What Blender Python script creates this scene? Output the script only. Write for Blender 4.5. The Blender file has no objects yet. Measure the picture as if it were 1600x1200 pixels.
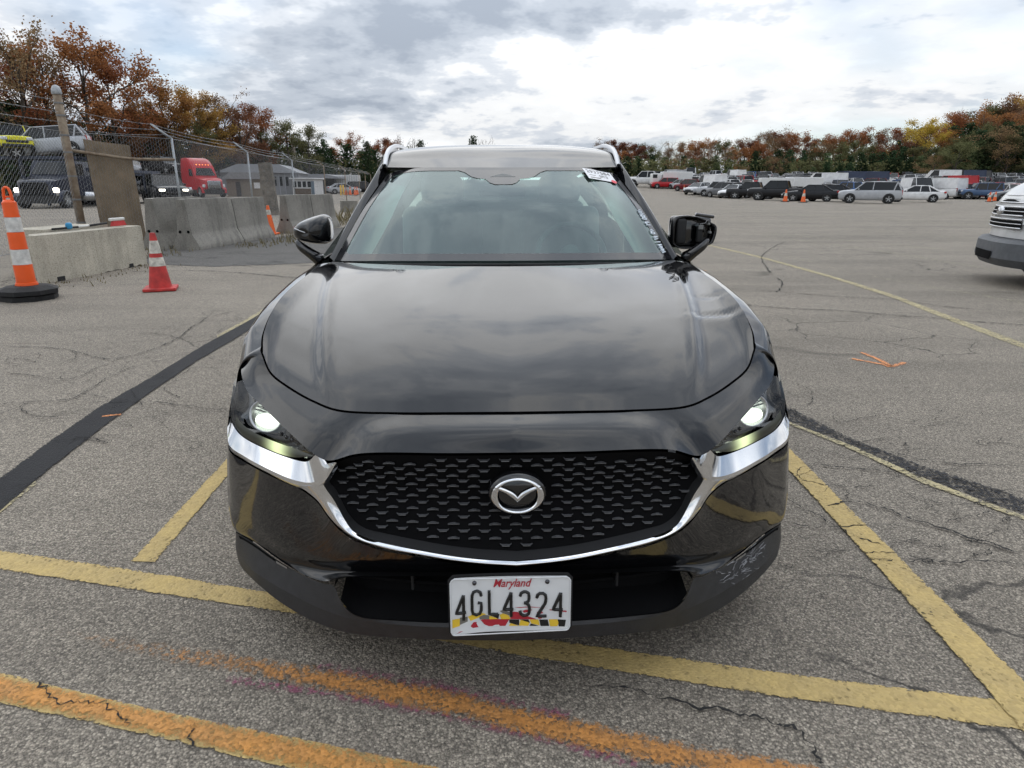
import bpy, math, random
import numpy as np
from mathutils import Vector, Matrix, Quaternion
R = math.radians
sc = bpy.context.scene
COL = sc.collection
rng = random.Random(7)

# ------------------------------------------------------------------ camera
CAM_LOC = Vector((-0.05, -1.40, 1.36))
PITCH, YAW, ROLL = R(17.27), R(1.6), R(0.3)
F_PX = 1000.0                       # focal length for a 1600 px wide frame

def cam_axes(roll):
    fw = Vector((math.sin(YAW)*math.cos(PITCH), math.cos(YAW)*math.cos(PITCH), -math.sin(PITCH)))
    rt = Vector((math.cos(YAW), -math.sin(YAW), 0)); up = rt.cross(fw)
    return fw, rt*math.cos(roll) + up*math.sin(roll), up*math.cos(roll) - rt*math.sin(roll)

FW, RT, UP = cam_axes(ROLL)
cd = bpy.data.cameras.new('camera'); cam = bpy.data.objects.new('camera', cd); COL.objects.link(cam)
m3 = Matrix((RT, UP, -FW)).transposed()
cam.matrix_world = Matrix.Translation(CAM_LOC) @ m3.to_4x4()
cd.sensor_width = 36.0; cd.lens = 36.0*F_PX/1600.0; cd.clip_start = 0.05; cd.clip_end = 3000
sc.camera = cam

# ------------------------------------------------------------------ world: broken overcast over a Nishita sky
SUN_AZ, SUN_EL = R(-8), R(48)       # azimuth measured from +Y towards +X
SKY_STRENGTH = 0.10
sun_dir = Vector((math.sin(SUN_AZ)*math.cos(SUN_EL), math.cos(SUN_AZ)*math.cos(SUN_EL), math.sin(SUN_EL)))
w = bpy.data.worlds.new('World'); sc.world = w; w.use_nodes = True
nt = w.node_tree; nt.nodes.clear()
class NB:
    """tiny node builder"""
    def __init__(s, nt): s.nt = nt
    def n(s, typ, _in=None, **kw):
        x = s.nt.nodes.new(typ)
        for k, v in kw.items(): setattr(x, k, v)
        for k, v in (_in or {}).items():
            if hasattr(v, 'is_output') or isinstance(v, bpy.types.NodeSocket): s.nt.links.new(v, x.inputs[k])
            else: x.inputs[k].default_value = v
        return x
    def math(s, op, a, b=None, c=None, clamp=False):
        d = {0: a}
        if b is not None: d[1] = b
        if c is not None: d[2] = c
        return s.n('ShaderNodeMath', d, operation=op, use_clamp=clamp).outputs[0]
    def vmath(s, op, a, b=None):
        d = {0: a}
        if b is not None: d[1] = b
        return s.n('ShaderNodeVectorMath', d, operation=op).outputs[0]
    def ramp(s, fac, stops, interp='LINEAR'):
        x = s.n('ShaderNodeValToRGB', {0: fac}); cr = x.color_ramp; cr.interpolation = interp
        while len(cr.elements) < len(stops): cr.elements.new(0.5)
        for e, (p, c) in zip(cr.elements, stops):
            e.position = p; e.color = (c, c, c, 1) if isinstance(c, (int, float)) else (*c[:3], 1)
        return x.outputs[0]
    def mix(s, fac, a, b, blend='MIX'):
        x = s.nt.nodes.new('ShaderNodeMix'); x.data_type = 'RGBA'; x.blend_type = blend
        for k, v in ((0, fac), (6, a), (7, b)):
            if isinstance(v, bpy.types.NodeSocket): s.nt.links.new(v, x.inputs[k])
            elif isinstance(v, (int, float)) and k == 0: x.inputs[k].default_value = v
            else: x.inputs[k].default_value = (v, v, v, 1) if isinstance(v, (int, float)) else (*v[:3], 1)
        return x.outputs[2]
    def noise(s, vec, scale, detail=4, rough=.5, dist=0, out=0, **kw):
        return s.n('ShaderNodeTexNoise', {'Vector': vec, 'Scale': scale, 'Detail': detail, 'Roughness': rough, 'Distortion': dist}, **kw).outputs[out]
b = NB(nt)
dirv = b.n('ShaderNodeTexCoord').outputs['Generated']
sep = b.n('ShaderNodeSeparateXYZ', {0: dirv})
zz = b.math('ADD', b.math('MAXIMUM', sep.outputs[2], 0.0), 0.22)
px = b.math('DIVIDE', sep.outputs[0], zz); py = b.math('DIVIDE', sep.outputs[1], zz)
pv = b.n('ShaderNodeCombineXYZ', {0: px, 1: py, 2: 3.7}).outputs[0]
n1 = b.noise(pv, 1.15, 6, .56, .25)
n2 = b.noise(b.vmath('ADD', pv, (11.3, 4.1, 1.7)), 4.2, 4, .62)
n3 = b.noise(b.vmath('ADD', pv, (5.3, 14.1, 7.7)), 0.55, 1, .5)
shade = b.math('ADD', b.math('ADD', b.math('MULTIPLY', n1, .54), b.math('MULTIPLY', n2, .26)), b.math('MULTIPLY', n3, .20))
cloud = b.ramp(shade, [(.39, (.40, .455, .54)), (.445, (.55, .605, .685)), (.485, (.74, .785, .85)), (.52, (.97, .985, 1.0)), (.60, (1.10, 1.12, 1.14))], 'EASE')
cover = b.ramp(b.noise(b.vmath('ADD', pv, (2.1, 7.7, 0.3)), 0.7, 3, .55), [(.33, 0.30), (.48, 1.0)])
sky = b.n('ShaderNodeTexSky', sky_type='NISHITA', sun_disc=False, sun_elevation=SUN_EL, sun_rotation=SUN_AZ, air_density=1.0, dust_density=.3, ozone_density=2.0)
skyc = b.mix(1.0, sky.outputs[0], (SKY_STRENGTH,)*3, 'MULTIPLY')
# overcast luminance grows towards the zenith (CIE overcast law) and a little towards the veiled sun
lum = b.math('ADD', 0.83, b.math('MULTIPLY', b.math('MAXIMUM', sep.outputs[2], 0.0), 1.30))
dsun = b.n('ShaderNodeVectorMath', {0: dirv, 1: tuple(sun_dir)}, operation='DOT_PRODUCT').outputs['Value']
glow = b.math('MULTIPLY', b.math('POWER', b.math('MAXIMUM', dsun, 0.0), 7.0), 0.15)
lumt = b.math('ADD', lum, glow)
cl = b.mix(1.0, cloud, b.n('ShaderNodeCombineXYZ', {0: lumt, 1: lumt, 2: lumt}).outputs[0], 'MULTIPLY')
skymix = b.mix(cover, skyc, cl)
bg = b.n('ShaderNodeBackground', {0: skymix, 1: 1.0})
b.n('ShaderNodeOutputWorld', {0: bg.outputs[0]})
w.cycles.sampling_method = 'MANUAL'; w.cycles.sample_map_resolution = 256

# ------------------------------------------------------------------ veiled sun
sd = bpy.data.lights.new('sun', 'SUN'); sd.energy = 0.5; sd.angle = R(110); sd.color = (1.0, .985, .965)
so = bpy.data.objects.new('sun', sd); COL.objects.link(so)
so.rotation_euler = sun_dir.to_track_quat('Z', 'Y').to_euler(); so.location = (0, 0, 40)
sc.cycles.use_adaptive_sampling = True; sc.cycles.adaptive_threshold = 0.04; sc.cycles.max_bounces = 6; sc.cycles.diffuse_bounces = 2; sc.cycles.glossy_bounces = 3; sc.cycles.transmission_bounces = 3; sc.cycles.transparent_max_bounces = 8; sc.cycles.caustics_reflective = False; sc.cycles.caustics_refractive = False
vs = sc.view_settings; vs.view_transform = 'Standard'; vs.look = 'None'; vs.exposure = 0.0; vs.gamma = 1.0
try: vs.use_curve_mapping = False
except Exception: pass

# ------------------------------------------------------------------ helpers
def tag(o, label=None, cat=None, group=None, kind=None):
    if label: o['label'] = label
    if cat: o['category'] = cat
    if group: o['group'] = group
    if kind: o['kind'] = kind
    return o
def empty(name, loc=(0, 0, 0), rz=0.0, parent=None):
    o = bpy.data.objects.new(name, None); COL.objects.link(o); o.location = loc; o.rotation_euler = (0, 0, rz); o.empty_display_size = .2
    if parent: o.parent = parent
    return o
def link(name, me, parent=None, loc=None, rz=None):
    o = bpy.data.objects.new(name, me); COL.objects.link(o)
    if parent: o.parent = parent
    if loc is not None: o.location = loc
    if rz is not None: o.rotation_euler = (0, 0, rz)
    return o
def copy_tree(o, parent=None):
    c = o.copy(); COL.objects.link(c); c.parent = parent
    for ch in o.children: copy_tree(ch, c)
    return c
def at_ground(u, v, z=0.0):
    """ground point seen at photograph pixel u, v (1600 x 1200)"""
    r = FW + RT*((u-800)/F_PX) - UP*((v-600)/F_PX)
    return CAM_LOC + r*((z-CAM_LOC.z)/r.z)
def at_dist(u, v, d):
    """point on the pixel's ray at horizontal distance d in front of the camera"""
    r = FW + RT*((u-800)/F_PX) - UP*((v-600)/F_PX)
    return CAM_LOC + r*(d/r.y)

def cr(pts, n, closed=False):
    """Catmull-Rom through pts with n samples, uniform in the index"""
    P = np.asarray(pts, float); k = len(P)
    if k == 2:
        t = np.linspace(0, 1, n)[:, None]; return P[0]*(1-t) + P[1]*t
    t = np.linspace(0, k-1, n) if not closed else np.linspace(0, k, n, endpoint=False)
    i = np.minimum(t.astype(int), k-2) if not closed else t.astype(int) % k
    f = (t - (np.minimum(t.astype(int), k-2) if not closed else t.astype(int)))[:, None]
    def g(j):
        if closed: return P[j % k]
        jj = np.clip(j, 0, k-1); q = P[jj].copy()
        q[j < 0] = 2*P[0]-P[1]; q[j > k-1] = 2*P[-1]-P[-2]
        return q
    a, b_, c, d = g(i-1), g(i), g(i+1), g(i+2)
    return .5*((2*b_) + (-a+c)*f + (2*a-5*b_+4*c-d)*f**2 + (-a+3*b_-3*c+d)*f**3)
def resample(pts, n):
    P = np.asarray(pts, float); d = np.r_[0, np.cumsum(np.linalg.norm(np.diff(P, axis=0), axis=1))]
    t = np.linspace(0, d[-1], n); return np.stack([np.interp(t, d, P[:, k]) for k in range(P.shape[1])], 1)
def arc(pts, n):
    return resample(cr(pts, max(60, n*3)), n)
def loft(curves, nv):
    """curves: list of (n,3) arrays -> grid nv x n"""
    C = np.stack([np.asarray(c, float) for c in curves]); k, n, _ = C.shape
    return cr(C.reshape(k, -1), nv).reshape(nv, n, 3)
def coons(c0, c1, d0, d1):
    n, m = len(c0), len(d0); u = np.linspace(0, 1, n)[None, :, None]; v = np.linspace(0, 1, m)[:, None, None]
    A = (1-v)*c0[None] + v*c1[None]; B = (1-u)*d0[:, None] + u*d1[:, None]
    Cc = (1-u)*(1-v)*c0[0] + u*(1-v)*c0[-1] + (1-u)*v*c1[0] + u*v*c1[-1]
    return A + B - Cc

class MB:
    """mesh builder: verts, faces and a material slot per face"""
    def __init__(s): s.v = []; s.f = []; s.m = []
    def add(s, v, f, m=0):
        o = len(s.v); s.v.extend([tuple(map(float, p)) for p in v]); s.f.extend([tuple(i+o for i in q) for q in f]); s.m.extend([m]*len(f)); return s
    def grid(s, G, m=0, flip=False, closeu=False, closev=False, keep=None):
        G = np.asarray(G, float); nv, nu, _ = G.shape; f = []
        for j in range(nv if closev else nv-1):
            for i in range(nu if closeu else nu-1):
                q = (j*nu+i, j*nu+(i+1) % nu, ((j+1) % nv)*nu+(i+1) % nu, ((j+1) % nv)*nu+i)
                if keep is not None and not keep(G.reshape(-1, 3)[list(q)].mean(0)): continue
                f.append(q[::-1] if flip else q)
        return s.add(G.reshape(-1, 3), f, m)
    def mirror(s, G, m=0, flip=False, **k):
        G = np.array(G, float); H = G.copy(); H[..., 0] *= -1
        if np.all(abs(G[:, 0, 0]) < 1e-6): return s.grid(np.concatenate([H[:, :0:-1], G], 1), m, flip, **k)       # one skin across the centre line
        if np.all(abs(G[:, -1, 0]) < 1e-6): return s.grid(np.concatenate([G, H[:, -2::-1]], 1), m, flip, **k)
        s.grid(G, m, flip, **k); s.grid(H, m, not flip, **k); return s
    def box(s, c, d, m=0, rot=None, taper=None):
        x, y, z = d[0]/2, d[1]/2, d[2]/2; tx, ty = taper or (1, 1)
        V = [(-x, -y, -z), (x, -y, -z), (x, y, -z), (-x, y, -z), (-x*tx, -y*ty, z), (x*tx, -y*ty, z), (x*tx, y*ty, z), (-x*tx, y*ty, z)]
        if rot is not None: V = [tuple(rot @ Vector(p)) for p in V]
        return s.add([(p[0]+c[0], p[1]+c[1], p[2]+c[2]) for p in V], [(0, 3, 2, 1), (4, 5, 6, 7), (0, 1, 5, 4), (1, 2, 6, 5), (2, 3, 7, 6), (3, 0, 4, 7)], m)
    def rbox(s, c, d, r=.02, m=0, rot=None, seg=2):
        """box with rounded vertical and horizontal edges (superellipse rings)"""
        x, y, z = d[0]/2, d[1]/2, d[2]/2; r = min(r, x*.99, y*.99, z*.99); rings = []
        n = seg+1
        def ring(inset, zz):
            pts = []
            for cx, cy, a0 in ((1, 1, 0), (-1, 1, 90), (-1, -1, 180), (1, -1, 270)):
                for k in range(n+1):
                    a = R(a0+90*k/n); rr = max(r-inset, 1e-4)
                    pts.append((cx*(x-r)+rr*math.cos(a), cy*(y-r)+rr*math.sin(a), zz))
            return pts
        for k in range(n+1):
            a = R(90*k/n); rings.append(ring(r*(1-math.sin(a)), -z+r*(1-math.cos(a))))
        for k in range(n+1):
            a = R(90*(1-k/n)); rings.append(ring(r*(1-math.sin(a)), z-r*(1-math.cos(a))))
        V = [p for q in rings for p in q]
        if rot is not None: V = [tuple(rot @ Vector(p)) for p in V]
        V = [(p[0]+c[0], p[1]+c[1], p[2]+c[2]) for p in V]; L = len(rings[0]); F = []
        for j in range(len(rings)-1):
            for i in range(L): F.append((j*L+i, j*L+(i+1) % L, (j+1)*L+(i+1) % L, (j+1)*L+i))
        F.append(tuple(range(L))[::-1]); F.append(tuple(range((len(rings)-1)*L, len(rings)*L)))
        return s.add(V, F, m)
    def tube(s, path, r, n=6, m=0, cap=True, closed=False):
        P = [Vector(p) for p in path]; k = len(P); rs = r if hasattr(r, '__len__') else [r]*k; V = []; F = []
        prev = None
        for i, p in enumerate(P):
            if closed: t = P[(i+1) % k]-P[i-1]
            else: t = P[min(i+1, k-1)]-P[max(i-1, 0)]
            t = t.normalized() if t.length > 1e-9 else Vector((0, 0, 1))
            if prev is None:
                a = Vector((0, 0, 1)) if abs(t.z) < .9 else Vector((1, 0, 0)); nrm = t.cross(a).normalized()
            else: nrm = (prev - t*prev.dot(t)).normalized()
            prev = nrm; bn = t.cross(nrm)
            for q in range(n):
                a = 2*math.pi*q/n; V.append(p+(nrm*math.cos(a)+bn*math.sin(a))*rs[i])
        for i in range(k if closed else k-1):
            for q in range(n): F.append((i*n+q, i*n+(q+1) % n, ((i+1) % k)*n+(q+1) % n, ((i+1) % k)*n+q))
        if cap and not closed: F.append(tuple(range(n))[::-1]); F.append(tuple(range((k-1)*n, k*n)))
        return s.add(V, F, m)
    def lathe(s, prof, n=24, m=0, c=(0, 0, 0), axis='z', cap=True):
        V = []; F = []
        for (r, h) in prof:
            for q in range(n):
                a = 2*math.pi*q/n; x, y = r*math.cos(a), r*math.sin(a)
                V.append({'z': (c[0]+x, c[1]+y, c[2]+h), 'x': (c[0]+h, c[1]+x, c[2]+y), 'y': (c[0]+y, c[1]+h, c[2]+x)}[axis])
        for j in range(len(prof)-1):
            for q in range(n): F.append((j*n+q, j*n+(q+1) % n, (j+1)*n+(q+1) % n, (j+1)*n+q))
        if cap: F.append(tuple(range(n))[::-1]); F.append(tuple(range((len(prof)-1)*n, len(prof)*n)))
        return s.add(V, F, m)
    def prism(s, poly, a, b_, axis='x', m=0):
        """extrude a 2-D polygon between coordinates a and b_ along an axis (poly in the two other axes, in order)"""
        def pt(p, h): return {'x': (h, p[0], p[1]), 'y': (p[0], h, p[1]), 'z': (p[0], p[1], h)}[axis]
        n = len(poly); V = [pt(p, a) for p in poly]+[pt(p, b_) for p in poly]
        F = [tuple(range(n))[::-1], tuple(range(n, 2*n))]+[(i, (i+1) % n, n+(i+1) % n, n+i) for i in range(n)]
        return s.add(V, F, m)
    def me(s, name, mats, smooth=False, angle=None):
        me = bpy.data.meshes.new(name); me.from_pydata(s.v, [], s.f)
        mats = mats if isinstance(mats, (list, tuple)) else [mats]
        for x in mats: me.materials.append(MAT[x] if isinstance(x, str) else x)
        if len(mats) > 1: me.polygons.foreach_set('material_index', s.m)
        if smooth: me.polygons.foreach_set('use_smooth', [True]*len(s.f))
        me.update()
        if angle is not None:
            me.polygons.foreach_set('use_smooth', [True]*len(s.f))
            try: me.set_sharp_from_angle(angle=R(angle))
            except Exception: pass
        return me
    def build(s, name, mats, parent=None, smooth=False, angle=None, **k):
        return link(name, s.me(name, mats, smooth, angle), parent, **k)

MAT = {}
def mat(name, col, rough=.6, metal=0., spec=.5, coat=0., var=.12, scale=6., bump=0., bscale=40., coord='Object', emit=None, estr=0., alpha=None, trans=0., rvar=0., col2=None, ior=None, objvar=0.):
    m = bpy.data.materials.new(name); m.use_nodes = True; t = m.node_tree; B = NB(t); p = t.nodes['Principled BSDF']
    tc = B.n('ShaderNodeTexCoord').outputs[coord]
    c2 = col2 or tuple(max(0, c*(1-var*1.6)) for c in col); c1 = tuple(min(1, c*(1+var*.5)) for c in col)
    nz = B.noise(tc, scale, 5, .6)
    cc = B.mix(B.ramp(nz, [(.3, 0), (.7, 1)]), c2, c1)
    if objvar:
        oi = B.n('ShaderNodeObjectInfo').outputs['Random']
        hs = B.n('ShaderNodeHueSaturation', {'Color': cc, 'Value': B.math('ADD', 1-objvar, B.math('MULTIPLY', oi, 2*objvar)), 'Hue': B.math('ADD', .5-objvar*.06, B.math('MULTIPLY', oi, objvar*.12))}); cc = hs.outputs[0]
    t.links.new(cc, p.inputs['Base Color'])
    p.inputs['Roughness'].default_value = rough; p.inputs['Metallic'].default_value = metal; p.inputs['Specular IOR Level'].default_value = spec
    p.inputs['Coat Weight'].default_value = coat; p.inputs['Coat Roughness'].default_value = .03
    if ior: p.inputs['IOR'].default_value = ior
    if rvar: t.links.new(B.math('ADD', rough-rvar/2, B.math('MULTIPLY', nz, rvar)), p.inputs['Roughness'])
    if emit: p.inputs['Emission Color'].default_value = (*emit, 1); p.inputs['Emission Strength'].default_value = estr
    if alpha is not None: p.inputs['Alpha'].default_value = alpha
    if trans: p.inputs['Transmission Weight'].default_value = trans
    if bump:
        bn = B.n('ShaderNodeBump', {'Height': B.noise(tc, bscale, 4, .6), 'Strength': bump, 'Distance': .01}); t.links.new(bn.outputs[0], p.inputs['Normal'])
    MAT[name] = m; return m
# ------------------------------------------------------------------ ground materials
def asphalt_mat(name, base, dark=.5, crack=True, fine=1.0):
    m = bpy.data.materials.new(name); m.use_nodes = True; t = m.node_tree; B = NB(t); p = t.nodes['Principled BSDF']
    tc = B.n('ShaderNodeTexCoord').outputs['Object']
    v1 = B.n('ShaderNodeTexVoronoi', {'Vector': tc, 'Scale': 160.0*fine, 'Randomness': 1.0})
    v2 = B.n('ShaderNodeTexVoronoi', {'Vector': tc, 'Scale': 300.0*fine, 'Randomness': 1.0})
    s1 = B.n('ShaderNodeSeparateColor', {0: v1.outputs['Color']}); s2 = B.n('ShaderNodeSeparateColor', {0: v2.outputs['Color']})
    stone = B.ramp(s1.outputs[0], [(.0, (.065, .061, .057)), (.30, (.115, .109, .101)), (.55, (.185, .175, .16)), (.80, (.27, .255, .23)), (.96, (.40, .38, .345))])
    grit = B.ramp(s2.outputs[1], [(.0, (.065, .062, .057)), (.5, (.155, .145, .132)), (1., (.31, .29, .26))])
    c = B.mix(.42, stone, grit)
    gap = B.ramp(v1.outputs['Distance'], [(.30, 1.0), (.80, .55)])
    c = B.mix(1.0, c, gap, 'MULTIPLY')
    # wear, tyre tracks and stains on a metre scale
    big = B.noise(tc, .35, 3, .6); mid = B.noise(tc, 2.3, 4, .65)
    tone = B.math('ADD', .72, B.math('MULTIPLY', B.math('ADD', B.math('MULTIPLY', big, .7), B.math('MULTIPLY', mid, .4)), .62))
    c = B.mix(1.0, c, B.n('ShaderNodeCombineXYZ', {0: tone, 1: tone, 2: tone}).outputs[0], 'MULTIPLY')
    st = B.n('ShaderNodeMapping', {'Vector': tc, 'Scale': (.10, .9, 1.0), 'Rotation': (0, 0, R(-9))}).outputs[0]
    streak = B.ramp(B.noise(st, 1.0, 3, .62), [(.36, .72), (.52, 1.0)])
    c = B.mix(.65, c, B.mix(1.0, c, streak, 'MULTIPLY'))
    oil = B.ramp(B.noise(tc, .9, 2, .5, 1.0), [(.24, .58), (.33, 1.0)])
    c = B.mix(1.0, c, oil, 'MULTIPLY')
    c = B.mix(1.0, c, base, 'MULTIPLY')
    hgt = B.math('ADD', B.math('MULTIPLY', v1.outputs['Distance'], -1.0), B.math('MULTIPLY', v2.outputs['Distance'], -.4))
    if crack:
        wv = B.vmath('ADD', tc, B.n('ShaderNodeVectorMath', {0: B.vmath('SUBTRACT', B.noise(tc, 2.2, 3, .7, 0, 1), (.5, .5, .5)), 'Scale': .30}, operation='SCALE').outputs[0])
        e = B.n('ShaderNodeTexVoronoi', {'Vector': wv, 'Scale': 1.15}, feature='DISTANCE_TO_EDGE').outputs[0]
        line = B.ramp(e, [(.0, 1.0), (.0055, .75), (.012, .0)])
        mask = B.ramp(B.noise(B.vmath('ADD', tc, (3.1, 0, 0)), 0.33, 1, .5), [(.52, 0.0), (.64, .85)])
        ck = B.math('MULTIPLY', line, mask)
        c = B.mix(ck, c, (.018, .017, .016))
    t.links.new(c, p.inputs['Base Color']); p.inputs['Roughness'].default_value = .86; p.inputs['Specular IOR Level'].default_value = .35
    bn = B.n('ShaderNodeBump', {'Height': hgt, 'Strength': .55, 'Distance': .006}); t.links.new(bn.outputs[0], p.inputs['Normal'])
    MAT[name] = m
asphalt_mat('asphalt', (1.45, 1.345, 1.20))
asphalt_mat('asphalt_dark', (.66, .66, .67), crack=True)
def paint_mat(name, col, col2, cover=.55, soft=0.0, fade=.0):
    """worn paint: the stones' tops show through, soft = sprayed edges (coverage falls off across the stripe)"""
    m = bpy.data.materials.new(name); m.use_nodes = True; t = m.node_tree; B = NB(t); p = t.nodes['Principled BSDF']
    tc = B.n('ShaderNodeTexCoord'); ob = tc.outputs['Object']
    uv = B.n('ShaderNodeSeparateXYZ', {0: tc.outputs['UV']})
    v1 = B.n('ShaderNodeTexVoronoi', {'Vector': ob, 'Scale': 105.0}); s1 = B.n('ShaderNodeSeparateColor', {0: v1.outputs['Color']})
    n1 = B.noise(ob, 7.0, 5, .65); n2 = B.noise(ob, 150.0 if soft else 60.0, 3, .6)
    c = B.mix(B.ramp(n1, [(.32, 0), (.68, 1)]), col2, col)
    c = B.mix(B.math('MULTIPLY', s1.outputs[1], .42), c, tuple(x*.45 for x in col))
    t.links.new(c, p.inputs['Base Color']); p.inputs['Roughness'].default_value = .75
    a = B.math('ADD', B.math('MULTIPLY', s1.outputs[0], .50), B.math('ADD', B.math('MULTIPLY', n1, .40 if soft else .55), B.math('MULTIPLY', n2, .50 if soft else .35)))
    d = B.math('MULTIPLY', B.math('ABSOLUTE', B.math('SUBTRACT', uv.outputs[1], .5)), 2.0)   # 0 centre, 1 edge
    if soft: thr = B.math('ADD', 1.18-cover, B.math('MULTIPLY', B.math('POWER', d, 1.6), soft))
    else: thr = B.math('ADD', 1.18-cover, B.math('MULTIPLY', B.math('POWER', d, 10.0), .45))
    if fade: thr = B.math('ADD', thr, B.math('MULTIPLY', B.math('SUBTRACT', 1.0, B.math('MINIMUM', B.math('MULTIPLY', uv.outputs[0], fade), 1.0)), .8))
    al = B.math('MULTIPLY', B.math('SUBTRACT', a, thr), 1.7 if soft else 4.0, clamp=True)
    t.links.new(al, p.inputs['Alpha'])
    bn = B.n('ShaderNodeBump', {'Height': B.math('MULTIPLY', v1.outputs['Distance'], -1.0), 'Strength': .45, 'Distance': .006}); t.links.new(bn.outputs[0], p.inputs['Normal'])
    MAT[name] = m
paint_mat('yellow_paint', (.56, .405, .15), (.45, .335, .145), .93)
paint_mat('faded_yellow_paint', (.50, .42, .23), (.39, .34, .21), .72)
paint_mat('far_paint', (.55, .50, .36), (.40, .37, .28), .46)
paint_mat('orange_paint', (.60, .27, .06), (.52, .26, .085), 1.06, soft=.50)
paint_mat('orange_spray', (.58, .25, .06), (.48, .23, .075), 1.02, soft=.66, fade=.8)
paint_mat('pink_spray', (.36, .09, .17), (.28, .09, .15), .66, soft=.7)
paint_mat('orange_mark', (.78, .30, .10), (.70, .28, .12), 1.0, soft=.5)
paint_mat('black_sealer', (.020, .020, .022), (.013, .013, .015), 1.0); MAT['black_sealer'].node_tree.nodes['Principled BSDF'].inputs['Specular IOR Level'].default_value = .25
paint_mat('worn_sealer', (.036, .036, .039), (.028, .028, .031), .64); MAT['worn_sealer'].node_tree.nodes['Principled BSDF'].inputs['Specular IOR Level'].default_value = .25
mat('crack_fill', (.020, .019, .018), .95, var=.3)
mat('dry_grass', (.20, .165, .08), .9, var=.4, scale=3)
mat('verge', (.085, .082, .04), .95, var=.5, scale=.5, bump=.6, bscale=8)

# ------------------------------------------------------------------ ground sheet
g = MB(); S = 900
G = np.zeros((31, 31, 3)); xs = np.linspace(-S, S, 31); G[..., 0] = xs[None]; G[..., 1] = xs[:, None]
ground = g.grid(G).build('ground', 'asphalt'); tag(ground, 'weathered grey asphalt parking lot', None, None, 'structure')

def band(name, up, lo, m, z=.004, n=40, px=True, parent=None, wob=.0022):
    """flat sheet on the ground between two edges given as photograph pixels (or world points)"""
    f = (lambda q: tuple(at_ground(*q))[:2]) if px else (lambda q: q)
    A = resample([(*f(q), z) for q in up], n); Bq = resample([(*f(q), z) for q in lo], n)
    rr = random.Random(hash(name+str(up[0])) & 0xffff)
    for k in range(n):
        A[k, :2] += [rr.uniform(-wob, wob), rr.uniform(-wob, wob)]; Bq[k, :2] += [rr.uniform(-wob, wob), rr.uniform(-wob, wob)]
    mb = MB(); mb.grid(np.stack([A, Bq])); me = mb.me(name, m)
    uvl = me.uv_layers.new(name='UVMap'); L = np.r_[0, np.cumsum(np.linalg.norm(np.diff(A, axis=0), axis=1))]
    for poly in me.polygons:
        for li in poly.loop_indices:
            vi = me.loops[li].vertex_index; uvl.data[li].uv = (L[vi % n], 0.0 if vi < n else 1.0)
    me.update()
    # make sure the sheet faces up
    if me.polygons and me.polygons[0].normal.z < 0: me.flip_normals()
    return link(name, me, parent or ground)
def stripe(name, pts, wd, m, z=.004, px=True, n=40):
    f = (lambda q: Vector((*at_ground(*q)[:2],))) if px else (lambda q: Vector(q[:2]))
    P = [f(q) for q in pts]; a = []; c = []
    for i, p in enumerate(P):
        t = (P[min(i+1, len(P)-1)]-P[max(i-1, 0)]).normalized(); nn = Vector((-t.y, t.x))*wd/2
        a.append(tuple(p+nn)); c.append(tuple(p-nn))
    return band(name, a, c, m, z, n, px=False)
ZP = .004
band('painted_line', [(-260, 823), (0, 861), (220, 893), (440, 930), (840, 998), (1230, 1054), (1600, 1100), (1900, 1138)], [(-260, 852), (0, 891), (220, 924), (470, 962), (840, 1031), (1230, 1092), (1600, 1143), (1900, 1183)], 'yellow_paint', n=120)
band('painted_line', [(1150, 606), (1233, 702), (1420, 888), (1600, 1068), (1700, 1165)], [(1128, 606), (1212, 714), (1385, 905), (1552, 1092), (1640, 1195)], 'yellow_paint', .008, n=70)
band('painted_line', [(205, 878), (349, 724), (440, 626)], [(243, 879), (352, 748), (452, 634)], 'yellow_paint', n=40)
band('painted_line', [(-200, 1010), (0, 1052), (240, 1110), (480, 1158), (680, 1200), (900, 1245)], [(-200, 1048), (0, 1100), (240, 1152), (440, 1200), (640, 1245), (860, 1300)], 'yellow_paint', n=80)
band('orange_overspray', [(-200, 1012), (0, 1056), (240, 1112), (480, 1160), (640, 1193), (760, 1220)], [(-200, 1044), (0, 1098), (240, 1150), (440, 1197), (620, 1240), (740, 1270)], 'orange_paint', .008, n=80)
band('orange_overspray', [(40, 958), (180, 984), (420, 1026), (700, 1078), (900, 1124), (1060, 1160), (1250, 1192), (1450, 1222)], [(30, 1004), (165, 1030), (400, 1068), (690, 1122), (880, 1170), (1040, 1205), (1250, 1240), (1420, 1270)], 'orange_spray', .008, n=90)
band('pink_overspray', [(360, 1050), (520, 1072), (700, 1108), (900, 1155), (1010, 1185)], [(350, 1076), (510, 1100), (690, 1132), (890, 1182), (990, 1212)], 'pink_spray', .005, n=50)
band('pink_overspray', [(500, 1028), (700, 1060), (900, 1106)], [(490, 1060), (690, 1098), (880, 1140)], 'pink_spray', .0055, n=40)
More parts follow.
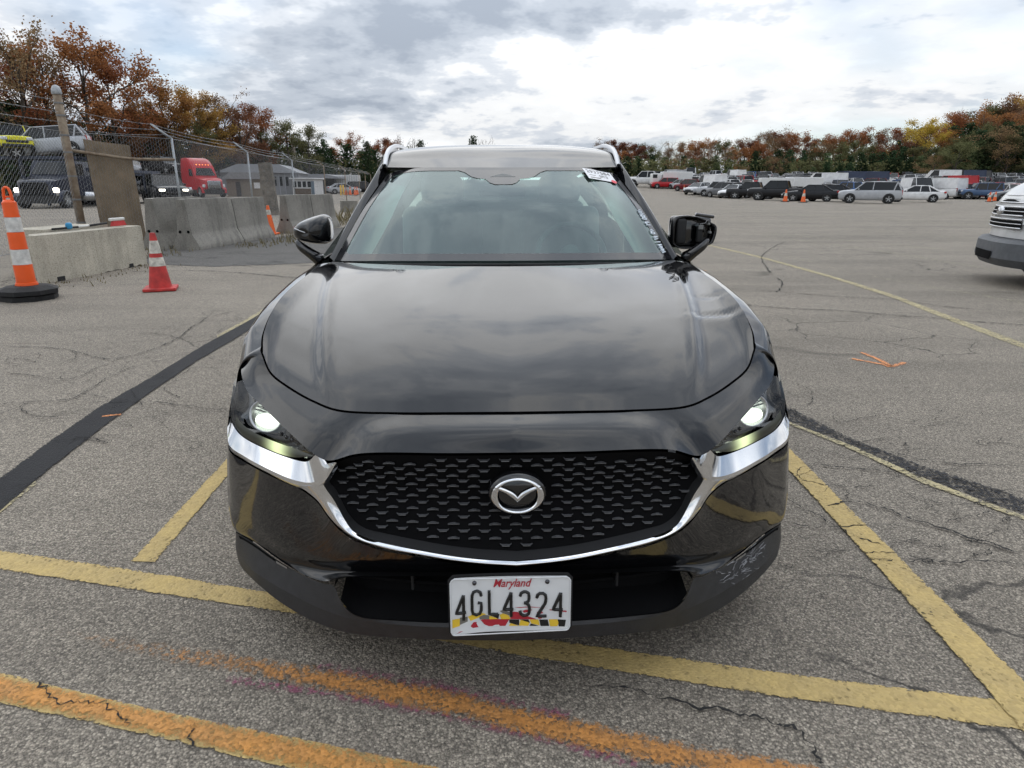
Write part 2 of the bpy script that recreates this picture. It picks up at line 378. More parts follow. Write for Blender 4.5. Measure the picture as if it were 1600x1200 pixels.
# sealed crack stripes
band('sealed_stripe', [(-120, 832), (0, 748.6), (80, 689), (157, 635.5), (237.6, 589.5), (322, 537.7), (383, 505), (440, 471)], [(-120, 893), (0, 800), (76.7, 735), (172, 660), (230, 618), (306, 566), (368, 530), (420, 497)], 'black_sealer', .006, n=70)
band('painted_line', [(-60, 833), (0, 797), (55, 752)], [(-60, 843), (0, 803), (58, 757)], 'faded_yellow_paint', .0045)
band('painted_line', [(340, 524), (383, 500), (440, 466)], [(340, 529), (383, 506), (440, 473)], 'faded_yellow_paint', .0045)
band('sealed_stripe', [(1160, 606), (1250, 645), (1340, 689), (1450, 730), (1530, 755), (1600, 779), (1700, 815)], [(1170, 628), (1250, 668), (1330, 699), (1440, 748), (1530, 781), (1600, 806), (1700, 842)], 'worn_sealer', .0045, n=60)
band('painted_line', [(1232, 660), (1330, 697), (1440, 747), (1540, 786), (1640, 822)], [(1232, 664), (1330, 704), (1440, 756), (1540, 793), (1640, 828)], 'faded_yellow_paint', .0065, n=60)
# lines in the middle distance
band('painted_line', [(1085, 377), (1190, 401), (1300, 431), (1395, 460), (1480, 492), (1600, 536), (1760, 597)], [(1085, 379), (1190, 404), (1300, 435), (1395, 466), (1480, 500), (1600, 546), (1760, 609)], 'faded_yellow_paint', n=60)
band('painted_line', [(1198, 394), (1260, 407), (1325, 423)], [(1198, 396), (1260, 409), (1325, 425)], 'far_paint')
band('painted_line', [(1365, 431), (1430, 443), (1510, 456), (1700, 490)], [(1365, 433), (1430, 445.5), (1510, 459), (1700, 494)], 'far_paint')
band('painted_line', [(1190, 368), (1350, 387), (1480, 408), (1620, 432)], [(1190, 369.5), (1350, 389), (1480, 410.5), (1620, 435)], 'far_paint')
for a, c_ in (((1050, 335), (1600, 379)), ((1050, 350), (1480, 390)), ((1045, 325), (1560, 352)), ((1040, 318), (1500, 335))):
    band('painted_line', [a, c_], [(a[0], a[1]+1.0), (c_[0], c_[1]+1.6)], 'far_paint', n=30)
for p in ([(1331, 561), (1352, 565), (1385, 571)], [(1345, 551), (1372, 562), (1392, 573)], [(1384, 573), (1398, 572), (1414, 567)]):
    stripe('orange_mark', p, .055, 'orange_mark', .005)
stripe('orange_mark', [(1092, 424), (1104, 423)], .05, 'orange_mark', .005)
stripe('orange_mark', [(160, 652), (190, 649)], .03, 'orange_mark', .0075)
# asphalt patches: darker strip in front of the barriers, smoother far lot
band('asphalt_patch', [(250, 388), (330, 385), (420, 372), (560, 352), (640, 345)], [(215, 412), (330, 417), (420, 414), (560, 408), (640, 403)], 'asphalt_dark', .0045, n=50, wob=.03)
# cracks
CR = MB()
def crack(pts, w0=.010, seed=0, jag=.018, z=.0095, px=True):
    r = random.Random(seed+len(pts)*17+int(pts[0][0])); P = [Vector((*at_ground(*q)[:2],)) for q in pts] if px else [Vector(q) for q in pts]
    L = []; off = 0.
    if len(P) > 2: P = [Vector(q) for q in cr([tuple(p) for p in P], len(P)*4)]
    for a, b_ in zip(P[:-1], P[1:]):
        k = max(2, int((b_-a).length/.022)); t = (b_-a).normalized() if (b_-a).length > 0 else Vector((1, 0)); nn = Vector((-t.y, t.x)); off = off if L else 0.
        for i in range(k):
            off = off*.80 + r.uniform(-jag, jag)*.55; L.append(a.lerp(b_, i/k)+nn*off)
    L.append(P[-1]); n = len(L); V = []; F = []
    for i, p in enumerate(L):
        t = (L[min(i+1, n-1)]-L[max(i-1, 0)]); t = t.normalized() if t.length > 0 else Vector((1, 0)); nn = Vector((-t.y, t.x))
        wd = w0*(.08+.92*r.random()**1.4)*min(1, .25+min(i, n-1-i)/6); V += [(*(p+nn*wd/2), z), (*(p-nn*wd/2), z)]
    for i in range(n-1): F.append((2*i, 2*i+1, 2*i+3, 2*i+2))
    CR.add(V, F)
for pl, wd in [
    ([(0, 542), (60, 543), (110, 547), (165, 562), (190, 560), (240, 546), (278, 529), (300, 510), (330, 496), (370, 486)], .012),
    ([(0, 538), (90, 538), (180, 537), (280, 530), (340, 522)], .007), ([(0, 632), (50, 630), (113, 624), (150, 603), (170, 590)], .010),
    ([(113, 624), (170, 630), (240, 630), (330, 640), (352, 644)], .009), ([(35, 630), (40, 645), (70, 652), (95, 654)], .007),
    ([(0, 582), (60, 590), (110, 594), (150, 577), (190, 560)], .008), ([(170, 590), (215, 572), (280, 560)], .006), ([(110, 547), (118, 562), (96, 560)], .006),
    ([(205, 610), (215, 620), (222, 640)], .006), ([(310, 545), (330, 560), (352, 570)], .006), ([(340, 522), (352, 512), (385, 505)], .006), ([(288, 575), (360, 577)], .005),
    ([(60, 1063), (72, 1080), (90, 1100), (140, 1098), (172, 1105), (185, 1122), (200, 1140)], .006), ([(300, 1134), (298, 1160), (286, 1170)], .005),
    ([(1140, 452), (1210, 456), (1290, 463), (1400, 469), (1480, 480), (1600, 489), (1750, 503)], .020), ([(1143, 473), (1205, 481), (1305, 486), (1380, 492), (1450, 497), (1540, 505), (1600, 509), (1760, 524)], .024),
    ([(1226, 378), (1205, 388), (1190, 402), (1197, 418), (1205, 427)], .022), ([(1214, 434), (1222, 445), (1212, 458)], .022),
    ([(1232, 650), (1240, 640), (1262, 660), (1330, 692), (1380, 706), (1440, 720), (1500, 727), (1600, 728)], .008),
    ([(1232, 726), (1300, 730), (1340, 733), (1400, 742), (1450, 748), (1500, 752), (1540, 765), (1600, 770)], .009),
    ([(1222, 740), (1260, 755), (1305, 760), (1330, 764), (1370, 761)], .007), ([(1322, 762), (1326, 778), (1333, 784)], .006), ([(1290, 792), (1330, 788), (1370, 795), (1420, 812), (1480, 832), (1540, 850), (1600, 866)], .012),
    ([(1222, 780), (1270, 805), (1310, 825), (1340, 842), (1380, 855)], .008), ([(1222, 820), (1300, 828), (1360, 826), (1410, 824)], .006),
    ([(1400, 770), (1450, 786), (1500, 788), (1560, 785)], .006), ([(1420, 870), (1480, 880), (1560, 880), (1600, 884)], .007), ([(1255, 730), (1250, 745), (1262, 752)], .005),
    ([(920, 1075), (1000, 1090), (1080, 1105), (1160, 1118), (1215, 1135), (1255, 1150), (1275, 1185), (1275, 1200)], .008), ([(1225, 640), (1262, 632), (1265, 612), (1245, 600)], .006),
    ([(240, 396), (330, 405), (470, 404)], .02), ([(200, 425), (330, 424), (480, 436)], .03), ([(260, 418), (340, 412), (400, 418), (470, 421)], .015),
    ([(1290, 605), (1330, 610)], .006), ([(800, 990), (700, 985)], .006)]:
    crack(pl, wd*1.35)
rc = random.Random(5)
for k in range(70):       # finer side cracks on both sides of the car
    side = rc.choice((0, 1)); u, v = (rc.uniform(0, 330), rc.uniform(520, 700)) if side == 0 else (rc.uniform(1240, 1590), rc.uniform(640, 900))
    pl = [(u, v)]
    for q in range(rc.randint(2, 4)): u += rc.uniform(-45, 55); v += rc.uniform(-10, 14); pl.append((u, v))
    crack(pl, rc.uniform(.004, .0085), k)
for k in range(22):       # long cracks out in the lot
    x, y = rc.uniform(4, 40), rc.uniform(6, 45); pl = [(x, y)]
    for q in range(4): x += rc.uniform(-3, 4); y += rc.uniform(-1.2, 1.4); pl.append((x, y))
    crack(pl, rc.uniform(.015, .04), k, jag=.05, px=False)
ck = CR.build('cracks', 'crack_fill', ground); ck['kind'] = 'stuff'
# ------------------------------------------------------------------ the black crossover
mat('car_paint', (.0042, .0044, .0054), .12, coat=.94, spec=.06, var=.05)
mat('piano_black', (.006, .006, .007), .06, coat=.8, var=.05)
mat('cladding', (.030, .031, .034), .50, spec=.4, var=.2, scale=30, bump=.15, bscale=900)
mat('matte_black', (.010, .010, .011), .75, var=.2)
mat('void_black', (.004, .004, .0045), .9, spec=.1, var=.1)
mat('chrome', (.80, .81, .83), .09, metal=1.0, var=.03)
mat('satin_aluminium', (.50, .51, .53), .32, metal=1.0, var=.05)
mat('dark_chrome', (.10, .10, .11), .22, metal=.9, var=.1)
mat('rubber', (.014, .014, .014), .8, var=.3, bump=.2, bscale=60)
mat('interior_dark', (.035, .036, .038), .7, var=.2)
mat('interior_grey', (.20, .205, .20), .8, var=.15)
mat('headliner', (.60, .62, .57), .9, var=.08)
mat('frit', (.012, .012, .014), .10, spec=.7, var=.1)
mat('lamp_glow', (.9, .95, .9), .3, emit=(.93, 1.0, .80), estr=2.2)
mat('drl_glow', (.55, .58, .40), .35, emit=(.85, .95, .55), estr=.75)
mat('drl_body', (.20, .20, .16), .22, metal=.7, var=.2)
mat('amber', (.35, .10, .02), .3)
mat('red_lens', (.30, .01, .012), .2, coat=.5)
mat('plate_white', (.66, .67, .68), .35, var=.05, scale=14)
mat('plate_black', (.008, .008, .008), .4)
mat('plate_red', (.40, .02, .035), .4)
mat('plate_yellow', (.75, .50, .04), .4)
mat('plate_grey', (.16, .15, .13), .4)
mat('paper_white', (.78, .78, .80), .6)
mat('marker_white', (.75, .82, .88), .6)
mat('sticker_red', (.75, .05, .08), .5)
mat('scratch', (.30, .30, .31), .7, var=.4, scale=50)
def glass_mat(name, tint, refl=1.0, ior=1.55, rough=.02, haze=0.0, gt=(1, 1, 1)):
    """tinted pane: transparent sheet with a Fresnel mirror on top"""
    m = bpy.data.materials.new(name); m.use_nodes = True; t = m.node_tree; t.nodes.clear(); B = NB(t)
    tr = B.n('ShaderNodeBsdfTransparent', {0: (*tint, 1)}); gl = B.n('ShaderNodeBsdfGlossy', {0: (refl*gt[0], refl*gt[1], refl*gt[2], 1), 'Roughness': rough})
    fr = B.n('ShaderNodeFresnel', {0: ior}).outputs[0]
    sh = B.n('ShaderNodeMixShader', {0: fr, 1: tr.outputs[0], 2: gl.outputs[0]}).outputs[0]
    if haze:
        df = B.n('ShaderNodeBsdfDiffuse', {0: (.45, .55, .55, 1)}); sh = B.n('ShaderNodeMixShader', {0: haze, 1: sh, 2: df.outputs[0]}).outputs[0]
    B.n('ShaderNodeOutputMaterial', {0: sh}); MAT[name] = m
def drl_blade():
    m = mat('drl_blade', (.060, .062, .050), .32, metal=.6, var=.15); t = m.node_tree; B = NB(t); p = t.nodes['Principled BSDF']
    x = B.n('ShaderNodeSeparateXYZ', {0: B.n('ShaderNodeTexCoord').outputs['Object']}).outputs[0]
    d = B.math('DIVIDE', B.math('SUBTRACT', B.math('ABSOLUTE', x), .672), .034); g_ = B.math('POWER', 2.718, B.math('MULTIPLY', B.math('MULTIPLY', d, d), -1.0))   # the lit LED in the middle of the guide
    p.inputs['Emission Color'].default_value = (.80, .92, .50, 1); t.links.new(B.math('MULTIPLY', g_, 1.25), p.inputs['Emission Strength'])
drl_blade()
glass_mat('windscreen_glass', (.55, .82, .75), .95, 1.78, .012, .022, (.84, .98, 1.0))
glass_mat('rear_glass', (.07, .08, .08), 1, 1.6)
glass_mat('privacy_glass', (.42, .48, .47), 1, 1.6)
glass_mat('clear_lens', (.93, .95, .95), 1, 1.45)

car = empty('black_crossover'); tag(car, 'black compact crossover with lit headlights and a front licence plate, nose to the camera', 'car')
# the car stands on ground that falls slightly to one side: turn it about the line of sight by a fraction of a degree
REL = R(0.3-0.7)
car.matrix_world = Matrix.Translation(CAM_LOC) @ Matrix.Rotation(REL, 4, FW) @ Matrix.Translation(-CAM_LOC)
CF, CRT, CUP = cam_axes(R(.7))
def K(u, v, y):
    """car-frame point (right half) for a feature seen at pixel u, v and known to lie y metres behind the nose"""
    r = CF + CRT*((u-800)/F_PX) - CUP*((v-600)/F_PX); p = CAM_LOC + r*((y-CAM_LOC.y)/r.y)
    return (abs(p.x), p.y, p.z)
def K0(v, y):
    p = K(806, v, y); return (0.0, p[1], p[2])

# ---- feature curves, centre to side
b_c = [(0, .16, .800), K(700, 642.5, .168), K(620, 641.5, .185), K(535, 637, .225), K(491, 621.7, .29), K(452, 599, .375), K(424, 576, .455), (.757, .515, .871)]
side_c = [(.757, .515, .871), (.785, .625, .911), (.797, .79, .962), (.798, 1.01, .995), (.790, 1.305, 1.023), (.765, 1.50, 1.036)]
rear_c = [(0, 1.20, 1.047), (.25, 1.22, 1.047), (.5, 1.30, 1.046), (.68, 1.42, 1.040), (.765, 1.50, 1.036)]
mid_c = [(0, .16, .800), (0, .235, .838), (0, .36, .879), (0, .60, .935), (0, .90, .990), (0, 1.20, 1.047)]
NU, NV = 56, 64
H = coons(arc(b_c, NU), arc(rear_c, NU), arc(mid_c, NV), arc(side_c, NV))
uu = np.linspace(0, 1, NU)[None, :]; vv = np.linspace(0, 1, NV)[:, None]
# twin ridges that run from the nose to the screen corners, with the panel slightly hollow outside of them
rid = .56 + .36*vv
fade_ = np.clip(vv*6, 0, 1)*np.clip((1-vv)*2.0, 0, 1); fade_ = fade_*fade_*(3-2*fade_); tt_ = np.clip((uu-rid)/.075, 0, 1); tt_ = tt_*tt_*(3-2*tt_)
H[..., 2] += .007*np.exp(-((uu-rid)/.028)**2)*fade_ - .011*tt_*fade_*(1-np.clip((uu-rid)/.45, 0, 1)) + .012*np.sin(np.pi*np.clip(uu/rid, 0, 1)*.5)*np.sin(np.pi*np.clip(vv, 0, 1))
Hr = H.copy(); Hl = H.copy(); Hl[..., 0] *= -1
def dent(G):
    x, y = G[..., 0], G[..., 1]
    for cx, cy, ax, L, W, d in ((.715, .735, 12, .085, .016, .010), (.735, .90, 4, .05, .013, .004), (.70, .70, 12, .12, .05, -.006)):
        a = R(ax); dx, dy = x-cx, y-cy; p = dx*math.cos(a)+dy*math.sin(a); q = -dx*math.sin(a)+dy*math.cos(a)
        G[..., 2] -= d*np.exp(-(p/L)**2-(q/W)**2)
    return G
dent(Hr)
hood = MB(); hood.grid(np.concatenate([Hl[:, :0:-1], Hr], 1))
# rolled edges so that the panel has thickness
def skirt(mb, E, d, flip):
    E = np.asarray(E); mb.grid(np.stack([E, E+np.array(d)]), flip=flip)
for Gx, s in ((Hr, 1), (Hl, -1)):
    skirt(hood, Gx[0], (0, .012, -.02), s > 0); skirt(hood, Gx[:, -1], (-.01*s, 0, -.02), s > 0); skirt(hood, Gx[-1], (0, 0, -.025), s < 0)
hood_o = hood.build('hood', 'car_paint', car, smooth=True)
# dark channel under the shut lines
gap = MB(); E0 = arc(b_c, 60); E1 = arc(side_c, 40); EE = np.vstack([E0, E1[1:]])
gap.mirror(np.stack([EE+[0, -.008, -.022], EE+[0, .03, -.026]])); gap.mirror(np.stack([E1+[.03, 0, -.03], E1+[-.02, 0, -.026]]))
gap.build('shut_line', 'void_black', car)

# ---- bonnet lip (painted band between the hood and the grille that sweeps over the lamps)
lip_top = [np.array(p)+np.array(o) for p, o in zip(b_c, [(0, -.003, -.0055)]*3+[(.0015, -.0035, -.005)]*2+[(.003, -.0035, -.0045)]*2+[(.004, -.003, -.004)])]
lip_bot = [K0(707, .035), K(700, 706.5, .042), K(600, 704, .062), K(553, 706, .085), K(510, 715.5, .125), K(478.6, 696.5, .158), K(444, 664, .245), K(410, 630, .35), K(386, 604, .45), K(377.5, 578, .525), K(379, 563, .575)]
LT = arc(lip_top, 70); LB = arc(lip_bot, 70)
LM = .5*(LT+LB); s_ = np.linspace(0, 1, 70)
LM[:, 1] -= .014*(1-s_)**2; LM[:, 2] += .010*(1-s_)**2+.002; LM[:, 0] += .004*s_
lip = MB(); GL = loft([LT, LM, LB], 22); lip.mirror(GL)
lip.mirror(np.stack([LB, LB+np.array([0, .03, -.006])]))
lip.build('bonnet_lip', 'car_paint', car, smooth=True)

# ---- chrome signature wing + grille surround
w_up = [K(358.4, 637, .47), K(363, 658, .465), K(381, 679, .415), K(426.6, 702, .31), K(474, 717, .215), K(492.7, 707, .175), K(513, 720.5, .128)]
w_lo = [K(354.5, 668, .455), K(357.3, 695.4, .44), K(380, 712, .37), K(405, 726.8, .29), K(458, 751.7, .182), K(498, 753.6, .120), K(524, 719.5, .088)]
w_up2 = arc(w_up, 48); w_lo2 = arc(w_lo, 48)
wm = w_up2*.14+w_lo2*.86; wm[:, 1] -= .004; wm[:, 2] += .004
wf = w_lo2 + np.array([0, .012, -.016])
for s, nm in ((1, 'chrome_wing'), (-1, 'chrome_wing')):
    mb = MB(); GW = np.stack([w_up2, w_up2*.5+wm*.5, wm, w_lo2]); GB = np.stack([w_lo2, wf])
    if s < 0: GW = GW*[-1, 1, 1]; GB = GB*[-1, 1, 1]
    mb.grid(GW, flip=s > 0); mb.grid(GB, flip=s > 0); mb.build(nm, 'chrome', car, angle=22)
st_out = [K(461, 753, .180), K(480, 765.5, .150), K(496, 780.5, .122), K(511, 802.5, .100), K(531, 824, .082), K(556, 839.6, .064), K(595, 853.5, .045), K(640, 862, .028), K(700, 873.5, .012), K(750, 880, .004), K0(885, .0)]
st_in = [K(503, 753, .118), K(509, 763, .112), K(520, 779, .100), K(535.8, 809, .084), K(549, 827, .072), K(569.5, 838.6, .058), K(597, 846.5, .042), K(640, 856, .026), K(700, 867.5, .010), K(750, 874, .002), K0(877.5, -.004)]
SO = arc(st_out, 60); SI = arc(st_in, 60); SM = .5*(SO+SI); SM[:, 1] -= .008
sur = MB(); sur.mirror(loft([SI, SM, SO], 7), flip=False);
rimm = MB(); rimm.mirror(np.stack([SI+np.array([0, .035, .012]), SI+np.array([0, .002, .0015])]), flip=False); rimm.build('grille_rim', 'matte_black', car, smooth=True)
sur.build('grille_surround', 'chrome', car, smooth=True)

# ---- grille: dish, fins, badge
g_top = [K0(711, .052), K(700, 710.5, .058), K(600, 708, .078), K(553, 710, .098), K(516, 722, .125)]
g_bot = [np.array(p)+[0, .03, .012] for p in [K0(877.5, -.004), K(700, 867.5, .010), K(597, 846.5, .042), K(549, 827, .072), K(503, 753, .118)]]
GT = arc(g_top, 40); GBm = resample(cr(g_bot, 200), 40); GM = .5*(GT+GBm); GM[:, 1] += .035
gr_grid = loft([GT, GM, GBm], 16)
grille = MB(); grille.mirror(gr_grid); grille_o = grille.build('grille', 'void_black', car, smooth=True)
def grille_y(x, z):
    """depth of the dish at x, z"""
    P = gr_grid.reshape(-1, 3); d = (P[:, 0]-abs(x))**2+(P[:, 2]-z)**2; i = np.argsort(d)[:4]; w_ = 1/(d[i]+1e-6); return float((P[i, 1]*w_).sum()/w_.sum())
zt = lambda x: float(np.interp(abs(x), GT[:, 0], GT[:, 2])); xb = GBm[np.argsort(GBm[:, 0])]
zb = lambda x: float(np.interp(abs(x), xb[:, 0], xb[:, 2]))
mat('fin_gloss', (.075, .076, .08), .25, spec=1.0, var=.1)
fa = MB(); hw_, th_ = .0145, .0026
fa.add([(-hw_, .004, -.0035), (-.004, -.006, .0022), (.004, -.006, .0022), (hw_, .004, -.0035), (hw_, .013, -.0015), (.004, .008, .0045), (-.004, .008, .0045), (-hw_, .013, -.0015),
        (-hw_, .004, -.0035-th_*.4), (-.004, -.007, .0022-th_), (.004, -.007, .0022-th_), (hw_, .004, -.0035-th_*.4), (-.012, .012, -.012), (.012, .012, -.012)],
       [(0, 1, 6, 7), (1, 2, 5, 6), (2, 3, 4, 5), (8, 9, 1, 0), (9, 10, 2, 1), (10, 11, 3, 2)]); fa.add([fa.v[q] for q in (12, 13, 10, 9, 8, 11)], [(0, 1, 2, 3), (0, 3, 4), (1, 5, 2)], 1)
fb = MB(); fb.add([(-hw_, .006, .0030), (-.009, -.004, 0), (.009, -.004, 0), (hw_, .006, .0030), (hw_, .013, .0045), (.009, .010, .0025), (-.009, .010, .0025), (-hw_, .013, .0045),
        (-.009, -.005, -th_), (.009, -.005, -th_), (-.006, .010, -.012), (.006, .010, -.012)],
       [(0, 1, 6, 7), (1, 2, 5, 6), (2, 3, 4, 5), (8, 9, 2, 1)]); fb.add([fb.v[q] for q in (0, 8, 1, 2, 9, 3, 10, 11)], [(0, 1, 2), (3, 4, 5), (6, 7, 4, 1)], 1)
for q_ in (fa, fb): q_.v = [(x_*1.04, y_*.42, z_*.80) for x_, y_, z_ in q_.v]
fam, fbm = fa.me('grille_fin', ['fin_gloss', 'void_black']), fb.me('grille_fin', ['fin_gloss', 'void_black'])  # shade under each fin is put into the colour: gloss tops, black undersides
dz, dx = .0160, .0530; rowi = 0; z = .728; nf = 0; extra = MB()
BADGE = (0.003, .045, .632)
while z > .46:
    for k in range(-11, 12):
        x = (k + (.5 if rowi % 2 else 0.0))*dx
        if not (zb(x)+.012 < z < zt(x)-.010) or abs(x) > .455: continue
        if (abs(x-BADGE[0])/.083)**2+(abs(z-BADGE[2])/.064)**2 < 1: continue
        o = link('grille_fin', fam if rowi % 2 == 0 else fbm, grille_o, (x, grille_y(x, z)-.008, z)); nf += 1
    z -= dz; rowi += 1
print('fins', nf)
# deep textured rim below the fins
bx, by, bz = BADGE
bd = MB(); bd.lathe([(.001, -.012), (.070, -.012), (.078, -.006), (.080, .02)], 40, axis='y'); 
dsk = bd.build('badge_disc', 'piano_black', grille_o, smooth=True); dsk.location = (bx, by-.012, bz); dsk.scale = (.92, 1, .72)
em = MB(); RX, RZ = .0645, .0475
ringp = [(RX*math.cos(a), 0, RZ*math.sin(a)) for a in np.linspace(0, 2*math.pi, 49)[:-1]]
inn = []
for a in np.linspace(0, 2*math.pi, 49)[:-1]:
    # the band swells at the flanks
    wdt = .0075+.0045*max(0, -math.sin(a)*0+abs(math.cos(a)))**3
    inn.append(((RX-wdt*1.25)*math.cos(a), 0, (RZ-wdt*.8)*math.sin(a)))
A = np.array(ringp); Bi = np.array(inn); Mi = .5*(A+Bi); Mi[:, 1] -= .006
em.grid(np.stack([A, Mi, Bi]), closeu=True, flip=True); em.grid(np.stack([A+[0, .006, 0], A]), closeu=True, flip=True)
for s in (1, -1):   # the two strokes that meet in a V
    up_ = cr([(s*.059, 0, .0215), (s*.045, 0, .016), (s*.028, 0, .007), (s*.012, 0, -.005), (0, 0, -.0175)], 14)
    lo_ = cr([(s*.054, 0, .0275), (s*.040, 0, .0235), (s*.024, 0, .0165), (s*.010, 0, .008), (0, 0, -.0035)], 14)
    md_ = .5*(up_+lo_); md_[:, 1] -= .005
    em.grid(np.stack([up_, md_, lo_]), flip=s < 0)
emo = em.build('badge_emblem', 'chrome', grille_o, smooth=True); emo.location = (bx, by-.030, bz)

# ---- headlights
for s in (1, -1):
    S3 = np.array([s, 1, 1]); hl = empty('headlight', parent=car)
    if s > 0: hl['label'] = 'lit headlight below the scuffed, dented side of the hood'
    top = arc([K(510, 716.5, .14), K(478.6, 698, .21), K(444, 665, .325), K(410, 631, .435), K(386, 605, .515), K(377, 572, .585)], 40)
    bot = arc([K(513, 720.5, .135), K(492.7, 707.5, .20), K(474, 716, .245), K(426.6, 701, .335), K(381, 678, .43), K(364, 657, .475), K(360, 628, .50), K(366, 590, .575)], 40)
    midd = .5*(top+bot); midd[:, 1] += .045; midd[:, 0] -= .012
    mb = MB(); GH = loft([top+[0, .03, 0], midd+[0, .025, 0], bot+[0, .02, 0]], 10); mb.grid(GH*S3, flip=s > 0); mb.build('housing', 'piano_black', hl, smooth=True)
    # projector
    c = np.array(K(413, 648, .40)); Lc = tuple((c+[-.002, .010, .003])*S3); rot_ = (R(-16), 0, R(24*s)); scl = (1.50, 1, 1.18)
    pm = MB(); pm.lathe([(.001, .026), (.018, .024), (.030, .012), (.037, -.002), (.041, -.006), (.044, .010), (.046, .03)], 30, axis='y', cap=False); bo = pm.build('bezel', 'satin_aluminium', hl, smooth=True, loc=Lc); bo.rotation_euler = rot_; bo.scale = scl
    for k in range(9):    # ribs in the reflector bowl
        a = R(20+k*17.5); mb = MB(); mb.tube([(.018*math.cos(a), .022, .018*math.sin(a)), (.035*math.cos(a), .001, .035*math.sin(a))], .0012, 4); q = mb.build('reflector_rib', 'dark_chrome', hl, loc=Lc); q.rotation_euler = rot_; q.scale = scl
    pm = MB(); pm.lathe([(.001, -.004), (.012, -.002), (.021, .004), (.025, .012)], 26, axis='y', cap=False); po = pm.build('projector_lens', 'lamp_glow', hl, smooth=True, loc=tuple((c+[.004, .006, -.012])*S3)); po.rotation_euler = rot_; po.scale = (1.85, 1, .88)
    pm = MB(); pm.lathe([(.001, -.020), (.016, -.017), (.030, -.008), (.040, .0)], 26, axis='y', cap=False); po = pm.build('lens_dome', 'clear_lens', hl, smooth=True, loc=Lc); po.rotation_euler = rot_; po.scale = scl
    # small inner lamp and ribbed reflector blocks
    ib = MB()
    for k, (u, v, y_) in enumerate([(440, 672, .335), (449, 677, .315), (458, 682, .295), (466, 687, .275)]):
        q = np.array(K(u, v, y_))*S3; ib.rbox(q, (.018, .018, .010), .003, rot=Matrix.Rotation(R(-30*s), 3, 'Z'))
    ib.build('reflector_blocks', 'dark_chrome', hl)
    # light guide under the lamp: a brushed blade, lit in its middle
    d_up = arc([K(368, 645, .455), K(380, 660, .425), K(405, 676, .36), K(450, 694, .275), K(490, 704, .20)], 30); d_lo = arc([K(367, 661, .455), K(381, 677.5, .418), K(412, 694, .345), K(452, 709, .26), K(486, 709, .19)], 30)
    dg = MB(); dg.grid(np.stack([d_up+[0, .004, 0], .5*(d_up+d_lo)+[0, -.006, 0], d_lo])*S3, flip=s > 0); dg.build('running_light', 'drl_blade', hl, smooth=True)
    # clear cover
    cv = MB(); mc = .5*(top+bot); mc[:, 1] -= .006; cv.grid(loft([top+[0, .004, 0], mc, bot+[0, -.002, 0]], 8)*S3, flip=s > 0); cv.build('lamp_cover', 'clear_lens', hl, smooth=True)

# ---- bumper (painted), with a shelf that catches the sky above the cladding
bt = [np.array(p) for p in [K(354, 672, .47), K(357.5, 699, .447), K(380, 716, .375), K(405, 730.5, .295), K(440, 748, .225), K(461, 757, .188), K(480, 769, .158), K(496, 784, .130), K(511, 806, .108), K(531, 828, .09), K(556, 844, .072), K(595, 858, .052), K(640, 866.5, .035), K(700, 878, .019), K(750, 884.5, .011), K0(889.5, .007)]]
bm1 = [K(353, 720, .50), K(360, 770, .455), K(385, 800, .375), K(415, 822, .305), K(450, 842, .245), K(470, 852, .215), K(490, 860, .187), K(510, 866, .160), K(530, 871, .138), K(550, 875, .121), K(575, 880, .104), K(605, 884, .088), K(645, 887, .069), K(700, 889.5, .053), K(750, 892, .044), K0(894, .038)]
bm2 = [K(355, 790, .50), K(362, 815, .46), K(388, 832, .385), K(420, 851, .318), K(452, 869, .262), K(472, 877, .235), K(490, 882, .212), K(508, 886, .188), K(528, 888.5, .166), K(548, 890, .150), K(575, 891.5, .132), K(605, 893, .116), K(645, 894.5, .095), K(700, 896, .078), K(750, 897, .068), K0(898, .062)]
bb = [K(364, 823, .50), K(369, 826, .46), K(394, 841, .385), K(430, 868, .30), K(460, 887.5, .238), K(475, 895, .208), K(490, 901, .18), K(507, 904, .152), K(525, 899.5, .128), K(548, 898, .110), K(575, 898, .092), K(605, 898, .076), K(645, 898, .055), K(700, 898.5, .038), K(750, 899, .028), K0(900, .022)]
LBP = [arc(q, 90) for q in (bt, bm1, bm2, bb)]
bump = MB(); bump.mirror(loft(LBP, 26), flip=True)
# return the skin round the corner to the wheel arch
sideF = np.array([LBP[0][0], LBP[1][0], LBP[2][0], LBP[3][0]])
sd0 = cr(sideF, 14); sd1 = np.array([[.893, .56, z_] for z_ in np.linspace(.66, .31, 14)]); bump.mirror(loft([sd0, .5*(sd0+sd1)+[.004, 0, 0], sd1], 7), flip=True)
bump.build('front_bumper', 'car_paint', car, smooth=True)
pk = MB()   # slot lamp trims at the bumper corners
for s in (1, -1):
    q = np.stack([arc([K(371, 829, .452), K(392, 842, .385), K(420, 862, .318), K(446, 879, .262)], 20), arc([K(372, 834, .452), K(394, 846.5, .385), K(421, 866.5, .318), K(447, 882, .262)], 20)])+[0, -.006, 0]; q = q*[s, 1, 1]
    mb = MB(); mb.grid(q, flip=s < 0); mb.build('corner_slot', 'void_black', car)
    q2 = np.stack([arc([K(429, 867.5, .298), K(446, 878, .262)], 5), arc([K(430, 871.5, .298), K(446.5, 881, .262)], 5)])+[0, -.011, 0]
    mb = MB(); mb.grid(q2*[s, 1, 1], flip=s < 0); mb.build('slot_trim', 'satin_aluminium', car)

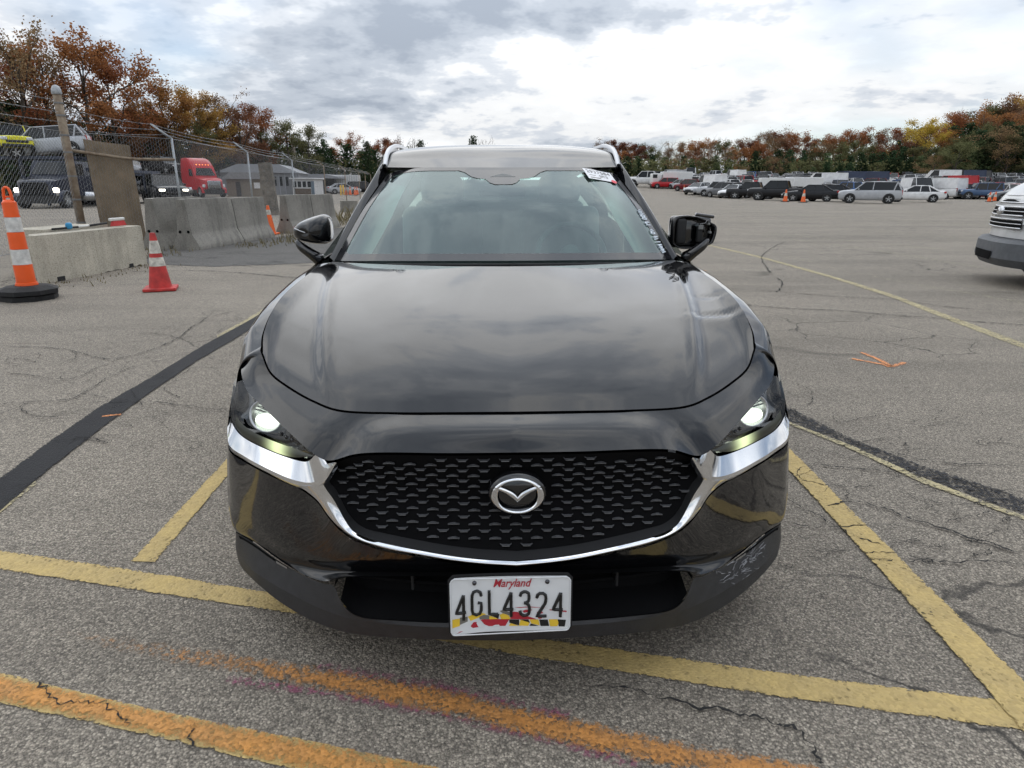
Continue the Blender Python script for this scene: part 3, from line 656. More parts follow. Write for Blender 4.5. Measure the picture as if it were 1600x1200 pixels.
# ---- cladding, intake and lower lip
ct = [K(365, 825, .50), K(369, 828, .455), K(394, 843, .38), K(430, 870, .295), K(460, 889.5, .233), K(475, 897, .203), K(500, 907.5, .16), K(517, 911.5, .133), K(527, 935, .112), K(542, 953, .096), K(565, 962.5, .078), K(610, 967, .055), K(650, 970, .04), K(700, 972.5, .028), K(750, 974.5, .02), K0(976, .016)]
cm = [K(364.5, 850, .49), K(371, 862, .445), K(390, 885, .365), K(422, 907, .285), K(448, 922, .235), K(470, 934, .20), K(492, 945, .165), K(512, 953, .138), K(530, 960, .115), K(550, 965, .095), K(575, 969, .075), K(612, 973, .052), K(652, 976.5, .036), K(700, 979, .024), K(750, 981, .016), K0(982.5, .012)]
cb = [K(368, 868, .50), K(373, 880, .455), K(394, 903, .375), K(424, 929, .30), K(450, 947, .25), K(472, 960, .215), K(495, 971, .182), K(518, 979.5, .155), K(538, 985, .133), K(560, 989, .113), K(585, 992, .094), K(620, 994.5, .072), K(655, 996.5, .056), K(700, 998.5, .044), K(750, 1000, .036), K0(1001, .032)]
cu = [np.array(p)*[.97, 1, 1]+[0, .10, -.004] for p in cb]
LC = [arc(q, 80) for q in (ct, cm, cb)]; clad = MB(); G1 = loft(LC[:2], 10); G2 = loft(LC[1:], 6)
clad.mirror(G1, flip=True); clad.mirror(G2, flip=True); clad.mirror(np.stack([LC[2], arc(cu, 80)]), flip=True)
s0 = np.array([LC[0][0], LC[1][0], LC[2][0]]); s1 = np.array([[.895, .56, .31], [.895, .56, .25], [.88, .56, .20]]); clad.mirror(np.stack([s0, s1]), flip=True)
clad.build('lower_cladding', 'cladding', car, angle=28)
sk = MB()   # rubbed patch on the cladding: light scratches following the surface
rs = random.Random(3)
for k in range(70):
    jj = rs.gauss(22, 5.0); ii = rs.gauss(4.2, 2.4); pts = []
    dj, di = rs.uniform(-1.6, 1.6), rs.uniform(-.9, .9)
    for q in range(5):
        a_, c_ = min(max(jj+dj*q*.45+rs.uniform(-.25, .25), 1), 78), min(max(ii+di*q*.45, .2), 8.8)
        i0, j0 = int(c_), int(a_); f1, f2 = c_-i0, a_-j0
        p = (G1[i0, j0]*(1-f2)+G1[i0, j0+1]*f2)*(1-f1)+(G1[i0+1, j0]*(1-f2)+G1[i0+1, j0+1]*f2)*f1; pts.append(tuple(p+[.001, -.0015, .001]))
    sk.tube(pts, rs.uniform(.0004, .0013), 4)
so_ = sk.build('scuff_marks', 'scratch', car); so_['label'] = 'pale scrapes on the matt bumper corner'
# intake throat
it_ = arc([K0(899.5, .03), K(700, 898.5, .045), K(605, 898, .085), K(548, 898, .118), K(522, 902, .14), K(519, 912, .14)], 40); ib_ = arc([K0(977, .02), K(700, 973, .034), K(610, 967.5, .062), K(565, 963, .085), K(542, 953, .105), K(527, 935, .12)], 40)
th = MB(); back_t = it_+[0, .10, -.012]; back_b = ib_+[0, .10, .025]
th.mirror(loft([it_, back_t], 3), flip=True); th.mirror(np.stack([back_t, back_b]), flip=True); th.mirror(np.stack([back_b, ib_+[0, .003, .001]]), flip=True)
th.build('air_intake', 'void_black', car)
for x in (-.28, .28):
    mb = MB(); mb.rbox((x, .135, .345), (.008, .05, .085), .003); mb.build('intake_strut', 'matte_black', car)
for z_ in (.372, .322):
    mb = MB(); mb.tube([(x, .10+.30*x*x, z_) for x in np.linspace(-.43, .43, 17)], .006, 6); mb.build('intake_bar', 'void_black', car, smooth=True)

# ---- licence plate
plate = empty('licence_plate', parent=car); plate['label'] = 'bent white licence plate reading 4GL 4324'
PX0, PZ0, PW, PH = -.0165, .364, .300, .153
def plate_bend(x, z):
    """the plate bows and its lower corner under the first character is folded out"""
    k = max(0, (-x-.045)/.11); return -.045 + .004*math.cos(x*9) - .010*k**2*(0.35+.65*(.5-z/PH)) , -.006*k**2*(.5-z/PH)
def on_plate(V, lift):
    out = []
    for (x, z) in V:
        dy, dzz = plate_bend(x, z); out.append((PX0+x, dy-lift+.010*(z/PH), PZ0+z+dzz))
    return out
def plate_grid(outline_fn, name, m, lift):
    mb = MB(); mb.add(on_plate(*outline_fn), []); return mb
rp = []; rc_ = .012
for cx, cz, a0 in ((1, 1, 0), (-1, 1, 90), (-1, -1, 180), (1, -1, 270)):
    for k in range(6):
        a = R(a0+18*k); rp.append((cx*(PW/2-rc_)+rc_*math.cos(a), cz*(PH/2-rc_)+rc_*math.sin(a)))
def strip_fill(poly, n=26):
    """convex outline -> vertical strips so that it can follow the bend"""
    xs_ = np.linspace(min(p[0] for p in poly), max(p[0] for p in poly), n); P = poly+[poly[0]]; top_, bot_ = [], []
    for x in xs_:
        zs = []
        for (x0, z0), (x1, z1) in zip(P[:-1], P[1:]):
            if (x0-x)*(x1-x) <= 0 and x0 != x1: zs.append(z0+(z1-z0)*(x-x0)/(x1-x0))
            elif x0 == x1 == x: zs += [z0, z1]
        top_.append((x, max(zs))); bot_.append((x, min(zs)))
    return top_, bot_
def plate_piece(name, poly, m, lift, n=26, nz=5, parent=plate):
    t_, b2 = strip_fill(poly, n); rows = []
    for j in range(nz):
        f = j/(nz-1); rows.append(on_plate([(tx, tz*(1-f)+bz2*f) for (tx, tz), (_, bz2) in zip(t_, b2)], lift))
    mb = MB(); mb.grid(np.array(rows), flip=True); return mb.build(name, m, parent, smooth=True)
plate_piece('plate_back', [(x*1.03, z*1.06+.001) for x, z in rp], 'matte_black', -.006)
plate_piece('plate_face', rp, 'plate_white', 0)
rim = MB(); rim.tube(on_plate([(x*.985, z*.97) for x, z in rp], .0012), .0016, 5, closed=True); rim.build('plate_rim', 'plate_white', plate, smooth=True)
for x in (-.089, .091):
    mb = MB(); mb.lathe([(.001, -.004), (.0045, -.0035), (.0058, 0), (.006, .003)], 12, axis='y'); q = on_plate([(x, .061)], .001)[0]; mb.build('plate_screw', 'dark_chrome', plate, smooth=True, loc=q)
# flag band across the foot of the plate (quads in plate metres, x then z)
def fl(pts, m, lift): plate_piece('flag_print', pts, m, lift, n=8, nz=3)
ZF0, ZF1 = -.071, -.054
def pz(px_, pyy): return ((px_-785)/1430*.305, (418-pyy)/690*.155)
for poly, m, l in [
    ([pz(105, 555), pz(190, 555), pz(190, 645), pz(105, 655)], 'plate_yellow', .0006), ([pz(190, 545), pz(282, 545), pz(282, 605), pz(190, 632)], 'plate_grey', .0006),
    ([pz(285, 545), pz(420, 505), pz(500, 535), pz(420, 570), pz(310, 605)], 'plate_yellow', .0007), ([pz(420, 560), pz(470, 540), pz(535, 555), pz(535, 600), pz(420, 595)], 'plate_grey', .0008), ([pz(535, 560), pz(560, 563), pz(640, 600), pz(535, 600)], 'plate_yellow', .0009),
    ([pz(545, 548), pz(655, 535), pz(650, 590), pz(640, 600)], 'plate_black', .0010), ([pz(655, 550), pz(690, 530), pz(780, 565), pz(782, 605), pz(660, 602)], 'plate_yellow', .0011), ([pz(655, 500), pz(700, 490), pz(780, 520), pz(780, 562), pz(690, 528)], 'plate_grey', .0010),
    ([pz(780, 520), pz(850, 510), pz(960, 565), pz(1080, 605), pz(1080, 612), pz(780, 606)], 'plate_red', .0009), ([pz(430, 600), pz(470, 596), pz(770, 606), pz(768, 690), pz(520, 688), pz(440, 640)], 'plate_red', .0007),
    ([pz(315, 668), pz(350, 620), pz(390, 625), pz(410, 690), pz(340, 692)], 'plate_red', .0008), ([pz(385, 640), pz(410, 602), pz(470, 650), pz(450, 690), pz(405, 690)], 'plate_white', .0010), ([pz(565, 690), pz(600, 672), pz(650, 672), pz(660, 692)], 'plate_white', .0010),
    ([pz(768, 610), pz(885, 612), pz(885, 688), pz(768, 650)], 'plate_black', .0008), ([pz(766, 650), pz(880, 690), pz(764, 690)], 'plate_yellow', .0009), ([pz(888, 612), pz(1010, 655), pz(1005, 695), pz(882, 690)], 'plate_yellow', .0008),
    ([pz(888, 612), pz(1005, 612), pz(1012, 655)], 'plate_black', .0009), ([pz(1008, 613), pz(1120, 616), pz(1128, 692), pz(1015, 658)], 'plate_yellow', .0008), ([pz(1010, 660), pz(1115, 695), pz(1005, 694)], 'plate_black', .0009),
    ([pz(1120, 616), pz(1232, 616), pz(1238, 697), pz(1128, 697)], 'plate_black', .0008), ([pz(1232, 614), pz(1335, 612), pz(1350, 660), pz(1345, 702), pz(1238, 700)], 'plate_yellow', .0008), ([pz(1337, 614), pz(1435, 620), pz(1430, 705), pz(1346, 703)], 'plate_black', .0008),
    ([pz(925, 505), pz(960, 490), pz(1040, 492), pz(1000, 520), pz(940, 530)], 'plate_red', .0008), ([pz(1090, 520), pz(1150, 512), pz(1170, 535), pz(1110, 550)], 'plate_red', .0008), ([pz(1100, 575), pz(1160, 572), pz(1150, 605), pz(1110, 606)], 'plate_red', .0008),
    ([pz(830, 462), pz(1000, 452), pz(1240, 476), pz(1000, 462), pz(832, 472)], 'plate_red', .0006), ([pz(1240, 490), pz(1440, 505), pz(1440, 525), pz(1240, 500)], 'plate_red', .0006), ([pz(145, 735), pz(190, 712), pz(228, 716)], 'plate_red', .0006)]:
    fl(poly, m, l)
def text_mesh(body, size, mname, sx=1.0, shear=0.0, bold=0.0, ext=0.0):
    cu_ = bpy.data.curves.new('txt', 'FONT'); cu_.body = body; cu_.size = size; cu_.align_x = 'CENTER'; cu_.align_y = 'CENTER'; cu_.shear = shear; cu_.offset = bold; cu_.extrude = ext; cu_.resolution_u = 3
    ob = bpy.data.objects.new('txt', cu_); COL.objects.link(ob); dg_ = bpy.context.evaluated_depsgraph_get(); dg_.update()
    me = bpy.data.meshes.new_from_object(ob.evaluated_get(dg_)); bpy.data.objects.remove(ob); bpy.data.curves.remove(cu_)
    for v in me.vertices: v.co.x *= sx
    me.materials.clear(); me.materials.append(MAT[mname]); return me
def plate_text(name, body, x, z, size, m, sx=1., shear=0., bold=0., lift=.002, tilt=0.):
    me = text_mesh(body, size, m, sx, shear, bold)
    for v in me.vertices:
        q = on_plate([(x+v.co.x, z+v.co.y+tilt*v.co.x)], lift)[0]; v.co = q
    me.name = name; return link(name, me, plate)
# registration characters as condensed pressed strokes
GL4 = {'4': [[(.78, 1), (.05, .30), (1.0, .30)], [(.78, 1), (.78, 0)]], 'G': [[(.95, .78), (.88, .93), (.62, 1), (.38, 1), (.12, .93), (.05, .78), (.05, .22), (.12, .07), (.38, 0), (.62, 0), (.88, .07), (.95, .22), (.95, .5), (.62, .5)]],
       'L': [[(.1, 1), (.1, 0), (.95, 0)]], '3': [[(.05, .82), (.15, .95), (.40, 1), (.62, 1), (.88, .93), (.93, .76), (.86, .60), (.60, .53), (.42, .53)], [(.60, .53), (.90, .44), (.97, .25), (.90, .07), (.62, 0), (.38, 0), (.12, .06), (.03, .20)]],
       '2': [[(.05, .80), (.12, .94), (.40, 1), (.62, 1), (.88, .93), (.95, .76), (.88, .58), (.05, .03), (1.0, .03)]]}
for ch, x0, z0 in [('4', -.1365, -.036), ('G', -.097, -.026), ('L', -.0555, -.027), ('4', -.0185, -.034), ('3', .0225, -.032), ('2', .064, -.036), ('4', .1045, -.036)]:
    mb = MB()
    for st in GL4[ch]:
        pts = resample([(x0+px_*.0255, z0+pz_*.066) for px_, pz_ in st], 16); mb.tube(on_plate([tuple(p) for p in pts], .0010), .0042, 6)
    mb.build('plate_character', 'plate_black', plate, smooth=True)
plate_text('plate_heading', 'Maryland', .002, .058, .031, 'plate_red', .80, .35, .0004)

# ---- fenders, doors, rear: one skin per panel
def side_skin(y0, y1, n, t0=0., t1=1., m=14):
    ys = np.linspace(y0, y1, n); G = np.zeros((m, n, 3))
    bx_ = np.interp(ys, [.55, .68, .87, 1.19, 1.61, 2.5, 3.3, 3.9, 4.2, 4.38], [.855, .870, .884, .889, .891, .890, .890, .870, .80, .70]); bz_ = np.interp(ys, [.55, .68, .87, 1.19, 1.61, 2.5, 3.3, 3.9, 4.38], [.80, .888, .923, .965, .998, 1.02, 1.06, 1.09, 1.05])
    wd = np.interp(ys, [.5, .9, 1.3, 2.2, 3.2, 3.6, 4.1, 4.38], [.893, .8975, .893, .888, .893, .8975, .87, .76])
    for j, t in enumerate(np.linspace(t0, t1, m)):
        z_ = bz_*(1-t)+.26*t; G[j, :, 0] = bx_+(wd-bx_)*np.sin(min(1, t*2.2)*math.pi/2)-.012*np.clip(t-.6, 0, 1)+ .012*math.sin(math.pi*min(1, t*1.1))*np.interp(ys, [1.3, 1.8, 2.9, 3.3], [0, -1, -1, 0]); G[j, :, 1] = ys; G[j, :, 2] = z_
    return G
AX = ((.915, .345), (3.57, .345))
keepw = lambda c: all((c[1]-ay)**2+(c[2]-az)**2 > .385**2 for ay, az in AX)
for s in (1, -1):
    for nm, y0, y1, k in (('fender', .555, 1.52, 60), ('front_door', 1.527, 2.55, 40), ('rear_door', 2.557, 3.30, 40), ('rear_quarter', 3.307, 4.36, 66)):
        mb = MB(); Gs = side_skin(y0, y1, k, m=30)*[s, 1, 1]; mb.grid(Gs, flip=s > 0, keep=keepw)
        if nm == 'fender':   # top of the fender up to the hood edge
            yy = Gs[0, :, 1]; e = np.stack([np.interp(yy, E1[:, 1], E1[:, 0])*s+.007*s, yy, np.interp(yy, E1[:, 1], E1[:, 2])-.004], 1); md = .5*(e+Gs[0]); md[:, 2] += .010; md[:, 0] += .008*s
            mb.grid(loft([e, md, Gs[0]], 8), flip=s > 0)
            eA = cr([GL[0, -1], GL[8, -1], GL[15, -1], GL[-1, -1]], 12)*[s, 1, 1]; eB = cr([e[0], md[0], Gs[0, 0], Gs[3, 0]], 12); mb.grid(loft([eA+[.001*s, .003, -.001], .5*(eA+eB)+[.003*s, 0, .002], eB], 5), flip=s > 0)
            eC = cr([Gs[3, 0], Gs[10, 0]], 8); eD = cr([np.array(K(366, 590, .575))*[s, 1, 1], np.array(K(357, 640, .50))*[s, 1, 1], sd0[0]*[s, 1, 1]], 8); mb.grid(np.stack([eD, .5*(eC+eD)+[.004*s, 0, 0], eC]), flip=s > 0)
        po = mb.build(nm, 'car_paint', car, smooth=True)
        if 'door' in nm:
            h_ = MB(); h_.rbox((s*.905, y1-.14, .86), (.022, .17, .028), .010); h_.build('door_handle', 'car_paint', po, smooth=True)
    for ay, az in AX:    # arch cladding and wheel
        mb = MB(); ths = np.linspace(R(-14), R(194), 40); ring_i = np.array([[.905*s, ay+.362*math.cos(a), az+.362*math.sin(a)] for a in ths]); ring_o = np.array([[.893*s, ay+.435*math.cos(a), az+.435*math.sin(a)] for a in ths]); dp = ring_i-[.10*s, 0, 0]
        mb.grid(np.stack([ring_o, ring_o*.3+ring_i*.7+[.008*s, 0, 0], ring_i, dp]), flip=s < 0); mb.build('arch_cladding', 'cladding', car, smooth=True)
        wl = MB(); wl.lathe([(.10, -.005), (.10, .10)], 16, axis='x'); 
        liner = MB(); lr = np.array([[.80*s, ay+.40*math.cos(a), az+.40*math.sin(a)] for a in ths]); liner.grid(np.stack([lr, lr-[.25*s, 0, 0]])); liner.build('wheel_liner', 'void_black', car)
        wo = empty('wheel', (s*.78, ay, az), parent=car)
        ty = MB(); ty.lathe([(.235, -.10), (.31, -.108), (.338, -.09), (.345, -.05), (.345, .05), (.338, .09), (.31, .108), (.235, .10)], 40, axis='x', cap=False); ty.build('tyre', 'rubber', wo, smooth=True)
        rm = MB(); rm.lathe([(.24, s*.095), (.225, s*.085), (.215, s*.02), (.215, -s*.09)], 40, axis='x', cap=False); rm.lathe([(.001, s*.07), (.055, s*.07), (.06, s*.03)], 16, axis='x', cap=False)
        for k in range(5):
            a = 2*math.pi*k/5; rot = Matrix.Rotation(a, 3, 'X'); c_ = rot @ Vector((s*.072, 0, .135)); rm.box(c_, (.022, .052, .175), rot=rot, taper=(1, .75))
        rm.build('rim', 'satin_aluminium', wo, angle=35)
    sl = MB(); sl.rbox((s*.865, 2.24, .27), (.07, 1.95, .13), .03); sl.build('sill', 'cladding', car, smooth=True)

# ---- windscreen, pillars, roof, side glass
ws_b = arc([(0, 1.275, 1.060), (.3, 1.30, 1.058), (.55, 1.385, 1.050), (.70, 1.475, 1.040), (.762, 1.535, 1.036)], 30)
def xup(p, z_): return p
tc_, tcr = K(787, 262, 2.06), K(614, 268, 2.20)
ws_t = arc([(0, 2.06, tc_[2]), (.25, 2.08, tc_[2]+.001), (.45, 2.13, tc_[2]-.001), (.60, 2.20, K(613, 269, 2.20)[2])], 30)
ws_m = .5*(ws_b+ws_t); ws_m[:, 2] += .022; ws_m[:, 1] -= .012
WS = loft([ws_b, ws_m, ws_t], 26)
mb = MB(); mb.mirror(WS); wso = mb.build('windscreen', 'windscreen_glass', car, smooth=True)
def ws_pt(a, t, lift=0.):
    """point on the screen: a in -1..1 across, t in 0..1 from base to header"""
    j = min(max(t, 0), 1)*25; i = abs(a)*29; j0, i0 = min(int(j), 24), min(int(i), 28); f, h_ = j-j0, i-i0
    q = (WS[j0, i0]*(1-h_)+WS[j0, i0+1]*h_)*(1-f)+(WS[j0+1, i0]*(1-h_)+WS[j0+1, i0+1]*h_)*f
    n_ = np.array([0, -.52, .854]); q = q+n_*lift; return (math.copysign(q[0], a) if a else q[0], q[1], q[2])
fr = MB(); L_ = .0018
def fpatch(a0, a1, t0, t1, na, ntt, f0=None, f1=None):
    G = np.array([[ws_pt(a, (t0 if f0 is None else f0(a))*(1-k/(ntt-1))+(t1 if f1 is None else f1(a))*k/(ntt-1), L_) for a in np.linspace(a0, a1, na)] for k in range(ntt)]); fr.grid(G)
fpatch(-1, 1, 0, .075, 41, 3, f1=lambda a: .058+.05*max(0, abs(a)-.90)/.1*1.2)
fpatch(-1, 1, .955, 1, 41, 3, f0=lambda a: .952-.05*max(0, abs(a)-.86)/.14)
for s in (1, -1):
    G = np.array([[ws_pt(s*a, t, L_+.0004) for a in np.linspace(.945-.0*t, 1, 4)] for t in np.linspace(0, 1, 20)]); fr.grid(G, flip=s < 0)
# shade band and sensor housing silhouette behind the mirror
prof = [(-.36, .957), (-.30, .925), (-.24, .86), (-.19, .835), (-.13, .825), (-.10, .775), (-.06, .748), (.06, .748), (.10, .775), (.13, .825), (.19, .835), (.24, .86), (.30, .925), (.36, .957)]
G = np.array([[ws_pt(a, .958, L_+.0006) for a, t in prof], [ws_pt(a, t, L_+.0006) for a, t in prof]]); fr.grid(G, flip=True)
fr.build('windscreen_border', 'frit', wso)
sm = MB(); G = np.array([[ws_pt(a, .905, .003), ws_pt(a*.05, .905, .003)] for a in (-.115, .115)]); sm.add([ws_pt(-.10, .855, .0035), ws_pt(.10, .855, .0035), ws_pt(.0, .905, .0035)], [(0, 1, 2)]); sm.build('camera_window', 'interior_grey', wso)
# inspection sticker
stk = empty('sticker', parent=wso); stk['label'] = 'white paper sticker reading 2937584'
def on_ws(a0, t0, ux, uy, P_, lift):
    o = Vector(ws_pt(a0, t0, lift)); ex = (Vector(ws_pt(a0+.04, t0, lift))-o).normalized(); ey = (Vector(ws_pt(a0, t0+.06, lift))-o).normalized()
    return [tuple(o+ex*p[0]*ux+ey*p[1]*uy) for p in P_]
mb = MB(); q = on_ws(.795, .895, 1, 1, [(-.088, -.062), (.088, -.062), (.088, .062), (-.088, .062)], .004); mb.add(q, [(0, 1, 2, 3)]); mb.build('sticker_paper', 'paper_white', stk)
def ws_text(body, a, t, dx, dy, size, m, sx=1., rot=0., lift=.005, parent=None, name='sticker_print'):
    me = text_mesh(body, size, m, sx); vs_ = [(v.co.x*math.cos(rot)-v.co.y*math.sin(rot)+dx, v.co.x*math.sin(rot)+v.co.y*math.cos(rot)+dy) for v in me.vertices]
    for v, q in zip(me.vertices, on_ws(a, t, 1, 1, vs_, lift)): v.co = q
    me.name = name; return link(name, me, parent)
ws_text('2937584', .795, .895, 0, .030, .050, 'plate_black', .86, parent=stk)
ws_text('SP/3', .795, .895, .02, -.016, .040, 'plate_black', .8, parent=stk)
mb = MB(); mb.add(on_ws(.795, .895, 1, 1, [(-.07, -.047), (-.005, -.047), (-.005, -.038), (-.07, -.038)], .005), [(0, 1, 2, 3)]); mb.add(on_ws(.795, .895, 1, 1, [(-.07, -.016), (-.03, -.016), (-.03, -.010), (-.07, -.010)], .005), [(0, 1, 2, 3)]); mb.build('sticker_print', 'plate_grey', stk)
mb = MB(); mb.add(on_ws(.795, .895, 1, 1, [(.07+.017*math.cos(2*math.pi*k/10), -.058+.02*math.sin(2*math.pi*k/10)) for k in range(10)], .006), [tuple(range(10))]); mb.build('sticker_dot', 'sticker_red', stk)
# handwriting in paint pen up the edge of the screen
hw = MB(); rh = random.Random(11)
def scrawl(t0, t1, n, amp=.016):
    base = [Vector(ws_pt(.952, t, .004)) for t in np.linspace(t0, t1, n+1)]
    for k in range(n):
        o, e = base[k], base[k+1]; d = (e-o); sd_ = Vector(ws_pt(.99, t0, .002))-Vector(ws_pt(.93, t0, .002)); sd_ = sd_.normalized()
        kind = rh.randint(0, 3); L0 = d.length*.8
        if kind == 0: pts = [o+d.normalized()*(.5+.42*math.cos(a))*L0+sd_*amp*math.sin(a) for a in np.linspace(0, 6.0, 9)]
        elif kind == 1: pts = [o-sd_*amp, o+sd_*amp*1.2]
        elif kind == 2: pts = [o+sd_*amp, o-sd_*amp, o+d*.5-sd_*amp*.2, o+d*.8-sd_*amp]
        else: pts = [o-sd_*amp, o+d*.3+sd_*amp, o+d*.6-sd_*amp, o+d*.85+sd_*amp*.6]
        hw.tube(pts, .0032, 5)
scrawl(.055, .27, 9); scrawl(.31, .47, 6)
hw.build('paint_pen_writing', 'marker_white', wso)
# A pillars: rubber gap, gloss trim
for s in (1, -1):
    e0 = np.array([[p[0]*s, p[1], p[2]] for p in (ws_pt(1, t, 0) for t in np.linspace(0, 1, 24))])
    out_b = np.array([(.800, 1.575, 1.034), (.745, 1.83, 1.205), (.69, 2.04, 1.345), (.652, 2.22, 1.452), (.64, 2.40, 1.505)]); e2 = arc(out_b, 24)*[s, 1, 1]
    e1 = e0+(e2-e0)*.22; mb = MB(); mb.grid(np.stack([e0+[0, 0, -.002], e1+[0, 0, -.012]]), flip=s < 0); mb.build('windscreen_seal', 'matte_black', car)
    m_ = .35*e1+.65*e2; m_[:, 2] += .014; m_[:, 1] -= .010; lo = e2+np.array([.014*s, .05, -.035]); mb = MB(); mb.grid(loft([e1+[0, 0, -.004], m_, e2, lo], 12), flip=s < 0); mb.build('windscreen_pillar', 'car_paint', car, smooth=True)
zr = K(787, 226, 2.62)[2]
rows = []
for y_, zc, xe, ze in ((2.075, tc_[2]+.001, .63, 1.452), (2.22, tc_[2]+.052, .645, 1.492), (2.40, zr-.028, .650, 1.527), (2.62, zr, .650, 1.548), (3.0, zr-.003, .645, 1.548), (3.5, zr-.035, .63, 1.515), (3.95, zr-.09, .60, 1.45), (4.12, zr-.14, .58, 1.40)):
    a_ = np.linspace(0, 1, 24); x = a_*xe; zq = zc+(ze-zc)*a_**3.2; yq = y_+ (.125*a_**2.2 if y_ < 2.2 else .07*a_**2 if y_ < 2.3 else 0*a_); rows.append(np.stack([x, yq, zq], 1))
roof = MB(); roof.mirror(loft(rows, 50)); roof.build('roof', 'car_paint', car, smooth=True)
for s in (1, -1):
    pth = arc([(.622, 2.20, 1.458), (.624, 2.32, 1.528), (.622, 2.48, 1.565), (.618, 2.75, 1.586), (.610, 3.3, 1.578), (.600, 3.75, 1.535), (.598, 3.86, 1.50)], 44)*[s, 1, 1]
    mb = MB(); up_ = pth.copy(); wd = .011; prof_ = [(-wd, -.010), (-wd*.8, .007), (0, .011), (wd*.8, .007), (wd, -.010)]
    mb.grid(np.stack([[p+[a, 0, b_] for a, b_ in prof_] for p in pth]), flip=True); mb.build('roof_rail', 'satin_aluminium', car, smooth=True)
    # rail foot web under the arch
    mb = MB(); low = pth.copy(); low[:, 2] = np.interp(pth[:, 1], [2.2, 2.4, 2.62, 3.0, 3.5, 3.95], [1.45, 1.52, 1.54, 1.54, 1.51, 1.44]); mb.grid(np.stack([pth[:14], low[:14]])); mb.build('rail_foot', 'satin_aluminium', car)
    # side glass
    bl = arc([(.862, 1.66, 1.03), (.865, 2.2, 1.045), (.865, 2.8, 1.07), (.855, 3.4, 1.10), (.84, 3.72, 1.16)], 50)*[s, 1, 1]; tl = arc([(.672, 2.08, 1.33), (.646, 2.28, 1.455), (.648, 2.7, 1.515), (.645, 3.2, 1.505), (.65, 3.70, 1.43)], 50)*[s, 1, 1]
    mm = .5*(bl+tl)+[.004*s, 0, .0]; mb = MB(); mb.grid(loft([bl, mm, tl], 10), flip=s > 0); sg = mb.build('side_window', 'privacy_glass', car, smooth=True)
    top2 = tl+[-.0*s, 0, .012]; r2 = np.stack([np.interp(top2[:, 1], [2.05, 2.4, 2.62, 3, 3.5, 3.95], [.68, .650, .650, .645, .63, .60])*s, top2[:, 1], np.interp(top2[:, 1], [2.05, 2.22, 2.4, 2.62, 3, 3.5, 3.95], [1.40, 1.48, 1.527, 1.548, 1.548, 1.515, 1.45])], 1)
    mb = MB(); mb.grid(np.stack([tl, r2])[:, 8:], flip=s > 0); belt = side_skin(1.55, 3.9, 50, m=2)[0]*[s, 1, 1]; bl2 = bl-[.0, 0, .0]; mb.grid(np.stack([belt, arc([(.862, 1.60, 1.02), (.865, 2.2, 1.043), (.865, 2.8, 1.068), (.855, 3.4, 1.098), (.80, 3.9, 1.17)], 50)*[s, 1, 1]]), flip=s < 0)
    mb.build('window_frame', 'piano_black', car, smooth=True)
    for y_ in (2.53, 3.28):
        mb = MB(); i_ = int(np.argmin(abs(bl[:, 1]-y_))); j_ = int(np.argmin(abs(tl[:, 1]-y_+.05))); a_, c_ = bl[i_]+[.006*s, 0, 0], tl[j_]+[.006*s, 0, 0]; md = .5*(a_+c_)+[.004*s, 0, 0]; mb.tube(cr([a_, md, c_], 8), .03, 6); mb.build('window_pillar', 'piano_black', car)
    # C pillar / rear quarter cap
    mb = MB(); a_ = arc([(.84*s, 3.72, 1.16), (.78*s, 3.70, 1.30), (.66*s, 3.70, 1.43)], 10); c_ = arc([(.80*s, 4.05, 1.12), (.70*s, 4.12, 1.25), (.58*s, 4.13, 1.40)], 10); mb.grid(loft([a_, c_], 4), flip=s > 0); mb.grid(np.stack([arc([(.84*s, 3.72, 1.16), (.86*s, 3.8, 1.10), (.87*s, 3.9, 1.09)], 8), arc([(.80*s, 4.05, 1.12), (.80*s, 4.15, 1.08), (.80*s, 4.2, 1.06)], 8)]), flip=s > 0); mb.build('rear_pillar', 'car_paint', car, smooth=True)
rh_ = MB(); rh_.mirror(np.stack([[(x, 4.12+.05*(1-(x/.6)**2), 1.40) for x in np.linspace(0, .58, 12)], [(x, 4.30+.05*(1-(x/.7)**2), 1.08) for x in np.linspace(0, .72, 12)]]), flip=False); rh_.build('rear_window', 'rear_glass', car, smooth=True)
tg = MB(); tg.mirror(loft([[(x, 4.30+.05*(1-(x/.7)**2), 1.08) for x in np.linspace(0, .74, 14)], [(x, 4.40+.03*(1-(x/.8)**2), .85) for x in np.linspace(0, .78, 14)], [(x, 4.36, .30) for x in np.linspace(0, .80, 14)]], 14)); tg.build('tailgate', 'car_paint', car, smooth=True)
under = MB(); under.box((0, 2.35, .24), (1.45, 3.4, .04)); under.build('underbody', 'void_black', car)
# cowl, wipers
cw = MB(); cwl = arc(rear_c, 30); cw.mirror(np.stack([cwl+[0, -.02, -.012], cwl+[0, .09, -.008]])); cw.build('cowl', 'matte_black', car)
for a0, a1 in ((-.62, .05), (.02, .68)):
    mb = MB(); mb.tube([tuple(np.array(ws_pt(a, .0, .012))-[0, .03, .022]) for a in np.linspace(a0, a1, 12)], .007, 6); mb.build('wiper', 'matte_black', car, smooth=True)
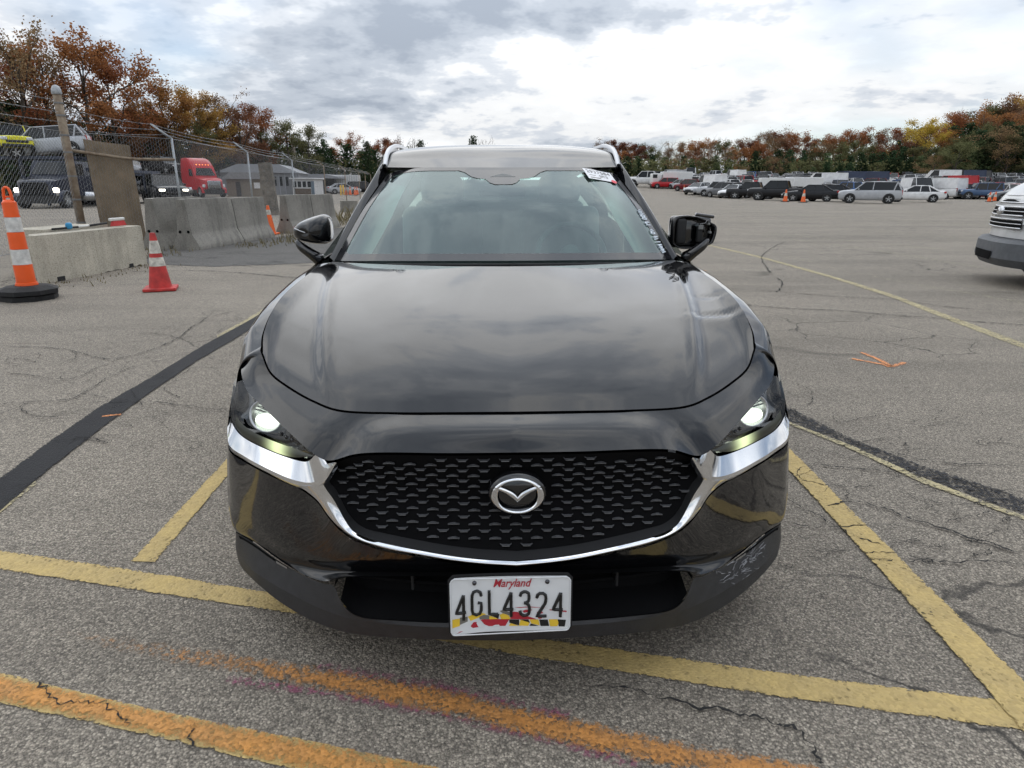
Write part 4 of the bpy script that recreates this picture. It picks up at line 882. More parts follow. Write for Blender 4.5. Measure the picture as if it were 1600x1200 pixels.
# mirrors
def mirror(s, broken):
    mo = empty('wing_mirror', parent=car)
    C0 = np.array(K(492, 362, 1.76)); C0[0] += .0
    if not broken:
        ring = []
        for k, (yo, sc_) in enumerate([(-.085, .12), (-.075, .55), (-.05, .82), (-.01, .97), (.035, 1.0), (.06, .97)]):
            P_ = []
            for a in np.linspace(0, 2*math.pi, 28, endpoint=False):
                # outline: pointed outer end, blunt inner end, flat keel
                cx_, cz_ = math.cos(a), math.sin(a); rx = .105 if cx_ > 0 else .085; rz = .096 if cz_ > 0 else .066
                p_ = 3.3; d_ = (abs(cx_)**p_+abs(cz_)**p_)**(-1/p_); xx, zz_ = rx*d_*cx_, rz*d_*cz_
                zz_ *= (1-.62*(xx+.085)/.19) if cz_ > 0 else (1-.30*(xx+.085)/.19); P_.append((C0[0]+xx*sc_-.004, C0[1]+yo+.03*max(0, xx)/.1, C0[2]+.012+zz_*sc_))
            ring.append(P_)
        G = np.array(ring)*[s, 1, 1]; mb = MB(); mb.grid(G, closeu=True, flip=s < 0); mb.add([tuple(p) for p in G[0]], [tuple(range(28))]); mb.build('mirror_shell', 'car_paint', mo, smooth=True)
        gl_ = MB(); gl_.add([tuple((p-G[-1].mean(0))*.93+G[-1].mean(0)-[0, .012, 0]) for p in G[-1]], [tuple(range(28))]); gl_.build('mirror_glass', 'chrome', mo)
        ln = MB(); ln.tube([tuple(p) for p in (np.array([K(463, 352, 1.70), K(472, 356, 1.685), K(480, 359, 1.675)])+[0, 0, 0])*[s, 1, 1]], .0022, 6); ln.build('turn_signal', 'satin_aluminium', mo)
    else:
        # cover torn off: open frame, backing plate, motor and plugs in view
        mb = MB(); c = C0*[s, 1, 1]; mb.rbox((c[0]+.0, c[1]+.045, c[2]+.004), (.205, .05, .150), .022); mb.build('mirror_frame', 'piano_black', mo, smooth=True)
        mb = MB(); out = arc([(-.10, 0, -.05), (-.098, 0, .05), (-.075, 0, .078), (.0, 0, .080), (.07, 0, .055), (.108, 0, .03), (.102, 0, -.03), (.085, 0, -.052), (.02, 0, -.070), (-.06, 0, -.072), (-.10, 0, -.05)], 40)
        a_ = out+c+[0, -.035, 0]; mb.grid(np.stack([a_+[0, .07, 0], a_, out*.90+c+[0, -.03, 0], out*.88+c+[0, .02, 0]]), flip=False); mb.build('mirror_shell', 'car_paint', mo, smooth=True)
        mb = MB(); mb.rbox((c[0]-.06, c[1]-.015, c[2]+.01), (.045, .05, .12), .012); mb.rbox((c[0]+.03, c[1]-.02, c[2]-.004), (.026, .03, .075), .006); mb.build('mirror_motor', 'matte_black', mo, smooth=True)
        mb = MB(); mb.rbox((c[0]+.03, c[1]-.037, c[2]+.030), (.022, .012, .022), .003); mb.lathe([(.001, -.01), (.006, -.008), (.006, .02)], 10, axis='y', c=(c[0]+.068, c[1]-.03, c[2]+.045)); mb.lathe([(.001, -.01), (.006, -.008), (.006, .02)], 10, axis='y', c=(c[0]+.078, c[1]-.03, c[2]+.005)); mb.build('mirror_plug', 'interior_grey', mo)
        mb = MB(); mb.tube(cr([tuple(c+[.025, -.034, .045]), tuple(c+[.05, -.04, .05]), tuple(c+[.055, -.04, .062]), tuple(c+[.075, -.036, .066])], 12), .002, 5); mb.build('mirror_wire', 'scratch', mo)
        mb = MB(); mb.rbox((c[0]+.045, c[1]-.03, c[2]+.083), (.09, .03, .016), .006, rot=Matrix.Rotation(R(8), 3, 'Y')); mb.build('mirror_cap_stub', 'piano_black', mo, smooth=True)
    ar = MB(); pth = cr([K(466, 371, 1.72), K(475, 382, 1.72), K(490, 393, 1.735), K(503, 402, 1.76)], 12)*[s, 1, 1]; ar.tube(pth, [.010, .014, .018, .021, .023, .024, .025, .026, .028, .030, .032, .034], 8); ar.build('mirror_arm', 'piano_black', mo, smooth=True)
    if broken: mo['label'] = 'broken wing mirror with its cover and glass gone'
mirror(1, True); mirror(-1, False)

# ---- interior seen through the screen
db = MB(); db.grid(loft([[(x, 1.45+.1*(x/.7)**2, 1.00) for x in np.linspace(-.72, .72, 20)], [(x, 1.75, 1.02-.0*abs(x)) for x in np.linspace(-.72, .72, 20)], [(x, 2.0, .96) for x in np.linspace(-.74, .74, 20)], [(x, 2.02, .6) for x in np.linspace(-.74, .74, 20)]], 16)); db.build('dashboard', 'interior_dark', car, smooth=True)
sw = MB(); cs = Vector((.37, 2.13, .99)); rot = Matrix.Rotation(R(62), 3, 'X')
sw.tube([cs+rot @ Vector((.185*math.cos(a), .185*math.sin(a), 0)) for a in np.linspace(0, 2*math.pi, 36, endpoint=False)], .016, 8, closed=True)
for a in (0, math.pi, -math.pi/2): sw.tube([cs, cs+rot @ Vector((.18*math.cos(a), .18*math.sin(a), 0))], .014, 6)
sw.lathe([(.001, 0), (.055, .005), (.06, .03)], 18, axis='y', c=tuple(cs+Vector((0, -.0, 0)))); sw.build('steering_wheel', 'interior_grey', car, smooth=True)
for x in (.37, -.37):
    se = empty('seat', parent=car)
    mb = MB(); mb.rbox((x, 2.72, .93), (.50, .14, .62), .06, rot=Matrix.Rotation(R(-14), 3, 'X')); mb.build('seat_back', 'interior_grey', se, smooth=True)
    mb = MB(); mb.rbox((x, 2.83, 1.335), (.26, .10, .17), .045, rot=Matrix.Rotation(R(-10), 3, 'X')); mb.build('headrest', 'interior_grey', se, smooth=True)
    mb = MB(); mb.rbox((x, 2.48, .62), (.50, .50, .14), .05); mb.build('seat_cushion', 'interior_dark', se, smooth=True)
rs_ = MB(); rs_.rbox((0, 3.55, .98), (1.25, .16, .55), .06); rs_.build('rear_bench', 'interior_grey', car, smooth=True)
hd = MB(); hd.mirror(np.stack([[(x, 2.16+.08*(x/.6)**2, 1.435) for x in np.linspace(0, .6, 10)], [(x, 2.6, 1.50) for x in np.linspace(0, .62, 10)], [(x, 3.9, 1.42) for x in np.linspace(0, .6, 10)]]), flip=True); hd.build('headliner', 'headliner', car, smooth=True)
for s in (1, -1):
    mb = MB(); a_ = np.array([(.755*s, 1.62, 1.02), (.69*s, 1.85, 1.17), (.64*s, 2.05, 1.31), (.59*s, 2.22, 1.42)]); c_ = a_+[-.12*s, .05, .012]; mb.grid(np.stack([arc(a_, 14), arc(c_, 14)])); mb.build('pillar_trim', 'headliner', car, smooth=True)
fl_ = MB(); fl_.box((0, 2.7, .42), (1.5, 2.4, .02)); fl_.build('cabin_floor', 'interior_dark', car)
rv = MB(); rv.rbox((0, 2.10, 1.335), (.24, .03, .065), .015); rv.build('rear_view_mirror', 'matte_black', car, smooth=True)
for s in (1, -1):
    mb = MB(); mb.rbox((s*.17, 2.22, 1.415), (.13, .10, .012), .004, rot=Matrix.Rotation(R(-12), 3, 'X')); mb.build('sun_visor', 'headliner', car)
# pen scribble on the hood
sc_ = MB(); q0 = np.array(K(1020, 440, 1.18)); rsx = random.Random(2)
def hz(x, y):
    P_ = Hr.reshape(-1, 3); i = np.argmin((P_[:, 0]-x)**2+(P_[:, 1]-y)**2); return P_[i, 2]+.003
pen = [(.64, 1.06), (.67, 1.08), (.655, 1.11), (.635, 1.09), (.66, 1.13), (.675, 1.17), (.65, 1.20), (.69, 1.22), (.67, 1.25), (.70, 1.30)]
sc_.tube([(x, y, hz(x, y)) for x, y in cr(pen, 50)], .0016, 5); sc_.build('pen_scribble', 'matte_black', hood_o)
# ------------------------------------------------------------------ yard edge: blocks, barriers, cones, fence
def concrete_mat(name, col, stain):
    m = bpy.data.materials.new(name); m.use_nodes = True; t = m.node_tree; B = NB(t); p = t.nodes['Principled BSDF']; tc = B.n('ShaderNodeTexCoord').outputs['Object']
    big = B.ramp(B.noise(tc, 1.7, 4, .6), [(.3, tuple(c*.72 for c in col)), (.7, col)])
    sp = B.ramp(B.noise(tc, 45, 3, .7), [(.34, .62), (.5, 1.0), (.75, 1.12)])
    drip = B.n('ShaderNodeMapping', {'Vector': tc, 'Scale': (2.6, 2.6, .45)}).outputs[0]
    dr = B.ramp(B.noise(drip, 1.6, 5, .65), [(.36, 1-stain), (.52, 1.0)])
    pit = B.ramp(B.n('ShaderNodeTexVoronoi', {'Vector': tc, 'Scale': 14.0}).outputs['Distance'], [(.06, .55), (.12, 1.0)])
    c = B.mix(1.0, B.mix(1.0, B.mix(1.0, big, sp, 'MULTIPLY'), dr, 'MULTIPLY'), pit, 'MULTIPLY')
    t.links.new(c, p.inputs['Base Color']); p.inputs['Roughness'].default_value = .92
    bn = B.n('ShaderNodeBump', {'Height': B.noise(tc, 26, 5, .7), 'Strength': .7, 'Distance': .012}); t.links.new(bn.outputs[0], p.inputs['Normal']); MAT[name] = m
concrete_mat('concrete', (.53, .485, .395), .22); concrete_mat('concrete_grey', (.27, .255, .225), .34)
mat('cone_red', (.50, .035, .03), .6, var=.3, scale=9)
mat('cone_orange', (.80, .13, .02), .5, var=.12, scale=12)
mat('orange_plastic', (.85, .105, .012), .42, var=.08)
mat('reflective_white', (.60, .57, .50), .55, var=.35, scale=14)
mat('white_band', (.66, .65, .62), .5, var=.22, scale=13)
mat('black_rubber', (.012, .012, .013), .8, var=.4, scale=20, bump=.4, bscale=50)
mat('galvanised', (.33, .345, .355), .45, metal=.75, var=.2, scale=25)
mat('wire_grey', (.24, .245, .25), .5, metal=.5, var=.1)
mat('rusty_pipe', (.22, .18, .13), .85, var=.5, scale=7, col2=(.13, .085, .055))
mat('timber', (.18, .155, .125), .9, var=.4, scale=5, bump=.6, bscale=18)
mat('panel_brown', (.24, .185, .125), .85, var=.25, scale=2.5)
mat('tool_blue', (.02, .22, .42), .4); mat('tool_red', (.45, .02, .02), .6)
mat('steel_strap', (.2, .2, .2), .5, metal=.6)

def frame_from(a, b_):
    """root location/heading for a thing lying on the ground from a to b_"""
    d = Vector((b_[0]-a[0], b_[1]-a[1])); return d.length, math.atan2(d.y, d.x)
# --- cast block by the fence
A, Bk = at_ground(70, 444), at_ground(231, 413); Lk, hk = frame_from(A, Bk)
blk = empty('concrete_block', (A.x, A.y, 0), hk); tag(blk, 'long pale cast concrete block with chamfered ends behind the striped delineator post', 'concrete block')
def rough_solid(poly_top, poly_bot, h, seed, n=5, amp=.012):
    """stacked loops from bottom outline to top outline with chipped, uneven surface"""
    r = random.Random(seed); mb = MB(); m_ = 9; loops = []
    def dens(poly): return resample(np.array(poly+[poly[0]]), 60)[:-1]
    a, c = dens(poly_bot), dens(poly_top)
    for j in range(m_):
        t = j/(m_-1); q = a*(1-t)+c*t; z_ = h*t
        loops.append([(p[0]+r.uniform(-amp, amp)*.5, p[1]+r.uniform(-amp, amp)*.5, z_+(r.uniform(0, amp*2.4) if j == 0 and r.random() < .3 else 0)) for p in q])
    mb.grid(np.array(loops), closeu=True); mb.add(loops[-1], [tuple(range(59))]); return mb
hB = .66
ob = [(0, 0), (Lk, 0), (Lk+.04, .06), (Lk+.04, .24), (Lk, .30), (.26, .30), (.05, .14)]
mb = rough_solid([(x*.995+.002, y) for x, y in ob], ob, hB, 4); mb.build('block_body', 'concrete', blk, angle=40)
for xx, ww in ((.32, .14), (Lk-.45, .10)):
    ft = MB(); ft.box((xx, .02, .03), (ww, .06, .07)); ft.build('lifting_notch', 'matte_black', blk)
# second, slimmer block behind it
A2 = at_ground(40, 415); blk2 = empty('concrete_block', (A.x+math.cos(hk)*Lk*.25-math.sin(hk)*.34, A.y+math.sin(hk)*Lk*.25+math.cos(hk)*.34, 0), hk+R(1.5)); tag(blk2, 'lower concrete block behind the long pale one, at the foot of the rusty post', 'concrete block')
mb = rough_solid([(0, 0), (Lk*.62, 0), (Lk*.62, .6), (0, .6)], [(-.02, -.02), (Lk*.62, 0), (Lk*.62, .62), (0, .62)], .70, 9); mb.build('block_body', 'concrete', blk2, angle=40)
# --- snow brush lying on the block
tool = empty('snow_brush', (A.x, A.y, hB+.012), hk); tag(tool, 'snow brush with black and white handle and blue grip lying on the concrete block', 'snow brush')
mb = MB(); mb.tube([(Lk*.30, .30, .03), (Lk*.52, .26, .035)], .016, 8); mb.tube([(Lk*.60, .25, .04), (Lk*.76, .22, .06)], .018, 8); mb.build('handle', 'matte_black', tool, smooth=True)
mb = MB(); mb.tube([(Lk*.505, .26, .035), (Lk*.61, .25, .042)], .017, 8); mb.build('handle_sleeve', 'white_band', tool, smooth=True)
mb = MB(); mb.rbox((Lk*.43, .27, .06), (.10, .07, .10), .03); mb.build('grip', 'tool_blue', tool, smooth=True)
mb = MB(); mb.rbox((Lk*.86, .20, .11), (.36, .05, .05), .015); mb.build('squeegee_blade', 'white_band', tool, smooth=True)
mb = MB(); mb.box((Lk*.87, .20, .045), (.34, .06, .08), taper=(.8, .6)); mb.build('bristles', 'tool_red', tool)

# --- jersey barriers
prof_j = [(-.30, 0), (-.30, .075), (-.165, .33), (-.085, 1.03), (.085, 1.03), (.165, .33), (.30, .075), (.30, 0)]
def jersey(a, b_, h, label, seed):
    L, hd = frame_from(a, b_); o = empty('jersey_barrier', (a[0], a[1], 0), hd); tag(o, label, 'barrier', 'concrete barriers along the fence')
    r = random.Random(seed); mb = MB(); k = h/1.03; n = 24; prof2 = resample(np.array(prof_j), 40); G = []
    for i in range(n):
        x = L*i/(n-1); e = .012 if i in (0, n-1) else 0
        G.append([(x, p[0]*(1-e*2)+r.uniform(-.004, .004), max(0, p[1]*k+r.uniform(-.004, .004)-(e if p[1] > .9 else 0))) for p in prof2])
    mb.grid(np.array(G)); mb.add(G[0], [tuple(range(len(prof2)))[::-1]]); mb.add(G[-1], [tuple(range(len(prof2)))]); mb.build('barrier_body', 'concrete_grey', o, angle=35)
    for x in (-.004,):
        q = MB(); q.lathe([(.03, -.006), (.03, .01)], 10, axis='x', c=(x, -.09, .38)); q.lathe([(.03, -.006), (.03, .01)], 10, axis='x', c=(x, .09, .38)); q.build('lifting_hole', 'void_black', o)
    return o
j1a, j1b, j1c = at_ground(292, 391), at_ground(352, 380.5), at_ground(413, 369.5)
d1 = (j1c-j1a).normalized(); sid = Vector((-d1.y, d1.x, 0))
m1 = j1a.lerp(j1c, .535)
jersey(j1a, m1-d1*.02, 1.05, 'nearest concrete jersey barrier, beside the red traffic cone', 1)
jersey(m1+d1*.02, j1c, 1.03, 'second concrete jersey barrier in line, just past the nearest one', 2)
jersey(j1a+sid*.74+d1*.1, m1+sid*.80, 1.06, 'jersey barrier standing behind the nearest one, only its end showing', 3)
j2a, j2b = at_ground(447, 365), at_ground(519, 354.5); d2 = (j2b-j2a).normalized()
Lj = (j2b-j2a).length
jersey(j2a, j2a+d2*Lj*.48, 1.06, 'concrete jersey barrier right behind the orange cone', 4)
jersey(j2a+d2*(Lj*.48+.04), j2b, 1.05, 'farthest concrete jersey barrier, half hidden by the wing mirror of the black car', 5)
sb = at_ground(546, 331); o = empty('concrete_block', (sb.x, sb.y, 0), R(20)); tag(o, 'small concrete block at the foot of a far fence post beside the windscreen pillar', 'concrete block'); mb = rough_solid([(-.4, -.3), (.4, -.3), (.4, .3), (-.4, .3)], [(-.42, -.32), (.42, -.32), (.42, .32), (-.42, .32)], .55, 3); mb.build('block_body', 'concrete_grey', o)

# --- cones
def cone(loc, h, bands, label, base_m, rz=0., group=None, nm='traffic_cone', simple=False):
    o = empty(nm, loc, rz); tag(o, label, 'traffic cone', group)
    rb, rt = h*.19, h*.045; z0 = h*.055
    mb = MB(); s = h*.265; mb.rbox((0, 0, z0/2+.004), (s*2, s*2, z0), min(.012, z0*.4))
    if not simple:
        for x in (-1, 1):
            for y in (-1, 1): mb.box((x*s*.7, y*s*.7, .004), (.06, .06, .012))
    mb.build('base', base_m, o, smooth=False)
    prev = 0
    for k, (f, m_) in enumerate(bands):      # fractions measured down from the tip
        za, zb_ = h-(h-z0)*prev, h-(h-z0)*f; ra, rb_ = rt+(rb-rt)*prev, rt+(rb-rt)*f; bump_ = .0015 if 'white' in m_ else 0
        mb = MB(); mb.lathe([(rb_+bump_, zb_), (ra+bump_, za)]+([(ra*.8, za+.004), (.001, za+.004)] if prev == 0 else []), 22, cap=False); mb.build('sleeve' if 'white' in m_ else 'cone_section', m_, o, smooth=False, angle=50); prev = f
    return o
c1 = at_ground(252, 453)
cone((c1.x, c1.y, 0), .74, [(.135, 'cone_red'), (.365, 'reflective_white'), (.44, 'cone_red'), (.60, 'reflective_white'), (1, 'cone_red')], 'faded red traffic cone with two dirty white bands, in front of the pale block', 'cone_red', R(20))
c2 = at_ground(437.5, 364.5)
cone((c2.x-.12, c2.y-.45, 0), .78, [(.15, 'cone_orange'), (.33, 'reflective_white'), (1, 'cone_orange')], 'orange traffic cone leaning against the end of a jersey barrier', 'cone_orange')
# --- delineator post
d0 = at_ground(47, 467); dp = empty('delineator_post', (d0.x, d0.y, 0)); tag(dp, 'tall orange and white striped delineator post on a black octagonal rubber base', 'delineator')
mb = MB(); oct_ = lambda r, h: (r, h)
mb.lathe([(.30, .0), (.30, .055), (.285, .065)], 8, c=(0, 0, 0)); mb.build('base_ring', 'black_rubber', dp)
mb = MB(); mb.lathe([(.325, .075), (.325, .125), (.22, .165), (.14, .172)], 8); b2 = mb.build('base_ring', 'black_rubber', dp); b2.rotation_euler = (0, 0, R(10))
zt_ = 1.30
secs = [(.172, .205, .115, 'orange_plastic'), (.205, .42, .100, 'orange_plastic'), (.42, .60, .094, 'white_band'), (.60, .80, .088, 'orange_plastic'), (.80, .97, .082, 'white_band'), (.97, 1.14, .076, 'orange_plastic')]
for za, zb_, r_, m_ in secs:
    mb = MB(); mb.lathe([(r_, za), (r_-.003, zb_-.004), (r_-.012, zb_)], 22, cap=False); mb.lathe([(r_+.004, za), (r_+.004, za+.008)], 22, cap=False); mb.build('band' if m_ == 'white_band' else 'tube_section', m_, dp, angle=50)
mb = MB(); mb.lathe([(.066, 1.14), (.05, 1.165), (.001, 1.17)], 22, cap=False); mb.tube(cr([(-.045, 0, 1.15), (-.042, 0, 1.22), (-.03, 0, 1.285), (.0, 0, 1.305), (.03, 0, 1.285), (.042, 0, 1.22), (.045, 0, 1.15)], 20), .016, 8); mb.tube([(-.04, 0, 1.20), (.04, 0, 1.20)], .012, 6); mb.build('handle_loop', 'orange_plastic', dp, smooth=True)

# --- chain-link fence
FH = 2.42
def post_at(u, v):
    """fence post whose fabric top is seen at pixel u, v"""
    lo, hi = 3., 90.
    for _ in range(50):
        mid = .5*(lo+hi); z_ = at_dist(u, v, mid).z
        if z_ < FH: lo = mid
        else: hi = mid
    p = at_dist(u, v, lo); return Vector((p.x, p.y, 0))
p1 = post_at(100, 206); p2 = post_at(268, 217); 
PX = [(364, 238), (436.5, 250.5), (494, 259.5), (538.5, 265.5), (569, 269.5)]
P = [p1, p2]+[post_at(*q) for q in PX]
# straighten the run beyond the second post
dirF = (P[5]-p2).normalized()
for k in range(2, 7): P[k] = p2+dirF*((P[k]-p2).dot(dirF))
pl = post_at(0, 191); pl = p1+(pl-p1)*2.6
P = P+[P[-1]+dirF*6.5, P[-1]+dirF*13.5]
fence = empty('chain_link_fence', (p1.x, p1.y, 0)); tag(fence, 'galvanised chain-link fence topped with three strands of barbed wire', 'fence')
fo = Vector((p1.x, p1.y, 0))
def fabric(a, b_, dw, dh, r):
    L = (b_-a).length; t = (b_-a).normalized(); n = max(2, int(round(L/dw))); m_ = int(round((FH-.06)/(dh/2))); mb = MB(); nn = Vector((-t.y, t.x, 0)); V = []; F = []
    for i in range(n+1):
        pts = []
        for j in range(m_+1):
            off = .5*dw if (j % 2) else -.0*dw; x = (i*dw+off) if i % 2 == 0 else (i*dw+.5*dw-off)
            pts.append((min(max(x, 0), L), (.06+j*dh/2)))
        base = len(V)
        for x, z_ in pts:
            c = a-fo+t*x; sg = nn*((1 if int(z_/dh*2) % 2 else -1)*r*.8)
            V += [c+t*r+Vector((0, 0, z_))+sg, c-t*r*.5+nn*r*.87+Vector((0, 0, z_))+sg, c-t*r*.5-nn*r*.87+Vector((0, 0, z_))+sg]
        for j in range(m_):
            for q in range(3): F.append((base+3*j+q, base+3*j+(q+1) % 3, base+3*j+3+(q+1) % 3, base+3*j+3+q))
    mb.add(V, F); return mb
for k, (a, b_, dw, dh, r) in enumerate([(pl, p1, .066, .094, .0034), (p1, p2, .066, .094, .0034), (P[1], P[2], .070, .10, .0030), (P[2], P[3], .085, .12, .0022), (P[3], P[4], .10, .14, .0020), (P[4], P[5], .13, .18, .002), (P[5], P[6], .16, .22, .002)]):
    fabric(a, b_, dw, dh, r).build('wire_mesh', 'wire_grey', fence)
# terminal post and brace
tp = p1-fo; mb = MB(); mb.tube([tp, tp+Vector((0, 0, 3.20))], .085, 14); po = mb.build('terminal_post', 'rusty_pipe', fence, smooth=True); po['label'] = 'thick rusty post with a domed cap'
mb = MB(); mb.lathe([(.095, 3.17), (.10, 3.20), (.095, 3.27), (.06, 3.34), (.001, 3.365)], 16, c=tuple(tp), cap=False); mb.build('post_cap', 'galvanised', po, smooth=True)
for z_ in (.5, 1.0, 1.5, 2.0, 2.35, 2.75, 3.0):
    mb = MB(); mb.lathe([(.092, z_-.018), (.094, z_), (.092, z_+.018)], 16, c=tuple(tp), cap=False); mb.build('tension_band', 'steel_strap', po, smooth=True)
mb = MB(); a, b_ = p1-fo+Vector((0, 0, 2.05)), p2-fo+Vector((0, 0, 1.93)); mb.tube(cr([a, a.lerp(b_, .5)+Vector((0, 0, -.07)), a.lerp(b_, .72)+Vector((0, 0, -.05)), b_], 12), .034, 8); mb.build('brace_rail', 'rusty_pipe', fence, smooth=True)
arm_dir = Vector((-.42, -.10, .34))
tips = []
for k, q in enumerate(P[1:]):
    c = q-fo; rr = .032
    mb = MB(); mb.tube([c, c+Vector((0, 0, FH+.02))], rr, 8); po = mb.build('line_post', 'galvanised' if k < 3 else 'rusty_pipe', fence, smooth=True)
    mb = MB(); mb.tube([c+Vector((0, 0, FH)), c+Vector((0, 0, FH))+arm_dir], [.034, .024], 6); mb.build('barb_arm', 'galvanised' if k < 3 else 'rusty_pipe', po, smooth=True)
def barb(a, b_, sag, name='barbed_wire', r=.004, step=.14):
    L = (b_-a).length; n = max(8, int(L/.6)); pts = [a.lerp(b_, i/n)+Vector((0, 0, -sag*4*(i/n)*(1-i/n))) for i in range(n+1)]; mb = MB(); mb.tube(pts, r, 4, cap=False)
    rb_ = random.Random(int(L*100)); k = 0.
    while k < L and step:
        i = k/L; q = a.lerp(b_, i)+Vector((0, 0, -sag*4*i*(1-i)))
        for w_ in range(2):
            v = Vector((rb_.uniform(-1, 1), rb_.uniform(-1, 1), rb_.uniform(-1, 1))).normalized()*.028; mb.tube([q-v, q+v], .0028, 3, cap=False)
        k += step
    mb.build(name, 'wire_grey', fence)
for j, (f, zt2) in enumerate(((.28, 2.62), (.62, 2.82), (.97, 3.05))):
    barb(pl-fo+Vector((0, 0, zt2)), p1-fo+Vector((0, 0, zt2)), .05); barb(p1-fo+Vector((0, 0, zt2-.12)), p2-fo+Vector((0, 0, FH))+arm_dir*f, .05)
    for k in range(1, len(P)-1): barb(P[k]-fo+Vector((0, 0, FH))+arm_dir*f, P[k+1]-fo+Vector((0, 0, FH))+arm_dir*f, .06, r=.004+.0012*k, step=.16 if k < 3 else 0)
mb = MB()
for z_ in (FH, .08):
    mb.tube([pl-fo+Vector((0, 0, z_)), p1-fo+Vector((0, 0, z_))], .005, 4); mb.tube([p1-fo+Vector((0, 0, z_)), p2-fo+Vector((0, 0, z_))], .005, 4); mb.tube([p2-fo+Vector((0, 0, z_)), P[-1]-fo+Vector((0, 0, z_))], .006, 4)
mb.build('tension_wire', 'wire_grey', fence)
# --- sheet leaning on the back of the fence
q0, q1 = p1.lerp(p2, .20), p1.lerp(p2, .63); nrm = Vector((-(p2-p1).y, (p2-p1).x, 0)).normalized()
sh = empty('plywood_sheet', (q0+nrm*.12)); tag(sh, 'warped brown board standing behind the chain-link fence next to the rusty post', 'board')
mb = MB(); wv_ = (q1-q0); G = []
for j in range(9):
    row = []
    for i in range(9):
        u_, t_ = i/8, j/8; c = wv_*u_*(.96-.0*t_)+Vector((0, 0, .02+2.28*t_-.08*u_))+nrm*(.10*math.sin(u_*3.1)*t_-.06*t_)-wv_*(.085*t_); row.append(tuple(c))
    G.append(row)
G = np.array(G); mb.grid(G); mb.grid(G+np.array(nrm)*.02, flip=True); mb.build('board', 'panel_brown', sh, smooth=True)
# --- timber upright beyond the barriers
tq = at_ground(425, 336); tm = empty('timber_post', (tq.x, tq.y, 0)); tag(tm, 'weathered grey timber standing upright between the two runs of barriers', 'timber post')
mb = MB(); s_z = (tq-CAM_LOC).length/F_PX; mb.box((-.02, 0, 1.12), (s_z*17, .25, 2.28), rot=Matrix.Rotation(R(-3.2), 3, 'Y')); mb.build('timber', 'timber', tm)
mb = MB(); mb.lathe([(.03, -.15), (.03, -.13)], 8, axis='y', c=(-.1, 0, 1.9)); mb.lathe([(.03, -.15), (.03, -.13)], 8, axis='y', c=(-.03, 0, 1.0)); mb.build('bolt', 'steel_strap', tm)
# --- weeds at the barrier feet
wd = MB(); rw = random.Random(8)
for (u, v, n, h) in ((240, 395, 60, .16), (405, 384, 60, .12), (450, 379, 90, .14), (470, 372, 90, .22), (525, 352, 45, .5), (538, 345, 45, .55), (236, 402, 50, .12), (140, 430, 30, .07), (200, 420, 30, .07), (100, 440, 30, .08)):
    c = at_ground(u, v)
    for k in range(n):
        x, y = c.x+rw.gauss(0, .3), c.y+rw.gauss(0, .3); hh = h*rw.uniform(.4, 1.1); dx_, dy_ = rw.uniform(-.5, .5)*hh, rw.uniform(-.5, .5)*hh; wdt = .008+.006*h
        wd.add([(x-wdt, y, 0), (x+wdt, y, 0), (x+dx_*.5, y+dy_*.5, hh*.7), (x+dx_, y+dy_, hh)], [(0, 1, 2), (0, 2, 3)])
wo = wd.build('dry_weeds', 'dry_grass'); tag(wo, 'dry straw coloured weeds at the foot of the barriers', 'weeds', None, 'stuff')
# ------------------------------------------------------------------ other vehicles
def fleet_paint():
    m = bpy.data.materials.new('fleet_paint'); m.use_nodes = True; t = m.node_tree; B = NB(t); p = t.nodes['Principled BSDF']
    c = B.n('ShaderNodeObjectInfo').outputs['Color']; tc = B.n('ShaderNodeTexCoord').outputs['Object']
    dirt = B.ramp(B.noise(tc, 2.5, 4, .6), [(.35, .82), (.65, 1.0)])
    t.links.new(B.mix(1.0, c, dirt, 'MULTIPLY'), p.inputs['Base Color']); p.inputs['Roughness'].default_value = .3; p.inputs['Specular IOR Level'].default_value = .2; p.inputs['Coat Weight'].default_value = .35; p.inputs['Coat Roughness'].default_value = .08
    MAT['fleet_paint'] = m
fleet_paint()
mat('auto_glass', (.010, .012, .014), .08, spec=.35, var=.05)
mat('tyre', (.013, .013, .013), .85, var=.2); mat('alloy', (.48, .49, .50), .35, metal=.85, var=.1)
mat('tail_red', (.38, .012, .012), .25, coat=.5); mat('lamp_clear', (.62, .64, .66), .18, coat=.6)
mat('lamp_lit', (.9, .9, .85), .3, emit=(1, .93, .78), estr=5.0); mat('lamp_amber', (.8, .3, .05), .3, emit=(1, .38, .06), estr=3.0)
mat('trim_black', (.014, .014, .015), .55, var=.2); mat('bed_black', (.03, .03, .03), .8)
mat('steel_blue', (.035, .045, .075), .6, var=.2); mat('grille_chrome', (.55, .56, .58), .2, metal=.9, var=.1)
mat('box_white', (.66, .66, .65), .5, var=.06)

